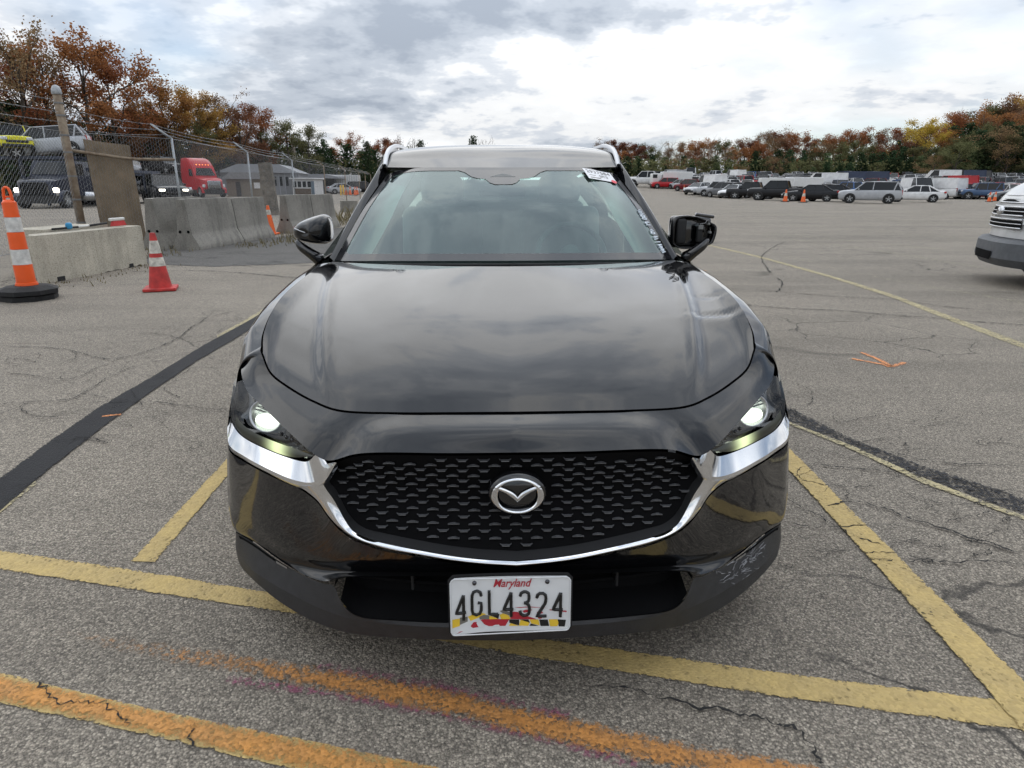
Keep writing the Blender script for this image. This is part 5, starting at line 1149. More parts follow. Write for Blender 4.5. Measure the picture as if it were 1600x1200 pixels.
def body_loft(st):
    """lower body from stations (y, z bottom, z top, half width)"""
    G = []
    for (y, zb_, zt2, w_) in st:
        h = zt2-zb_; half = [(0, zb_), (w_*.84, zb_), (w_*.955, zb_+h*.10), (w_*.995, zb_+h*.32), (w_, zb_+h*.52), (w_*.985, zb_+h*.72), (w_*.95, zb_+h*.90), (w_*.87, zb_+h*.985), (w_*.5, zt2+.02), (0, zt2+.03)]
        ring = [(x, y, z_) for x, z_ in half]+[(-x, y, z_) for x, z_ in half[-2:0:-1]]; G.append(ring)
    G = np.array(G); k, n, _ = G.shape; G = cr(G.reshape(k, -1), 34).reshape(34, n, 3); mb = MB(); mb.grid(G, closeu=True, flip=True)
    mb.add(G[0], [tuple(range(n))]); mb.add(G[-1], [tuple(range(n))[::-1]]); return mb
def wheel_me(r, w_):
    mb = MB(); mb.lathe([(r*.64, -w_), (r*.93, -w_), (r, -w_*.7), (r, w_*.7), (r*.93, w_), (r*.64, w_)], 20, 0, axis='x', cap=False)
    for s in (-1, 1):
        mb.lathe([(.001, s*w_*.75), (r*.14, s*w_*.85), (r*.16, s*w_*.55), (r*.60, s*w_*.5), (r*.64, s*w_*.98)], 20, 1, axis='x', cap=False)
        for k in range(5):
            a = 2*math.pi*k/5; rot = Matrix.Rotation(a, 3, 'X'); mb.box(rot @ Vector((s*w_*.80, 0, r*.37)), (w_*.25, r*.17, r*.5), 1, rot=rot)
    return mb.me('wheel', ['tyre', 'alloy'], angle=40)
def arch_me(r):
    mb = MB(); mb.lathe([(r*1.16, -.01), (r*1.16, .012)], 20, axis='x'); return mb.me('wheel_arch', 'trim_black')
SPEC = {
 'sedan': dict(st=[(2.40, .34, .60, .55), (2.34, .26, .70, .76), (2.05, .22, .80, .89), (1.2, .21, .92, .915), (.3, .21, .955, .92), (-.9, .21, .975, .92), (-1.9, .24, 1.01, .905), (-2.28, .30, .99, .86), (-2.40, .38, .82, .70)], gh=(1.05, .20, -.95, -1.85, .93, 1.44, .86, .62), wh=(1.42, -1.40, .335), bp=-.30),
 'suv': dict(st=[(2.36, .42, .80, .62), (2.30, .32, .93, .84), (2.0, .26, 1.02, .94), (1.1, .25, 1.10, .965), (.2, .25, 1.12, .97), (-1.2, .25, 1.14, .97), (-2.1, .28, 1.14, .95), (-2.34, .34, 1.08, .90), (-2.40, .46, .85, .80)], gh=(1.15, .42, -1.95, -2.30, 1.08, 1.74, .90, .70), wh=(1.45, -1.45, .375), bp=-.20),
 'boxy': dict(st=[(2.12, .55, 1.02, .78), (2.08, .48, 1.10, .86), (1.8, .46, 1.14, .90), (1.0, .45, 1.16, .92), (0, .45, 1.16, .92), (-1.2, .45, 1.16, .92), (-1.95, .45, 1.16, .92), (-2.06, .50, 1.14, .91), (-2.10, .56, 1.05, .88)], gh=(.80, .55, -1.95, -2.05, 1.13, 1.85, .88, .78), wh=(1.40, -1.40, .42), bp=-.40),
 'pickup': dict(st=[(2.90, .55, 1.00, .80), (2.84, .42, 1.12, .92), (2.5, .36, 1.18, .985), (1.5, .35, 1.20, 1.0), (.3, .35, 1.20, 1.0), (-1.0, .35, 1.20, 1.0), (-2.3, .38, 1.22, 1.0), (-2.82, .42, 1.22, .98), (-2.90, .5, 1.15, .95)], gh=(1.45, .80, -.75, -1.0, 1.17, 1.90, .93, .74), wh=(1.80, -1.85, .42), bp=.05),
 'van': dict(st=[(2.75, .40, .95, .75), (2.70, .32, 1.10, .92), (2.4, .28, 1.22, .99), (1.6, .28, 1.32, 1.02), (.3, .28, 1.32, 1.02), (-1.0, .28, 1.32, 1.02), (-2.3, .28, 1.32, 1.02), (-2.75, .32, 1.30, 1.0), (-2.80, .40, 1.2, .98)], gh=(2.15, 1.35, -2.68, -2.78, 1.28, 2.45, .99, .85), wh=(1.85, -1.65, .36), bp=.55),
}
KIT = {}
def kit(k):
    if k in KIT: return KIT[k]
    S = SPEC[k]; yf, yr0, yr1, yb, zb_, zr_, xb, xt = S['gh']; P_ = []
    P_.append(('body', body_loft(S['st']).me('body', 'fleet_paint', angle=50), (0, 0, 0), 1))
    c = {}
    for s in (-1, 1): c[s] = [(s*xb, yf, zb_), (s*xt, yr0, zr_), (s*xt, yr1, zr_), (s*xb, yb, zb_)]
    ym = S['bp']
    mb = MB(); mb.add([c[-1][0], c[1][0], c[1][1], c[-1][1]], [(0, 1, 2, 3)]); P_.append(('windscreen', mb.me('windscreen', 'auto_glass'), (0, 0, 0), 0))
    mb = MB(); mb.add([c[1][3], c[-1][3], c[-1][2], c[1][2]], [(0, 1, 2, 3)]); P_.append(('rear_window', mb.me('rear_window', 'auto_glass' if k != 'van' else 'fleet_paint'), (0, 0, 0), 1))
    for s in (-1, 1):
        mb = MB(); q = [c[s][0], c[s][1], c[s][2], c[s][3]]
        if k == 'van':
            f = (ym-yr1)/(yr0-yr1); tm = (s*xt, ym, zr_); bm = (s*xb, ym, zb_); mb.add([c[s][0], c[s][1], tm, bm], [(0, 1, 2, 3) if s < 0 else (3, 2, 1, 0)], 0); mb.add([bm, tm, c[s][2], c[s][3]], [(0, 1, 2, 3) if s < 0 else (3, 2, 1, 0)], 1)
            P_.append(('side_window', mb.me('side_window', ['auto_glass', 'fleet_paint']), (0, 0, 0), 1))
        else:
            mb.add(q, [(0, 1, 2, 3) if s < 0 else (3, 2, 1, 0)]); P_.append(('side_window', mb.me('side_window', 'auto_glass'), (0, 0, 0), 0))
    mb = MB(); rows = []
    for t in np.linspace(0, 1, 9):
        y = yr0+.04+(yr1-yr0-.10)*t; zc = zr_+.055*math.sin(math.pi*min(1, max(0, t*.9+.08)))
        rows.append([(x*(xt+.02), y, zc-(abs(x)**3)*.055) for x in np.linspace(-1, 1, 11)])
    mb.grid(np.array(rows), flip=True)
    for s in (-1, 1):
        mb.tube([c[s][0], c[s][1]], .035, 5); mb.tube([c[s][3], c[s][2]], .06, 5); mb.tube([c[s][1], c[s][2]], .03, 5)
        if k != 'van':
            xm = s*(xb+xt)/2
            mb.tube([(s*xb, ym, zb_), (s*xt, ym-.04, zr_)], .035, 4)
            if k in ('suv', 'sedan', 'boxy'): mb.tube([(s*xb, yb+.55 if k == 'suv' else yb+.75, zb_), (s*xt, max(yr1-.02, yb+.35) if k != 'sedan' else yr1+.02, zr_)], .05, 4)
    P_.append(('roof', mb.me('roof', 'fleet_paint', angle=50), (0, 0, 0), 1))
    if k == 'pickup':
        mb = MB(); mb.box((0, -1.95, 1.235), (1.62, 1.72, .03)); P_.append(('bed_liner', mb.me('bed_liner', 'bed_black'), (0, 0, 0), 0))
    w_ = S['st'][4][3]; y1, y2, r_ = S['wh']
    wm, am = wheel_me(r_, .115), arch_me(r_)
    for s in (-1, 1):
        for y in (y1, y2):
            P_.append(('wheel', wm, (s*(w_-.085), y, r_), 0)); P_.append(('wheel_arch', am, (s*(w_-.004), y, r_+.015), 0))
        yn, zt3 = S['st'][1][0], S['st'][1][2]; mb = MB(); mb.rbox((0, 0, 0), (.34, .30, .13 if k != 'boxy' else .2), .04); P_.append(('headlight', mb.me('headlight', 'lamp_clear', smooth=True), (s*S['st'][1][3]*.78, yn-.07, zt3-.12), 0))
        yl, zl = S['st'][-2][0], S['st'][-2][2]; mb = MB(); tall = .42 if k in ('suv', 'van', 'pickup', 'boxy') else .17
        mb.rbox((0, 0, 0), (.16 if tall > .3 else .36, .20, tall), .03); P_.append(('tail_light', mb.me('tail_light', 'tail_red', smooth=True), (s*S['st'][-2][3]*.86, yl+.03, zl-.05-tall*.35), 0))
        mb = MB(); mb.rbox((0, 0, 0), (.16, .10, .13), .03); P_.append(('door_mirror', mb.me('door_mirror', 'fleet_paint', smooth=True), (s*(xb+.10), yf-.28, zb_+.06), 1))
    mb = MB(); mb.rbox((0, S['st'][0][0]-.10, S['st'][0][1]+.02), (S['st'][1][3]*1.9, .30, .20), .06); P_.append(('front_bumper', mb.me('front_bumper', 'trim_black', smooth=True), (0, 0, 0), 0))
    mb = MB(); mb.rbox((0, S['st'][0][0]-.02, (S['st'][0][1]+S['st'][0][2])/2+.03), (S['st'][0][3]*1.5, .14, .16), .04); P_.append(('front_grille', mb.me('front_grille', 'trim_black', smooth=True), (0, 0, 0), 0))
    mb = MB(); mb.rbox((0, S['st'][-1][0]+.08, S['st'][-1][1]-.02), (S['st'][-2][3]*1.9, .30, .18), .06); P_.append(('rear_bumper', mb.me('rear_bumper', 'trim_black', smooth=True), (0, 0, 0), 0))
    KIT[k] = P_; return P_
SKIP_FAR = {'wheel_arch', 'front_bumper', 'front_grille', 'rear_bumper', 'door_mirror', 'headlight'}
def vehicle(k, col, loc, heading, label, group=None, name=None, sc_=1.0, tilt=0.0, far=False, cat=None, lit=False):
    """heading: world direction (x, y) of the nose"""
    rz = math.atan2(heading[1], heading[0])-math.pi/2
    o = empty(name or {'suv': 'parked_suv', 'sedan': 'parked_sedan', 'boxy': 'parked_suv', 'pickup': 'pickup_truck', 'van': 'parked_van'}[k], loc, rz); o.rotation_euler = (tilt, 0, rz); o.scale = (sc_,)*3
    tag(o, label, cat or {'suv': 'car', 'sedan': 'car', 'boxy': 'car', 'pickup': 'pickup truck', 'van': 'van'}[k], group)
    for nm, me, l, painted in kit(k):
        if far and nm in SKIP_FAR: continue
        p = link(nm, me, o, l)
        if painted: p.color = (*col, 1)
        if lit and nm == 'headlight':
            p.data = me.copy(); p.data.materials.clear(); p.data.materials.append(MAT['lamp_lit'])
    return o
WHITE, SILVER, GREY, BLACK, RED, BLUE, NAVY, DKRED, YEL = (.72, .72, .72), (.42, .43, .45), (.13, .135, .145), (.010, .010, .012), (.42, .012, .018), (.05, .13, .33), (.022, .035, .075), (.16, .012, .018), (.78, .72, .02)
COLN = {WHITE: 'white', SILVER: 'silver', GREY: 'dark grey', BLACK: 'black', RED: 'red', BLUE: 'blue', NAVY: 'navy', DKRED: 'maroon'}
HD = Vector((-.84, .54))
# --- front edge of the lot
FRONT = [('suv', RED, 1040, 304.6, (-1, .06), 'bright red car seen from the side at the far end of the lot', .92), ('sedan', SILVER, 1066, 305.0, (-.5, .9), 'silver car just behind the red one', 1),
 ('suv', DKRED, 1079, 306.0, (-.6, .8), 'maroon car beside the far cones', .95), ('suv', BLACK, 1094, 306.0, (-.6, .8), 'black car at the end of the line, next to the maroon one', .95),
 ('sedan', SILVER, 1093, 307.4, (-.75, -.66), 'silver car nosing out in front of the dark cars', 1.0), ('sedan', WHITE, 1107, 307.4, (-.7, -.7), 'white car parked left of the silver pickup', 1.05), ('pickup', SILVER, 1128, 308.6, HD, 'silver pickup truck between the white cars', .95),
 ('sedan', WHITE, 1150, 309.8, (-.7, -.7), 'small white car between the silver and the black pickup', 1.05), ('pickup', BLACK, 1180, 311.0, HD, 'black pickup truck beside the white car', .95), ('pickup', BLACK, 1222, 313.6, HD, 'black pickup truck behind the lone orange cones', 1),
 ('sedan', BLACK, 1272, 315.0, (-.9, .42), 'black car just right of the black pickup', 1.05), ('sedan', BLACK, 1303, 315.0, (-.9, .42), 'black car with red tail lights behind the silver estate', 1.05), ('suv', SILVER, 1366, 318.0, (-.88, .47), 'large silver estate car parked tail out at the edge of the lot', 1.02),
 ('sedan', WHITE, 1438, 316.2, (-.88, .48), 'white saloon parked tail out next to the silver estate', 1.03), ('suv', DKRED, 1493, 311.0, (-.9, .42), 'maroon car behind the white saloon', 1), ('boxy', (.07, .12, .22), 1538, 312.0, (-.95, .3), 'boxy slate blue car behind the leaning cones', 1.0), ('suv', RED, 1585, 311.0, (-.9, .4), 'red car behind the white van nose', 1), ('sedan', GREY, 1600, 314.5, (-.9, .4), 'dark grey car in front of the red one beside the white van', 1.05)]
def lot_z(Y): return max(0., (Y-80)*.041)
for k, c, u, v, hd_, lab, s_ in FRONT:
    g_ = at_ground(u, v); vehicle(k, c, (g_.x, g_.y+1.0, lot_z(g_.y+1.0)), hd_, lab, 'vehicles parked across the lot', sc_=s_)
# --- rows behind
ORD = ['first', 'second', 'third', 'fourth', 'fifth', 'sixth', 'seventh', 'eighth', 'ninth', 'tenth', 'eleventh', 'twelfth', 'thirteenth', 'fourteenth', 'fifteenth', 'sixteenth', 'seventeenth', 'eighteenth', 'nineteenth', 'twentieth', 'twenty-first', 'twenty-second', 'twenty-third', 'twenty-fourth', 'twenty-fifth', 'twenty-sixth', 'twenty-seventh', 'twenty-eighth', 'twenty-ninth', 'thirtieth', 'thirty-first', 'thirty-second', 'thirty-third', 'thirty-fourth', 'thirty-fifth', 'thirty-sixth', 'thirty-seventh', 'thirty-eighth', 'thirty-ninth', 'fortieth', 'forty-first', 'forty-second', 'forty-third', 'forty-fourth', 'forty-fifth', 'forty-sixth', 'forty-seventh', 'forty-eighth', 'forty-ninth', 'fiftieth']
def lot_z(Y): return max(0., (Y-80)*.041)
ru_ = MB(); ru_.grid(np.array([[(12, 79, -.06), (190, 79, -.06)], [(12, 82, .067), (190, 82, .067)], [(12, 152, lot_z(152)), (210, 152, lot_z(152))], [(12, 158, 0), (210, 158, 0)]])); o = ru_.build('rising_lot', 'asphalt'); tag(o, 'gently rising asphalt at the back of the lot', None, None, 'structure')
rv = random.Random(21)
pal = [WHITE]*5+[SILVER]*4+[GREY]*3+[BLACK]*4+[RED]+[DKRED]+[BLUE]+[NAVY]
for ri, (Y, zx) in enumerate([(80, .0), (92, .42), (104, .85), (117, 1.3), (131, 1.75), (146, 2.2)]):
    u = {0: 1125, 1: 1100, 2: 1075}.get(ri, 1010+rv.uniform(0, 12)); n = 0
    while u < 1625 and n < len(ORD):
        X = (u-800)/1000*(Y*1.0)+Y*math.tan(YAW)*1.0
        k = rv.choices(['sedan', 'suv', 'pickup', 'van'], [6, 5, 1.4, .35])[0]; c = rv.choice(pal); c = WHITE if k == 'van' and rv.random() < .6 else c
        kn = {'sedan': 'car', 'suv': 'tall car', 'pickup': 'pickup', 'van': 'van'}[k]
        vehicle(k, c, (X, Y+rv.uniform(-.6, .6), lot_z(Y)), (rv.uniform(-.25, .25)-.3, rv.choice((-1, 1))), f'{COLN[c]} {kn}, {ORD[n]} from the left in the {ORD[ri+1]} row of the lot', 'vehicles parked across the lot', far=True, sc_=rv.uniform(.95, 1.04))
        u += rv.uniform(2.4, 2.9)/Y*1000; n += 1
# --- tall white things among the rows
def white_box(u, v_top, L, Wd, dist, hd_, label, truck=False):
    p = at_dist(u, v_top, dist); h = p.z; rz = math.atan2(hd_[1], hd_[0])-math.pi/2
    zg = lot_z(p.y); h -= zg; o = empty('box_truck' if truck else 'white_trailer', (p.x, p.y, zg), rz); tag(o, label, 'truck' if truck else 'trailer')
    mb = MB(); mb.rbox((0, 0, (h+.9)/2), (Wd, L, h-.9), .06); mb.build('cargo_box', 'box_white', o, smooth=False)
    wm = wheel_me(.45, .14)
    for y in ((-L*.3, -L*.42) if not truck else (-L*.3, L*.75)):
        for s in (-1, 1): link('wheel', wm, o, (s*(Wd/2-.15), y, .45))
    mb = MB(); mb.box((0, 0, .8), (Wd*.8, L*.98, .2)); mb.build('chassis', 'trim_black', o)
    if truck:
        mb = MB(); mb.rbox((0, L/2+.9, 1.35), (Wd*.86, 1.5, 1.7), .15); mb.build('cab', 'box_white', o, smooth=True); mb = MB(); mb.box((0, L/2+1.2, 1.8), (Wd*.88, .7, .55)); mb.build('cab_window', 'auto_glass', o)
    else:
        mb = MB(); mb.tube([(-.4, L/2, .7), (0, L/2+1.2, .6), (.4, L/2, .7)], .06, 5); mb.build('tow_bar', 'trim_black', o)
white_box(1057, 268.5, 4.6, 2.4, 106, (-1, .05), 'white box truck standing above the red car', True)
white_box(1213, 278, 4.2, 2.2, 90, (-1, .2), 'white trailer behind the black pickups, the narrower one')
white_box(1257, 277, 4.6, 2.2, 92, (-1, .2), 'long white trailer behind the black cars')
vehicle('van', WHITE, (*at_dist(1287, 289, 96)[:2], lot_z(96)), (-.9, .3), 'tall white van behind the long trailer', sc_=1.05); vehicle('van', NAVY, (*at_dist(1320, 289, 110)[:2], lot_z(110)), (-.9, .3), 'navy van left of another navy van, behind the silver estate', sc_=1.04); vehicle('van', NAVY, (*at_dist(1355, 289, 110)[:2], lot_z(110)), (-.9, .3), 'navy van right above the silver estate', sc_=1.04)
vehicle('van', WHITE, (*at_dist(1467, 289, 122)[:2], lot_z(122)), (-.9, .3), 'white passenger van above the maroon car', sc_=1.08); vehicle('van', NAVY, (*at_dist(1505, 289, 122)[:2], lot_z(122)), (-.9, .3), 'navy van next to the white passenger van', sc_=1.08)
vehicle('pickup', WHITE, (*at_dist(1012, 289, 110)[:2], lot_z(110)), (-.9, .3), 'white lorry at the far left end of the lot beside the windscreen pillar', sc_=1.25)
# --- lot cones
for u, v, h, lab in ((1068, 306, .9, 'orange cone in front of the maroon car'), (1058, 305.5, .9, 'pale cone left of the maroon car'), (1142, 309, .9, 'orange cone before the small white car'), (1226.5, 315.5, 1.1, 'tall orange cone at the tail of the black pickup'), (1254.5, 316.5, 1.1, 'tall orange cone between the black pickup and the black car'), (1545, 315.5, .95, 'orange cone leaning left, in front of the slate blue car'), (1553.5, 314.5, .95, 'orange cone right beside the leaning one')):
    g_ = at_ground(u, v); cone((g_.x, g_.y, lot_z(g_.y)), h, [(.3, 'cone_orange'), (.55, 'reflective_white'), (1, 'cone_orange')], lab, 'trim_black', group='cones in the lot', simple=True)

# --- white van at the edge of the frame
def cargo_van(loc, heading, label):
    rz = math.atan2(heading[1], heading[0])-math.pi/2; o = empty('cargo_van', loc, rz); tag(o, label, 'van'); W_ = 1.0
    # stations along the nose: (y, z of top, half width)
    prof = [(2.62, .98, .80), (2.58, 1.12, .86), (2.40, 1.30, .92), (2.10, 1.42, .95), (1.75, 1.52, .97)]
    mb = MB(); rows = []
    for y, z_, w_ in prof: rows.append([(x*w_, y-.10*abs(x)**2.2, z_-.05*abs(x)**3) for x in np.linspace(-1, 1, 15)])
    G = loft(rows, 18); mb.grid(G)
    front = [[(x*.80, 2.62-.16*abs(x)**2.2, .98-.05*abs(x)**3) for x in np.linspace(-1, 1, 15)], [(x*.86, 2.66-.18*abs(x)**2.2, .80) for x in np.linspace(-1, 1, 15)], [(x*.90, 2.67-.20*abs(x)**2.2, .62) for x in np.linspace(-1, 1, 15)]]
    mb.grid(np.array(front))
    for s in (-1, 1):
        side = [[(s*w_, y-.10, z_-.05) for y, z_, w_ in prof]+[(s*1.0, 1.0, 1.55), (s*1.02, -2.9, 1.55)], [(s*.90, 2.45, .62)]*2+[(s*.98, 2.2, .5), (s*1.0, 1.9, .45), (s*1.01, 1.7, .4), (s*1.01, 1.0, .4), (s*1.02, -2.9, .4)]]
        mb.grid(np.array(side))
        mb.grid(np.array([[(s*.99, 1.55, 1.55), (s*1.0, .6, 1.55), (s*1.02, -2.9, 1.55)], [(s*.86, .95, 2.45), (s*.90, .5, 2.55), (s*.92, -2.9, 2.6)]]))
    mb.grid(np.array([[(-.86, .95, 2.45), (.86, .95, 2.45)], [(-.90, .5, 2.57), (.90, .5, 2.57)], [(-.92, -2.9, 2.6), (.92, -2.9, 2.6)]])); mb.add([(-1.02, -2.9, .4), (1.02, -2.9, .4), (.92, -2.9, 2.6), (-.92, -2.9, 2.6)], [(0, 1, 2, 3)])
    b0 = mb.build('body', 'van_white', o, angle=40)
    ws2 = MB(); ws2.grid(np.array([[(x*.97, 1.75-.12*abs(x)**2, 1.53) for x in np.linspace(-1, 1, 9)], [(x*.86, .98-.05*abs(x)**2, 2.45) for x in np.linspace(-1, 1, 9)]])); ws2.build('windscreen', 'auto_glass', o, smooth=True)
    fy = lambda x, z_: 2.63+.05*(1-abs(z_-.8)*2)-.17*abs(x/.85)**2.2+.006-(max(0, z_-.98)*.62)
    for k, (zc, hh, xw) in enumerate([(1.105, .066, .54), (.955, .082, .62), (.80, .082, .64)]):
        mb = MB(); mb.grid(np.array([[(x, fy(x, zc+dz_)+.010, zc+dz_) for x in np.linspace(-xw, xw, 17)] for dz_ in (-hh/2, hh/2)])); mb.build('grille_slot', 'void_black', o)
        mb = MB()
        for dz_ in (-hh/2-.012, hh/2+.012): mb.tube([(x, fy(x, zc+dz_)+.012, zc+dz_) for x in np.linspace(-xw, xw, 15)], .012, 6)
        mb.tube([(x, fy(x, zc)+.012, zc) for x in np.linspace(-xw, xw, 15)], .007, 5); mb.build('grille_bar', 'grille_chrome', o, smooth=True)
    mb = MB(); mb.lathe([(.001, .012), (.09, .010), (.115, .0), (.118, -.02)], 24, axis='y', cap=False); e = mb.build('badge', 'grille_chrome', o, smooth=True); e.location = (0, fy(0, .955)+.022, .955); e.scale = (1, 1, .5); e.rotation_euler = (R(8), 0, 0)
    for s in (-1, 1):
        mb = MB(); mb.grid(np.array([[(s*x, fy(x, z_)+.008, z_) for x in np.linspace(.66, .86, 6)] for z_ in (.80, .95, 1.10)])); mb.build('headlight', 'lamp_clear', o, smooth=True)
    bp = MB(); n_ = 21; rows = []
    for z_, fw_, wd in ((.62, 2.62, .93), (.60, 2.74, .97), (.56, 2.78, .99), (.36, 2.79, 1.0), (.26, 2.72, .97), (.24, 2.55, .94)): rows.append([(x*wd, fw_-.30*abs(x)**3.2, z_) for x in np.linspace(-1, 1, n_)])
    bp.grid(np.array(rows)); bp.build('bumper', 'bumper_grey', o, angle=32)
    mb = MB(); mb.grid(np.array([[(x, 2.80-.30*abs(x)**3.2, .44) for x in np.linspace(-.36, .36, 9)], [(x*.9, 2.80-.30*abs(x)**3.2, .33) for x in np.linspace(-.36, .36, 9)]])); mb.build('bumper_intake', 'void_black', o)
    wm = wheel_me(.36, .12)
    for s in (-1, 1):
        for y in (1.65, -1.75): link('wheel', wm, o, (s*.90, y, .36)); link('wheel_arch', arch_me(.38), o, (s*1.012, y, .40))
        mb = MB(); mb.rbox((s*1.18, 1.35, 1.62), (.22, .12, .34), .05); mb.build('door_mirror', 'trim_black', o, smooth=True)
    mb = MB(); mb.box((0, -.1, .45), (1.8, 4.9, .2)); mb.build('underbody', 'void_black', o)
    return o
mat('van_white', (.52, .525, .53), .35, coat=.5, var=.06)
mat('bumper_grey', (.075, .082, .092), .55, var=.15, scale=12, bump=.2, bscale=80)
vg = at_ground(1553, 440); hv = Vector((-.927, .375)); cc_ = Vector((vg.x, vg.y))-hv*2.7
vn_ = cargo_van((cc_.x, cc_.y, 0), hv, 'white cargo van with grey bumper, only its nose in view at the edge')

# --- semi trucks and car haulers behind the fence
def semi(col, loc, heading, label, lit=True, deck=0.0, name='semi_truck', grille='grille_chrome', low=False):
    rz = math.atan2(heading[1], heading[0])-math.pi/2; o = empty(name, loc, rz); tag(o, label, 'truck')
    def paint(ob): ob.color = (*col, 1); return ob
    mb = MB(); rows = []
    for y, w_, zb_, zt2 in ((3.30, .70, .95, 1.62), (3.22, .86, .80, 1.72), (2.8, 1.0, .72, 1.84), (2.2, 1.10, .75, 1.95), (1.55, 1.16, .80, 2.06)):
        ring = [(x*w_, y, zt2-.12*abs(x)**3) for x in np.linspace(-1, 1, 13)]; rows.append([(-w_, y, zb_)]+ring+[(w_, y, zb_)])
    mb.grid(np.array(rows)); paint(mb.build('hood', 'fleet_paint', o, angle=45))
    mb = MB(); rows = []
    for z_, yf_, w_ in ((.75, 1.55, 1.18), (1.5, 1.56, 1.18), (2.06, 1.55, 1.18), (2.5, 1.33, 1.16), (2.95, 1.10, 1.12), (3.35, .75, 1.08), (3.7, .20, 1.02), (3.85, -.4, .95)):
        if low and z_ > 3.0: continue
        if low: w_ -= 0
        ring = [(w_, -1.9, z_), (w_, yf_-.30, z_), (w_*.93, yf_-.08, z_), (w_*.5, yf_, z_), (0, yf_+.03, z_), (-w_*.5, yf_, z_), (-w_*.93, yf_-.08, z_), (-w_, yf_-.30, z_), (-w_, -1.9, z_)]; rows.append(ring)
    G = np.array(rows); mb.grid(G, closeu=True); mb.add(G[-1], [tuple(range(9))]); paint(mb.build('cab', 'fleet_paint', o, angle=50))
    mb = MB(); mb.grid(np.array([[(x*.98, 1.60-.14*abs(x)**3, 2.12) for x in np.linspace(-1, 1, 9)], [(x*.94, 1.19-.14*abs(x)**3, 2.86) for x in np.linspace(-1, 1, 9)]])); mb.build('windscreen', 'auto_glass', o, smooth=True)
    for s in (-1, 1):
        mb = MB(); mb.add([(s*1.19, 1.25, 2.05), (s*1.18, .95, 2.75), (s*1.18, .25, 2.78), (s*1.19, .25, 2.05)], [(0, 1, 2, 3)]); mb.build('door_window', 'auto_glass', o)
        mb = MB(); mb.rbox((s*1.42, 1.40, 2.35), (.20, .16, .62), .06); mb.tube([(s*1.15, 1.4, 2.5), (s*1.42, 1.42, 2.5)], .02, 5); mb.build('door_mirror', 'trim_black', o)
        mb = MB(); mb.rbox((s*.98, 3.12, 1.12), (.26, .26, .30), .08); mb.build('headlight', 'lamp_lit' if lit else 'lamp_clear', o, smooth=True)
        mb = MB(); ths = np.linspace(R(-8), R(188), 16); mb.grid(np.array([[(s*(.86), 2.55+.66*math.cos(a), .52+.62*math.sin(a)) for a in ths], [(s*1.24, 2.55+.64*math.cos(a), .52+.60*math.sin(a)) for a in ths], [(s*1.25, 2.55+.56*math.cos(a), .52+.53*math.sin(a)) for a in ths]])); paint(mb.build('fender', 'fleet_paint', o, smooth=True))
        wm = wheel_me(.52, .15); link('wheel', wm, o, (s*1.05, 2.55, .52))
        for y in (-3.2, -4.5): link('wheel', wheel_me(.52, .28), o, (s*.92, y, .52))
        mb = MB(); mb.lathe([(.001, -.8), (.33, -.8), (.33, .8), (.001, .8)], 16, axis='y', c=(s*1.0, -.3, .72), cap=False); mb.build('fuel_tank', 'satin_aluminium', o, smooth=True)
    mb = MB(); mb.rbox((0, 3.25, 1.22), (1.28, .16, .80), .06); mb.build('grille_frame', grille, o, smooth=True)
    for k in range(7):
        mb = MB(); mb.box((0, 3.335, .90+.105*k), (1.14, .02, .055)); mb.build('grille_slat', 'void_black', o)
    mb = MB(); rows = [[(x*1.20, 3.42-.35*abs(x)**3, z_) for x in np.linspace(-1, 1, 11)] for z_ in (.32, .5, .78)]; mb.grid(np.array(rows)); mb.grid(np.array([rows[-1], [(x*1.15, 3.1-.3*abs(x)**3, .80) for x in np.linspace(-1, 1, 11)]])); mb.build('bumper', 'trim_black', o, smooth=True)
    mb = MB(); mb.box((0, -2.2, .8), (.9, 6.6, .25)); mb.build('chassis', 'trim_black', o)
    for x in (-.6, -.3, 0, .3, .6):
        if low: break
        mb = MB(); mb.rbox((x, .95, 3.18), (.10, .08, .05), .02); mb.build('marker_lamp', 'lamp_amber', o)
    if low: o.scale = (1, 1, .86)
    if deck:
        for s in (-1, 1):
            mb = MB(); mb.box((s*1.2, -3-deck/2, .85), (.12, deck, .28)); mb.build('deck_rail', 'trim_black', o)
            mb = MB(); mb.box((s*1.2, -1.6-deck/2, 2.45), (.14, deck+2.6, .22)); mb.build('deck_rail', 'steel_blue', o)
            for k in range(5):
                y = -2.2-k*(deck/4.2); mb = MB(); mb.box((s*1.22, y, 1.6), (.12, .14, 1.7)); mb.build('deck_post', 'steel_blue', o)
        mb = MB(); mb.box((0, -1.6-deck/2, 2.36), (2.3, deck+2.4, .05)); mb.build('deck_plate', 'trim_black', o)
        mb = MB(); mb.box((0, -3-deck/2, .9), (2.2, deck, .05)); mb.build('deck_plate', 'trim_black', o)
        for y in (-deck-.8, -deck-1.9):
            for s in (-1, 1): link('wheel', wheel_me(.48, .22), o, (s*.95, y, .48))
    return o
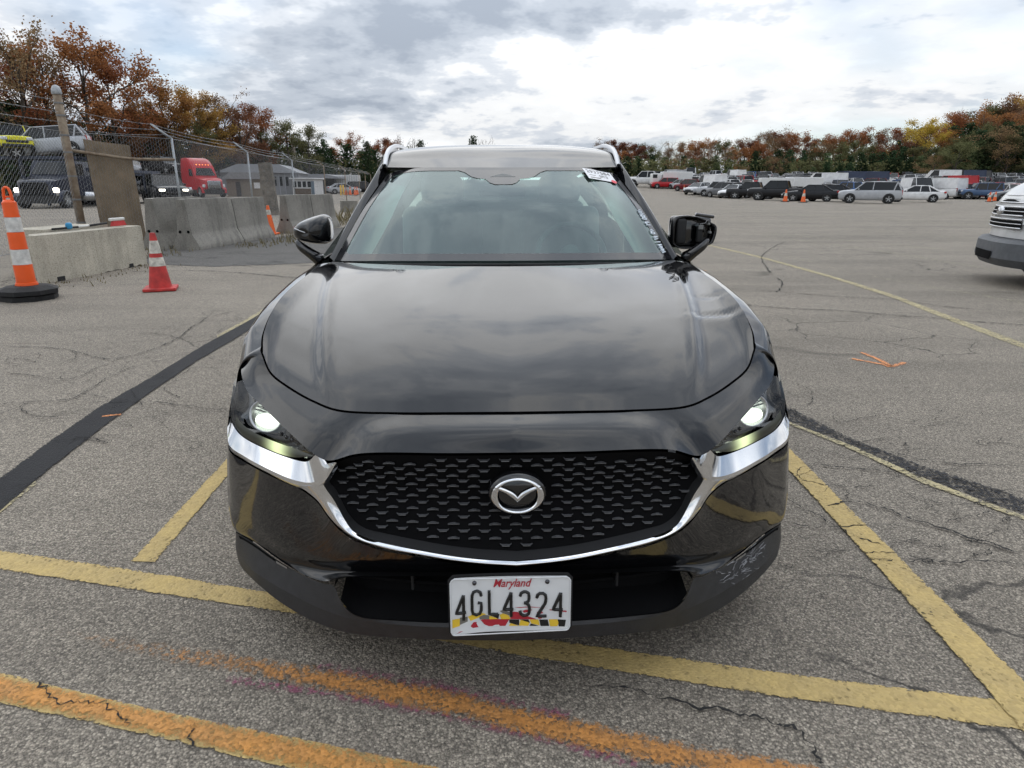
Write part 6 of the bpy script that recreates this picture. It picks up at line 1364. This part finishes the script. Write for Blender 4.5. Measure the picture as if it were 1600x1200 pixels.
# red truck
rg = at_ground(333, 308.5); hr = Vector((.70, -.714)); rl = Vector((rg.x, rg.y))-hr*2.6
semi((.46, .010, .018), (rl.x, rl.y, 0), hr, 'bright red semi truck with chrome grille beyond the fence', lit=False, deck=0)
def on_deck(k, c, base, hd_, back, z_, hd2, label, s_=1., tilt=0.):
    p = base-Vector(hd_)*back; vehicle(k, c, (p.x, p.y, z_), hd2, label, name='carried_car', sc_=s_, tilt=tilt)
dr_ = rl.y-CAM_LOC.y+2.5; q_ = at_dist(258, 272, dr_); zd = q_.z
vehicle('suv', BLACK, (q_.x, q_.y, zd), (.90, -.43), 'black car on the upper deck of the hauler behind the red truck', name='carried_car', sc_=1.02)
q2_ = at_dist(205, 272, dr_+1.5); vehicle('sedan', SILVER, (q2_.x, q2_.y, zd), (.90, -.43), 'silver car at the tail of the upper deck, left of the black one', name='carried_car')
dk3 = empty('hauler_deck', ((q_.x+q2_.x)/2, (q_.y+q2_.y)/2, 0), math.atan2(-.43, .90)); tag(dk3, 'dark steel upper deck carrying the black and the silver car', 'loading rack')
for s_2 in (-1, 1):
    mb = MB(); mb.box((0, s_2*.95, zd-.10), (9.6, .14, .2)); mb.build('rail', 'steel_blue', dk3)
    for x in (-4.6, -1.5, 1.5, 4.6): mb = MB(); mb.box((x, s_2*1.06, zd/2-.1), (.14, .14, zd-.2)); mb.build('upright', 'steel_blue', dk3)
mb = MB(); mb.box((0, 0, zd-.06), (9.4, 1.8, .06)); mb.build('deck_plate', 'trim_black', dk3)
q3_ = at_dist(215, 289, dr_+1.); vehicle('suv', GREY, (q3_.x, q3_.y, .55), (.90, -.43), 'dark car on the lower deck behind the board', name='carried_car', sc_=.95)
mb = MB(); mb.box((0, 0, .48), (9.0, 1.9, .1)); mb.build('deck_plate', 'trim_black', dk3)
dg_ = at_ground(243, 318); vehicle('suv', (.012, .014, .018), (dg_.x, dg_.y+1.6, 0), (.62, -.78), 'dark car with lit headlights facing the fence, left of the red truck', name='parked_suv', sc_=1.12, lit=True)
# dark blue hauler straight behind the fence
bg_ = at_ground(62, 326); hb = Vector((.10, -.995)); bl_ = Vector((bg_.x, bg_.y))-hb*3.2
semi((.005, .009, .026), (bl_.x, bl_.y, 0), hb, 'dark blue car hauler with lit headlights behind the fence mesh', deck=8, grille='trim_black', low=True)
p_ = bl_+hb*.2
vehicle('boxy', YEL, (*at_dist(23, 262, bl_.y-CAM_LOC.y+.6)[:2], 2.85), (.72, -.69), 'bright yellow boxy car on top of the dark blue hauler', name='carried_car', sc_=.9)
vehicle('suv', (.48, .50, .53), (*at_dist(82, 262, bl_.y-CAM_LOC.y+1.2)[:2], 2.80), (-.93, -.36), 'silver car on top of the dark blue hauler, right of the yellow one', name='carried_car', sc_=.95, tilt=R(-6))
mb = MB(); dk = empty('hauler_head_rack', (*at_dist(50, 262, bl_.y-CAM_LOC.y+.8)[:2], 0)); tag(dk, 'dark steel loading rack carrying the yellow and the silver car', 'loading rack')
for s in (-1, 1):
    mb = MB(); mb.box((0, s*.9, 2.74), (6.4, .14, .16)); mb.build('rail', 'steel_blue', dk)
    for x in (-2.9, 0, 2.9): mb = MB(); mb.box((x, s*.9, 1.37), (.14, .14, 2.74)); mb.build('upright', 'steel_blue', dk)
# second hauler next to it, mostly hidden by the rusty post and the board
g2 = at_ground(140, 319); l2 = Vector((g2.x, g2.y))-Vector((.55, -.835))*3.4
semi((.02, .022, .025), (l2.x, l2.y, 0), (.55, -.835), 'dark truck with a tall black grille between the rusty post and the board', deck=0, grille='grille_chrome', low=True)
vehicle('pickup', WHITE, (*at_dist(123, 260, l2.y-CAM_LOC.y-.5)[:2], 3.05), (.45, -.89), 'white pickup truck carried above the dark truck, behind the rusty post', name='carried_pickup', sc_=.92)
dk2 = empty('hauler_head_rack', (*at_dist(123, 260, l2.y-CAM_LOC.y-.5)[:2], 0)); tag(dk2, 'dark steel loading rack under the white pickup', 'loading rack')
for s in (-1, 1):
    mb = MB(); mb.box((s*.9, 0, 2.95), (.14, 5.4, .16)); mb.build('rail', 'steel_blue', dk2)
    for y in (-2.4, 2.4): mb = MB(); mb.box((s*1.25, y, 1.5), (.12, .14, 3.0)); mb.build('upright', 'steel_blue', dk2)
# van and cars by the gatehouse
v_ = at_ground(451, 303); vehicle('van', WHITE, (v_.x, v_.y, 0), (.1, -1), 'white van parked beside the gatehouse', sc_=.9)
v_ = at_ground(541, 303.5); vehicle('sedan', SILVER, (v_.x-.8, v_.y+2, 0), (.9, .4), 'silver car by the yellow bollards next to the gatehouse'); v_ = at_ground(553, 303); vehicle('suv', BLACK, (v_.x+.6, v_.y+4, 0), (.9, .4), 'black car behind the bollards, right of the silver one')
v_ = at_ground(566, 301); vehicle('pickup', (.25, .36, .45), (v_.x, v_.y+6, 0), (.3, -.9), 'pale blue pickup beside the windscreen pillar behind the bollards')
vn_.scale = (1.05, 1.05, 1.09)
# ------------------------------------------------------------------ trees and buildings behind the lots
def leaf_mat(name, c1, c2, objvar=.22, trans=.42):
    m = bpy.data.materials.new(name); m.use_nodes = True; t = m.node_tree; t.nodes.clear(); B = NB(t)
    geo = B.n('ShaderNodeNewGeometry').outputs['Random Per Island']; oi = B.n('ShaderNodeObjectInfo').outputs['Random']
    c = B.mix(geo, c1, c2)
    hs = B.n('ShaderNodeHueSaturation', {'Color': c, 'Value': B.math('ADD', 1-objvar, B.math('MULTIPLY', oi, 2*objvar)), 'Hue': B.math('ADD', .485, B.math('MULTIPLY', oi, .03)), 'Saturation': .95}).outputs[0]
    d = B.n('ShaderNodeBsdfDiffuse', {0: hs}); tr = B.n('ShaderNodeBsdfTranslucent', {0: hs})
    B.n('ShaderNodeOutputMaterial', {0: B.n('ShaderNodeMixShader', {0: trans, 1: d.outputs[0], 2: tr.outputs[0]}).outputs[0]}); MAT[name] = m
leaf_mat('leaf_rust', (.40, .165, .055), (.22, .095, .04)); leaf_mat('leaf_red', (.27, .12, .065), (.16, .08, .05)); leaf_mat('leaf_gold', (.46, .25, .065), (.27, .15, .045)); leaf_mat('leaf_brown', (.27, .165, .085), (.16, .105, .06))
leaf_mat('leaf_yellow', (.56, .39, .06), (.38, .25, .04)); leaf_mat('leaf_olive', (.18, .175, .08), (.10, .10, .045)); leaf_mat('needles', (.055, .085, .04), (.026, .045, .022), trans=.15); leaf_mat('needles_light', (.12, .15, .065), (.06, .085, .038), trans=.2)
mat('bark', (.075, .062, .05), .95, var=.4, scale=4); mat('bark_pale', (.17, .15, .13), .95, var=.3, scale=4)
def quad_leaf(V, F, c, s, r, flat=0.):
    a = Vector((r.gauss(0, 1), r.gauss(0, 1), r.gauss(0, 1)*(1-flat))).normalized(); b_ = Vector((r.gauss(0, 1), r.gauss(0, 1), r.gauss(0, 1))); b_ = (b_-a*b_.dot(a)).normalized(); a *= s; b_ *= s*r.uniform(.5, .8); k = len(V)
    V += [c-a, c+b_, c+a, c-b_]; F.append((k, k+1, k+2, k+3))
def broadleaf(seed, H=12., spread=.42, n_limb=9, n_sub=5, leaves=26, ls=.098, dens=1.0, base=.28):
    r = random.Random(seed); tb = MB(); V, F = [], []
    lean = Vector((r.uniform(-.04, .04), r.uniform(-.04, .04), 0)); path = [Vector((0, 0, 0))]
    for k in range(1, 8): path.append(Vector((lean.x*H*k/7+r.uniform(-.12, .12), lean.y*H*k/7+r.uniform(-.12, .12), H*.86*k/7)))
    r0 = H*.020; tb.tube(path, [r0*(1.15-.95*k/7) for k in range(8)], 7)
    def tr_at(f): x = f*7; i = min(int(x), 6); return path[i].lerp(path[i+1], x-i)
    def cluster(c, rad, n):
        for q in range(n):
            o = Vector((r.gauss(0, 1), r.gauss(0, 1), r.gauss(0, .75)))*rad*.55; quad_leaf(V, F, c+o, ls*r.uniform(.7, 1.35), r)
    for k in range(n_limb):
        f = base+(.98-base)*(k+r.random()*.7)/n_limb; o = tr_at(f); az = k*2.4+r.uniform(-.5, .5); shape = math.sin(math.pi*min(1, .22+.72*(f-base)/(1-base)))**.7
        L = H*spread*shape*r.uniform(.75, 1.15); el = R(20+45*f+r.uniform(-10, 12)); d = Vector((math.cos(az)*math.cos(el), math.sin(az)*math.cos(el), math.sin(el)))
        pts = [o]; 
        for q in range(1, 5): pts.append(o+d*L*q/4+Vector((r.uniform(-.05, .05), r.uniform(-.05, .05), r.uniform(-.02, .07)))*L)
        rb_ = r0*(.62-.42*f); tb.tube(pts, [rb_*(1-.2*q) for q in range(5)], 5)
        for q in range(n_sub):
            g_ = .3+.7*(q+r.random())/n_sub; i = min(int(g_*4), 3); so_ = pts[i].lerp(pts[i+1], g_*4-i); dd = (d+Vector((r.uniform(-.9, .9), r.uniform(-.9, .9), r.uniform(-.3, .7)))).normalized(); l2_ = L*r.uniform(.22, .42)
            e = so_+dd*l2_; m_ = so_+dd*l2_*.5+Vector((0, 0, .03*L)); tb.tube([so_, m_, e], [rb_*.35, rb_*.25, rb_*.1], 4)
            if leaves:
                n_ = int(leaves*dens*r.uniform(.4, 1.3)); cluster(e, H*.060, n_); cluster(m_, H*.050, n_//2)
            else:
                for z_ in range(4):
                    d3 = (dd+Vector((r.uniform(-.9, .9), r.uniform(-.9, .9), r.uniform(-.2, .8)))).normalized(); s3 = so_.lerp(e, r.uniform(.3, 1)); e3 = s3+d3*l2_*r.uniform(.5, .9); tb.tube([s3, e3], [rb_*.16, rb_*.06], 3, cap=False)
    cm_ = MB(); cm_.add(V, F)
    return tb, cm_
def conifer(seed, H=12., spread=.20, n=34, ls=.20, base=.06):
    r = random.Random(seed); tb = MB(); V, F = [], []; tb.tube([(0, 0, 0), (.05, .02, H*.5), (0, 0, H*.99)], [H*.014, H*.010, H*.002], 6)
    for k in range(n):
        f = base+(1-base)*((k+r.random()*.6)/n); z_ = H*f; L0 = H*spread*(1-f)**.75*r.uniform(.7, 1.2)+H*.012; m_ = 6
        for q in range(m_):
            az = 2*math.pi*q/m_+k*1.1+r.uniform(-.4, .4); L = L0*r.uniform(.65, 1.15); d = Vector((math.cos(az), math.sin(az), r.uniform(-.15, .35)))
            e = Vector((0, 0, z_))+d*L
            if q % 2 == 0: tb.tube([(0, 0, z_), e], [H*.003, H*.001], 3, cap=False)
            for w_ in range(int(8+14*(1-f))):
                c = Vector((0, 0, z_))+d*L*r.uniform(.25, 1.05)+Vector((r.gauss(0, .05), r.gauss(0, .05), r.gauss(0, .03)))*H*.6; quad_leaf(V, F, c, ls*r.uniform(.7, 1.3), r, .35)
    cm_ = MB(); cm_.add(V, F); return tb, cm_
PROTO = {}
def proto(key, fn, leafm, bark='bark'):
    tb, cm_ = fn; PROTO[key] = (tb.me('trunk', bark, smooth=True), cm_.me('crown', leafm) if cm_.f else None)
for i in range(3):
    proto(f'rust{i}', broadleaf(10+i, leaves=130), 'leaf_rust'); proto(f'red{i}', broadleaf(20+i, spread=.38, leaves=130), 'leaf_red'); proto(f'brown{i}', broadleaf(30+i, leaves=84, dens=.9), 'leaf_brown')
    proto(f'pine{i}', conifer(40+i, spread=.22+.03*i), 'needles'); proto(f'olive{i}', broadleaf(50+i, spread=.36, leaves=120, base=.12), 'leaf_olive')
for i in range(2):
    proto(f'gold{i}', broadleaf(60+i, leaves=150), 'leaf_gold'); proto(f'bare{i}', broadleaf(70+i, leaves=0, n_limb=11, n_sub=6, spread=.34), 'leaf_brown', 'bark_pale'); proto(f'sparse{i}', broadleaf(80+i, leaves=40, n_limb=12, n_sub=6), 'leaf_brown'); proto(f'fir{i}', conifer(90+i, spread=.30, n=24, ls=.22, base=.02), 'needles_light')
proto('yellow0', broadleaf(65, leaves=170, spread=.5, base=.15), 'leaf_yellow')
KN = {'rust': 'rust brown oak', 'red': 'dull red tree', 'brown': 'thin brown tree', 'pine': 'dark green pine', 'olive': 'olive green tree', 'gold': 'golden brown tree', 'bare': 'bare pale tree', 'sparse': 'nearly leafless dark tree', 'fir': 'grey green conifer', 'yellow': 'bright yellow tree'}
rt_ = random.Random(99)
def tree(kind, u, vtop, dist, label, group, wide=1.0):
    p = at_dist(u, vtop, dist); H_ = p.z; n = max(int(k[len(kind):]) for k in PROTO if k.startswith(kind) and k[len(kind):].isdigit())+1
    tm_, cm_ = PROTO[f'{kind}{rt_.randrange(n)}']; o = empty({'pine': 'pine_tree', 'fir': 'conifer_tree', 'bare': 'bare_tree'}.get(kind, 'autumn_tree' if kind not in ('olive',) else 'leafy_tree'), (p.x, p.y, 0), rt_.uniform(0, 6.28)); tag(o, label, 'tree', group)
    s_ = H_/12.9; o.scale = (s_*wide, s_*wide, s_); link('trunk', tm_, o)
    if cm_: link('crown', cm_, o)
LEFT = [('sparse', 8, 34, 70), ('sparse', 58, 72, 76), ('rust', 112, 46, 78), ('rust', 160, 92, 84), ('bare', 208, 128, 92), ('gold', 250, 127, 90), ('gold', 296, 138, 94), ('brown', 336, 150, 98), ('red', 372, 160, 98), ('rust', 402, 172, 104), ('bare', 428, 178, 106), ('olive', 446, 180, 104), ('olive', 474, 194, 108), ('pine', 505, 212, 116), ('rust', 540, 211, 130), ('pine', 572, 215, 118), ('red', 600, 211, 136), ('bare', 628, 206, 140), ('bare', 646, 208, 144), ('pine', 657, 214, 150), ('pine', 739, 207, 160), ('bare', 757, 209, 170), ('rust', 30, 96, 74), ('rust', 200, 160, 90), ('red', 225, 172, 92), ('red', 176, 150, 88), ('brown', 80, 118, 80), ('gold', 320, 168, 96), ('red', 352, 188, 100), ('brown', 268, 165, 92), ('olive', 300, 180, 92), ('red', 390, 196, 104), ('red', 618, 218, 134), ('rust', 584, 222, 130)]
LEFT.sort(key=lambda q: q[1]); cnt = {}
tot = {}
for k, *_ in LEFT: tot[k] = tot.get(k, 0)+1
for k, u, v, d in LEFT:
    n_ = cnt.get(k, 0); cnt[k] = n_+1; lab = f'{KN[k]} beyond the fence, {ORD[n_]} of its kind from the left' if tot[k] > 1 else f'{KN[k]} standing alone of its kind beyond the fence'
    tree(k, u, v, d, lab, 'trees beyond the fence', 1.15 if k in ('rust', 'gold') else 1.0)
rp_ = random.Random(31); u = -30; n_ = 0
while u < 640:
    vt = np.interp(u, [0, 130, 300, 420, 520, 640], [150, 188, 205, 215, 222, 232])+rp_.uniform(-7, 7); d = np.interp(u, [0, 300, 640], [72, 100, 132])
    tree(rp_.choice(['pine', 'pine', 'pine', 'fir']), u, vt, d, f'dark evergreen behind the trucks, {ORD[n_]} from the left', 'evergreen belt behind the trucks', 1.7); u += rp_.uniform(18, 26); n_ += 1
# right-hand wood
tops = ([935, 950, 980, 1010, 1045, 1070, 1120, 1150, 1180, 1210, 1235, 1265, 1290, 1340, 1370, 1420, 1465, 1500, 1540, 1570, 1640], [228, 224, 216, 214, 222, 224, 214, 222, 210, 206, 201, 216, 211, 206, 204, 195, 192, 174, 160, 154, 150])
for row, (d0_, kinds, wts, dv, step) in enumerate([(205, ['red', 'rust', 'brown', 'bare', 'pine', 'olive', 'gold'], [4, 4, 4, 2, 1.2, 1.5, 1.5], 0, (15, 23)), (188, ['red', 'brown', 'rust', 'olive', 'pine', 'bare'], [3, 4, 2, 4, 3, 1], 14, (17, 26)), (172, ['pine', 'fir', 'olive', 'brown'], [6, 2, 2.5, .8], 28, (16, 24)), (160, ['fir', 'pine', 'olive', 'brown'], [3, 5, 2, 1], 40, (15, 23))]):
    u = 925+row*7; n_ = 0; ydone = False; rowname = ['back', 'third', 'second', 'front'][row]
    while u < 1660:
        vt = np.interp(u, *tops)+dv*np.interp(u, [940, 1500], [.75, 1.15])+rp_.uniform(-4, 6); k = rp_.choices(kinds, wts)[0]; wide = 1.25 if row > 1 else 1.1
        if row == 1 and 1440 < u < 1462 and not ydone:
            ydone = True; k, vt, wide = 'yellow', 193, 1.2
        if k == 'bare': vt -= 5
        lab = f'{KN[k]}, {ORD[n_]} from the left, {rowname} row of the far wood' if k != 'yellow' else 'bright yellow tree standing out in the wood past the lot'
        tree(k, u, vt, d0_+rp_.uniform(-6, 6), lab, 'wood past the lot', wide*1.1); u += rp_.uniform(*step); n_ += 1
# undergrowth along the wood edges (reads as one dark mass)
ug = MB(); V, F = [], []; ru = random.Random(4)
for k in range(30000):
    if k % 3: u_, d_ = ru.uniform(920, 1640), ru.uniform(160, 180); p = at_dist(u_, 289, d_); hh = 7.5
    else: u_, d_ = ru.uniform(-20, 660), None; d_ = np.interp(u_, [0, 300, 640], [68, 96, 128])+ru.uniform(0, 6); p = at_dist(u_, 289, d_); hh = 5.5
    quad_leaf(V, F, Vector((p.x, p.y, ru.random()**1.5*hh)), ru.uniform(.16, .38), ru)
ug.add(V, F); o = ug.build('undergrowth', 'leaf_olive'); tag(o, 'dark tangled undergrowth along the edge of the woods', 'undergrowth', None, 'stuff')
vg1 = MB(); vg1.add([(-260, 150, .02), (300, 150, .02), (420, 420, .02), (-420, 420, .02)], [(0, 1, 2, 3)]); o = vg1.build('grass_verge', 'verge'); tag(o, 'dull grass strip under the woods', None, None, 'structure')

# ---- buildings by the gate
mat('siding_grey', (.23, .235, .25), .6, var=.1, scale=.8); mat('roof_grey', (.30, .31, .33), .5, var=.12, scale=.6); mat('shed_tan', (.24, .205, .16), .8, var=.15); mat('shed_roof', (.055, .05, .05), .85, var=.2); mat('booth_white', (.60, .60, .60), .6, var=.08); mat('booth_brown', (.12, .085, .06), .8); mat('booth_blue', (.12, .17, .22), .7); mat('safety_yellow', (.72, .42, .04), .6, var=.12); mat('safety_blue', (.03, .07, .40), .6); mat('sign_white', (.7, .7, .7), .6); mat('pole_wood', (.44, .39, .33), .9, var=.25); mat('dark_inside', (.03, .03, .03), .9)
def gable(name, u0, u1, vpeak, veave, dist, depth, rz, label, wall_m, roof_m, parts=None):
    a, c = at_dist(u0, 289, dist), at_dist(u1, 289, dist); L = (c-a).length; zp, ze = at_dist((u0+u1)/2, vpeak, dist).z, at_dist((u0+u1)/2, veave, dist).z
    o = empty(name, ((a.x+c.x)/2, (a.y+c.y)/2, 0), rz); tag(o, label, 'building'); h = L/2
    mb = MB(); mb.box((0, depth/2, ze/2), (L, depth, ze)); mb.build('wall', wall_m, o)
    return o, L, ze, zp
o, L, ze, zp = gable('metal_warehouse', 345, 466, 256.5, 270, 88, 9, R(8), 'grey metal warehouse with a low pitched roof behind the red truck', 'siding_grey', 'roof_grey')
mb = MB(); h = L/2+.3; mb.prism([(-h, ze), (0-h*.45, zp), (h*.50, zp), (h, ze)], -.4, 9.4, 'y'); mb.build('roof', 'roof_grey', o)
for k in range(4):
    mb = MB(); mb.box((L*.20+k*L*.075, -.06, ze*.62), (L*.032, .08, ze*.42)); mb.build('window', 'auto_glass', o)
for k in range(14):
    mb = MB(); mb.box((-L/2+.3+k*(L-.6)/13, -.05, ze/2), (.10, .07, ze)); mb.build('wall_rib', 'roof_grey', o)
o, L, ze, zp = gable('tan_shed', 356, 412, 268.5, 279, 74, 6, R(10), 'low tan shed with a dark roof in front of the grey warehouse', 'shed_tan', 'shed_roof')
mb = MB(); h = L/2+.35; mb.prism([(-.5, ze-.05), (3.5, zp), (7.5, ze-.05)], -h, h*1.0, 'x'); mb.build('roof', 'shed_roof', o)
mb = MB(); mb.box((L*.30, -.06, ze*.62), (L*.16, .06, ze*.32)); mb.build('wall_sign', 'sign_white', o)
mb = MB(); mb.box((-L*.2, -.06, ze*.42), (L*.12, .06, ze*.8)); mb.build('door', 'shed_roof', o)
# gatehouse
a, c = at_dist(463, 289, 88), at_dist(499, 289, 88); W_ = (c-a).length; zt4 = at_dist(480, 279.5, 88).z
bo_ = empty('gatehouse', ((a.x+c.x)/2, a.y, 0), R(-12)); tag(bo_, 'small white gatehouse with dark windows by the yellow kerb', 'gatehouse')
mb = MB(); mb.box((0, 0, zt4/2-.05), (W_, 2.6, zt4-.1)); mb.build('wall', 'booth_white', bo_)
mb = MB(); mb.rbox((0, 0, zt4+.02), (W_+.5, 3.1, .18), .05); mb.build('roof', 'booth_white', bo_)
mb = MB(); mb.box((-.1, -1.32, zt4*.22), (W_*.78, .06, zt4*.36)); mb.build('lower_panel', 'booth_brown', bo_)
for k in range(4):
    mb = MB(); mb.box((-W_*.38+k*W_*.225, -1.33, zt4*.66), (W_*.15, .06, zt4*.36)); mb.build('window', 'auto_glass', bo_)
mb = MB(); mb.box((W_*.45, -1.34, zt4*.45), (W_*.14, .06, zt4*.82)); mb.build('door', 'booth_blue', bo_)
# open canopy, trailer, kerb, signs, pole, bollards
a, c = at_dist(468, 289, 102), at_dist(523, 289, 102); W_ = (c-a).length; zt4 = at_dist(495, 272, 102).z; zu = at_dist(495, 276.5, 102).z
o = empty('open_canopy', ((a.x+c.x)/2, a.y, 0)); tag(o, 'open flat roofed canopy with a dark inside behind the gatehouse', 'canopy')
mb = MB(); mb.prism([(-W_/2-1, zt4), (W_/2-1.5, zt4), (W_/2+.5, zu+.1), (W_/2+.5, zu-.2), (-W_/2-1, zu-.1)], 0, 8, 'y'); mb.build('roof', 'roof_grey', o)
mb = MB(); mb.box((0, 8.2, zu/2), (W_, .2, zu)); mb.build('back_wall', 'dark_inside', o)
for k in range(4): mb = MB(); mb.box((-W_/2+k*W_/3, .2, zu/2-.1), (.25, .25, zu-.2)); mb.build('post', 'dark_inside', o)
a, c = at_dist(528, 289, 108), at_dist(562, 289, 108); zt4 = at_dist(545, 273.5, 108).z; o = empty('parked_trailer', ((a.x+c.x)/2, a.y, 0), R(4)); tag(o, 'long white trailer body behind the yellow bollards', 'trailer'); L = (c-a).length
mb = MB(); mb.rbox((0, 0, (zt4+1.0)/2), (L, 2.5, zt4-1.0), .05); mb.build('cargo_box', 'box_white', o)
for k in range(9): mb = MB(); mb.box((-L/2+.3+k*(L-.6)/8, -1.27, (zt4+1)/2), (.06, .04, zt4-1.1)); mb.build('side_rib', 'roof_grey', o)
for x in (-L*.35, -L*.22, L*.3): link('wheel', wheel_me(.5, .2), o, (x, -1.0, .5), R(90))
g_ = at_ground(471, 303.5); o = empty('yellow_kerb_block', (g_.x, g_.y, 0), R(-8)); tag(o, 'yellow painted concrete kerb guarding the gatehouse', 'kerb block'); mb = MB(); mb.rbox((0, 0, .33), (2.3, .6, .66), .12); mb.build('kerb', 'safety_yellow', o, smooth=True); mb = MB(); mb.rbox((-1.6, 0, .22), (.9, .5, .44), .1); mb.build('kerb_end', 'safety_yellow', o, smooth=True)
g_ = at_ground(457, 303.5); o = empty('gate_sign', (g_.x, g_.y-.4, 0)); tag(o, 'blue and yellow sign panels on a post at the gatehouse', 'sign')
mb = MB(); mb.box((0, 0, 1.05), (.08, .08, 2.1)); mb.build('sign_post', 'galvanised', o)
for z_, m_ in ((.35, 'safety_blue'), (1.25, 'safety_yellow'), (1.85, 'safety_blue')): mb = MB(); mb.box((0, -.07, z_), (.45, .03, .5)); mb.build('sign_panel', m_, o)
pb, pt = at_ground(463, 301), None; dist_ = pb.y-CAM_LOC.y; pt = at_dist(455.5, 209, dist_)
o = empty('light_pole', (pb.x, pb.y, 0)); tag(o, 'tall leaning wooden pole with floodlights by the gatehouse', 'light pole')
mb = MB(); mb.tube([(0, 0, 0), (pt.x-pb.x+.15, 0, pt.z*.98), (pt.x-pb.x+.13, 0, pt.z)], [.34, .26, .24], 8); mb.build('pole', 'pole_wood', o, smooth=True)
for s in (-1, 1): mb = MB(); mb.rbox((pt.x-pb.x+s*.55, -.1, pt.z-.1), (.7, .4, .35), .1); mb.build('floodlight', 'trim_black', o, smooth=True)
for k, (u, v, m_) in enumerate(((533, 305, 'safety_yellow'), (537, 304, 'safety_yellow'))):
    g_ = at_ground(u, v); o = empty('bollard', (g_.x, g_.y, 0)); tag(o, ['left one of the two yellow bollards past the gatehouse', 'right one of the two yellow bollards past the gatehouse'][k], 'bollard', 'yellow bollards'); mb = MB(); mb.lathe([(.12, 0), (.12, 1.15), (.08, 1.24), (.001, 1.27)], 12, cap=False); mb.build('bollard_tube', m_, o, smooth=True)
for k, (u, v) in enumerate(((541, 305), (547.5, 305), (555, 305.5), (558.5, 304.5))):
    g_ = at_ground(u, v); cone((g_.x, g_.y, 0), 1.05, [(.25, 'cone_orange'), (.4, 'reflective_white'), (1, 'cone_orange')], f'orange cone past the gatehouse, {ORD[k]} to the right of the yellow bollards', 'trim_black', group='cones past the gatehouse', simple=True)
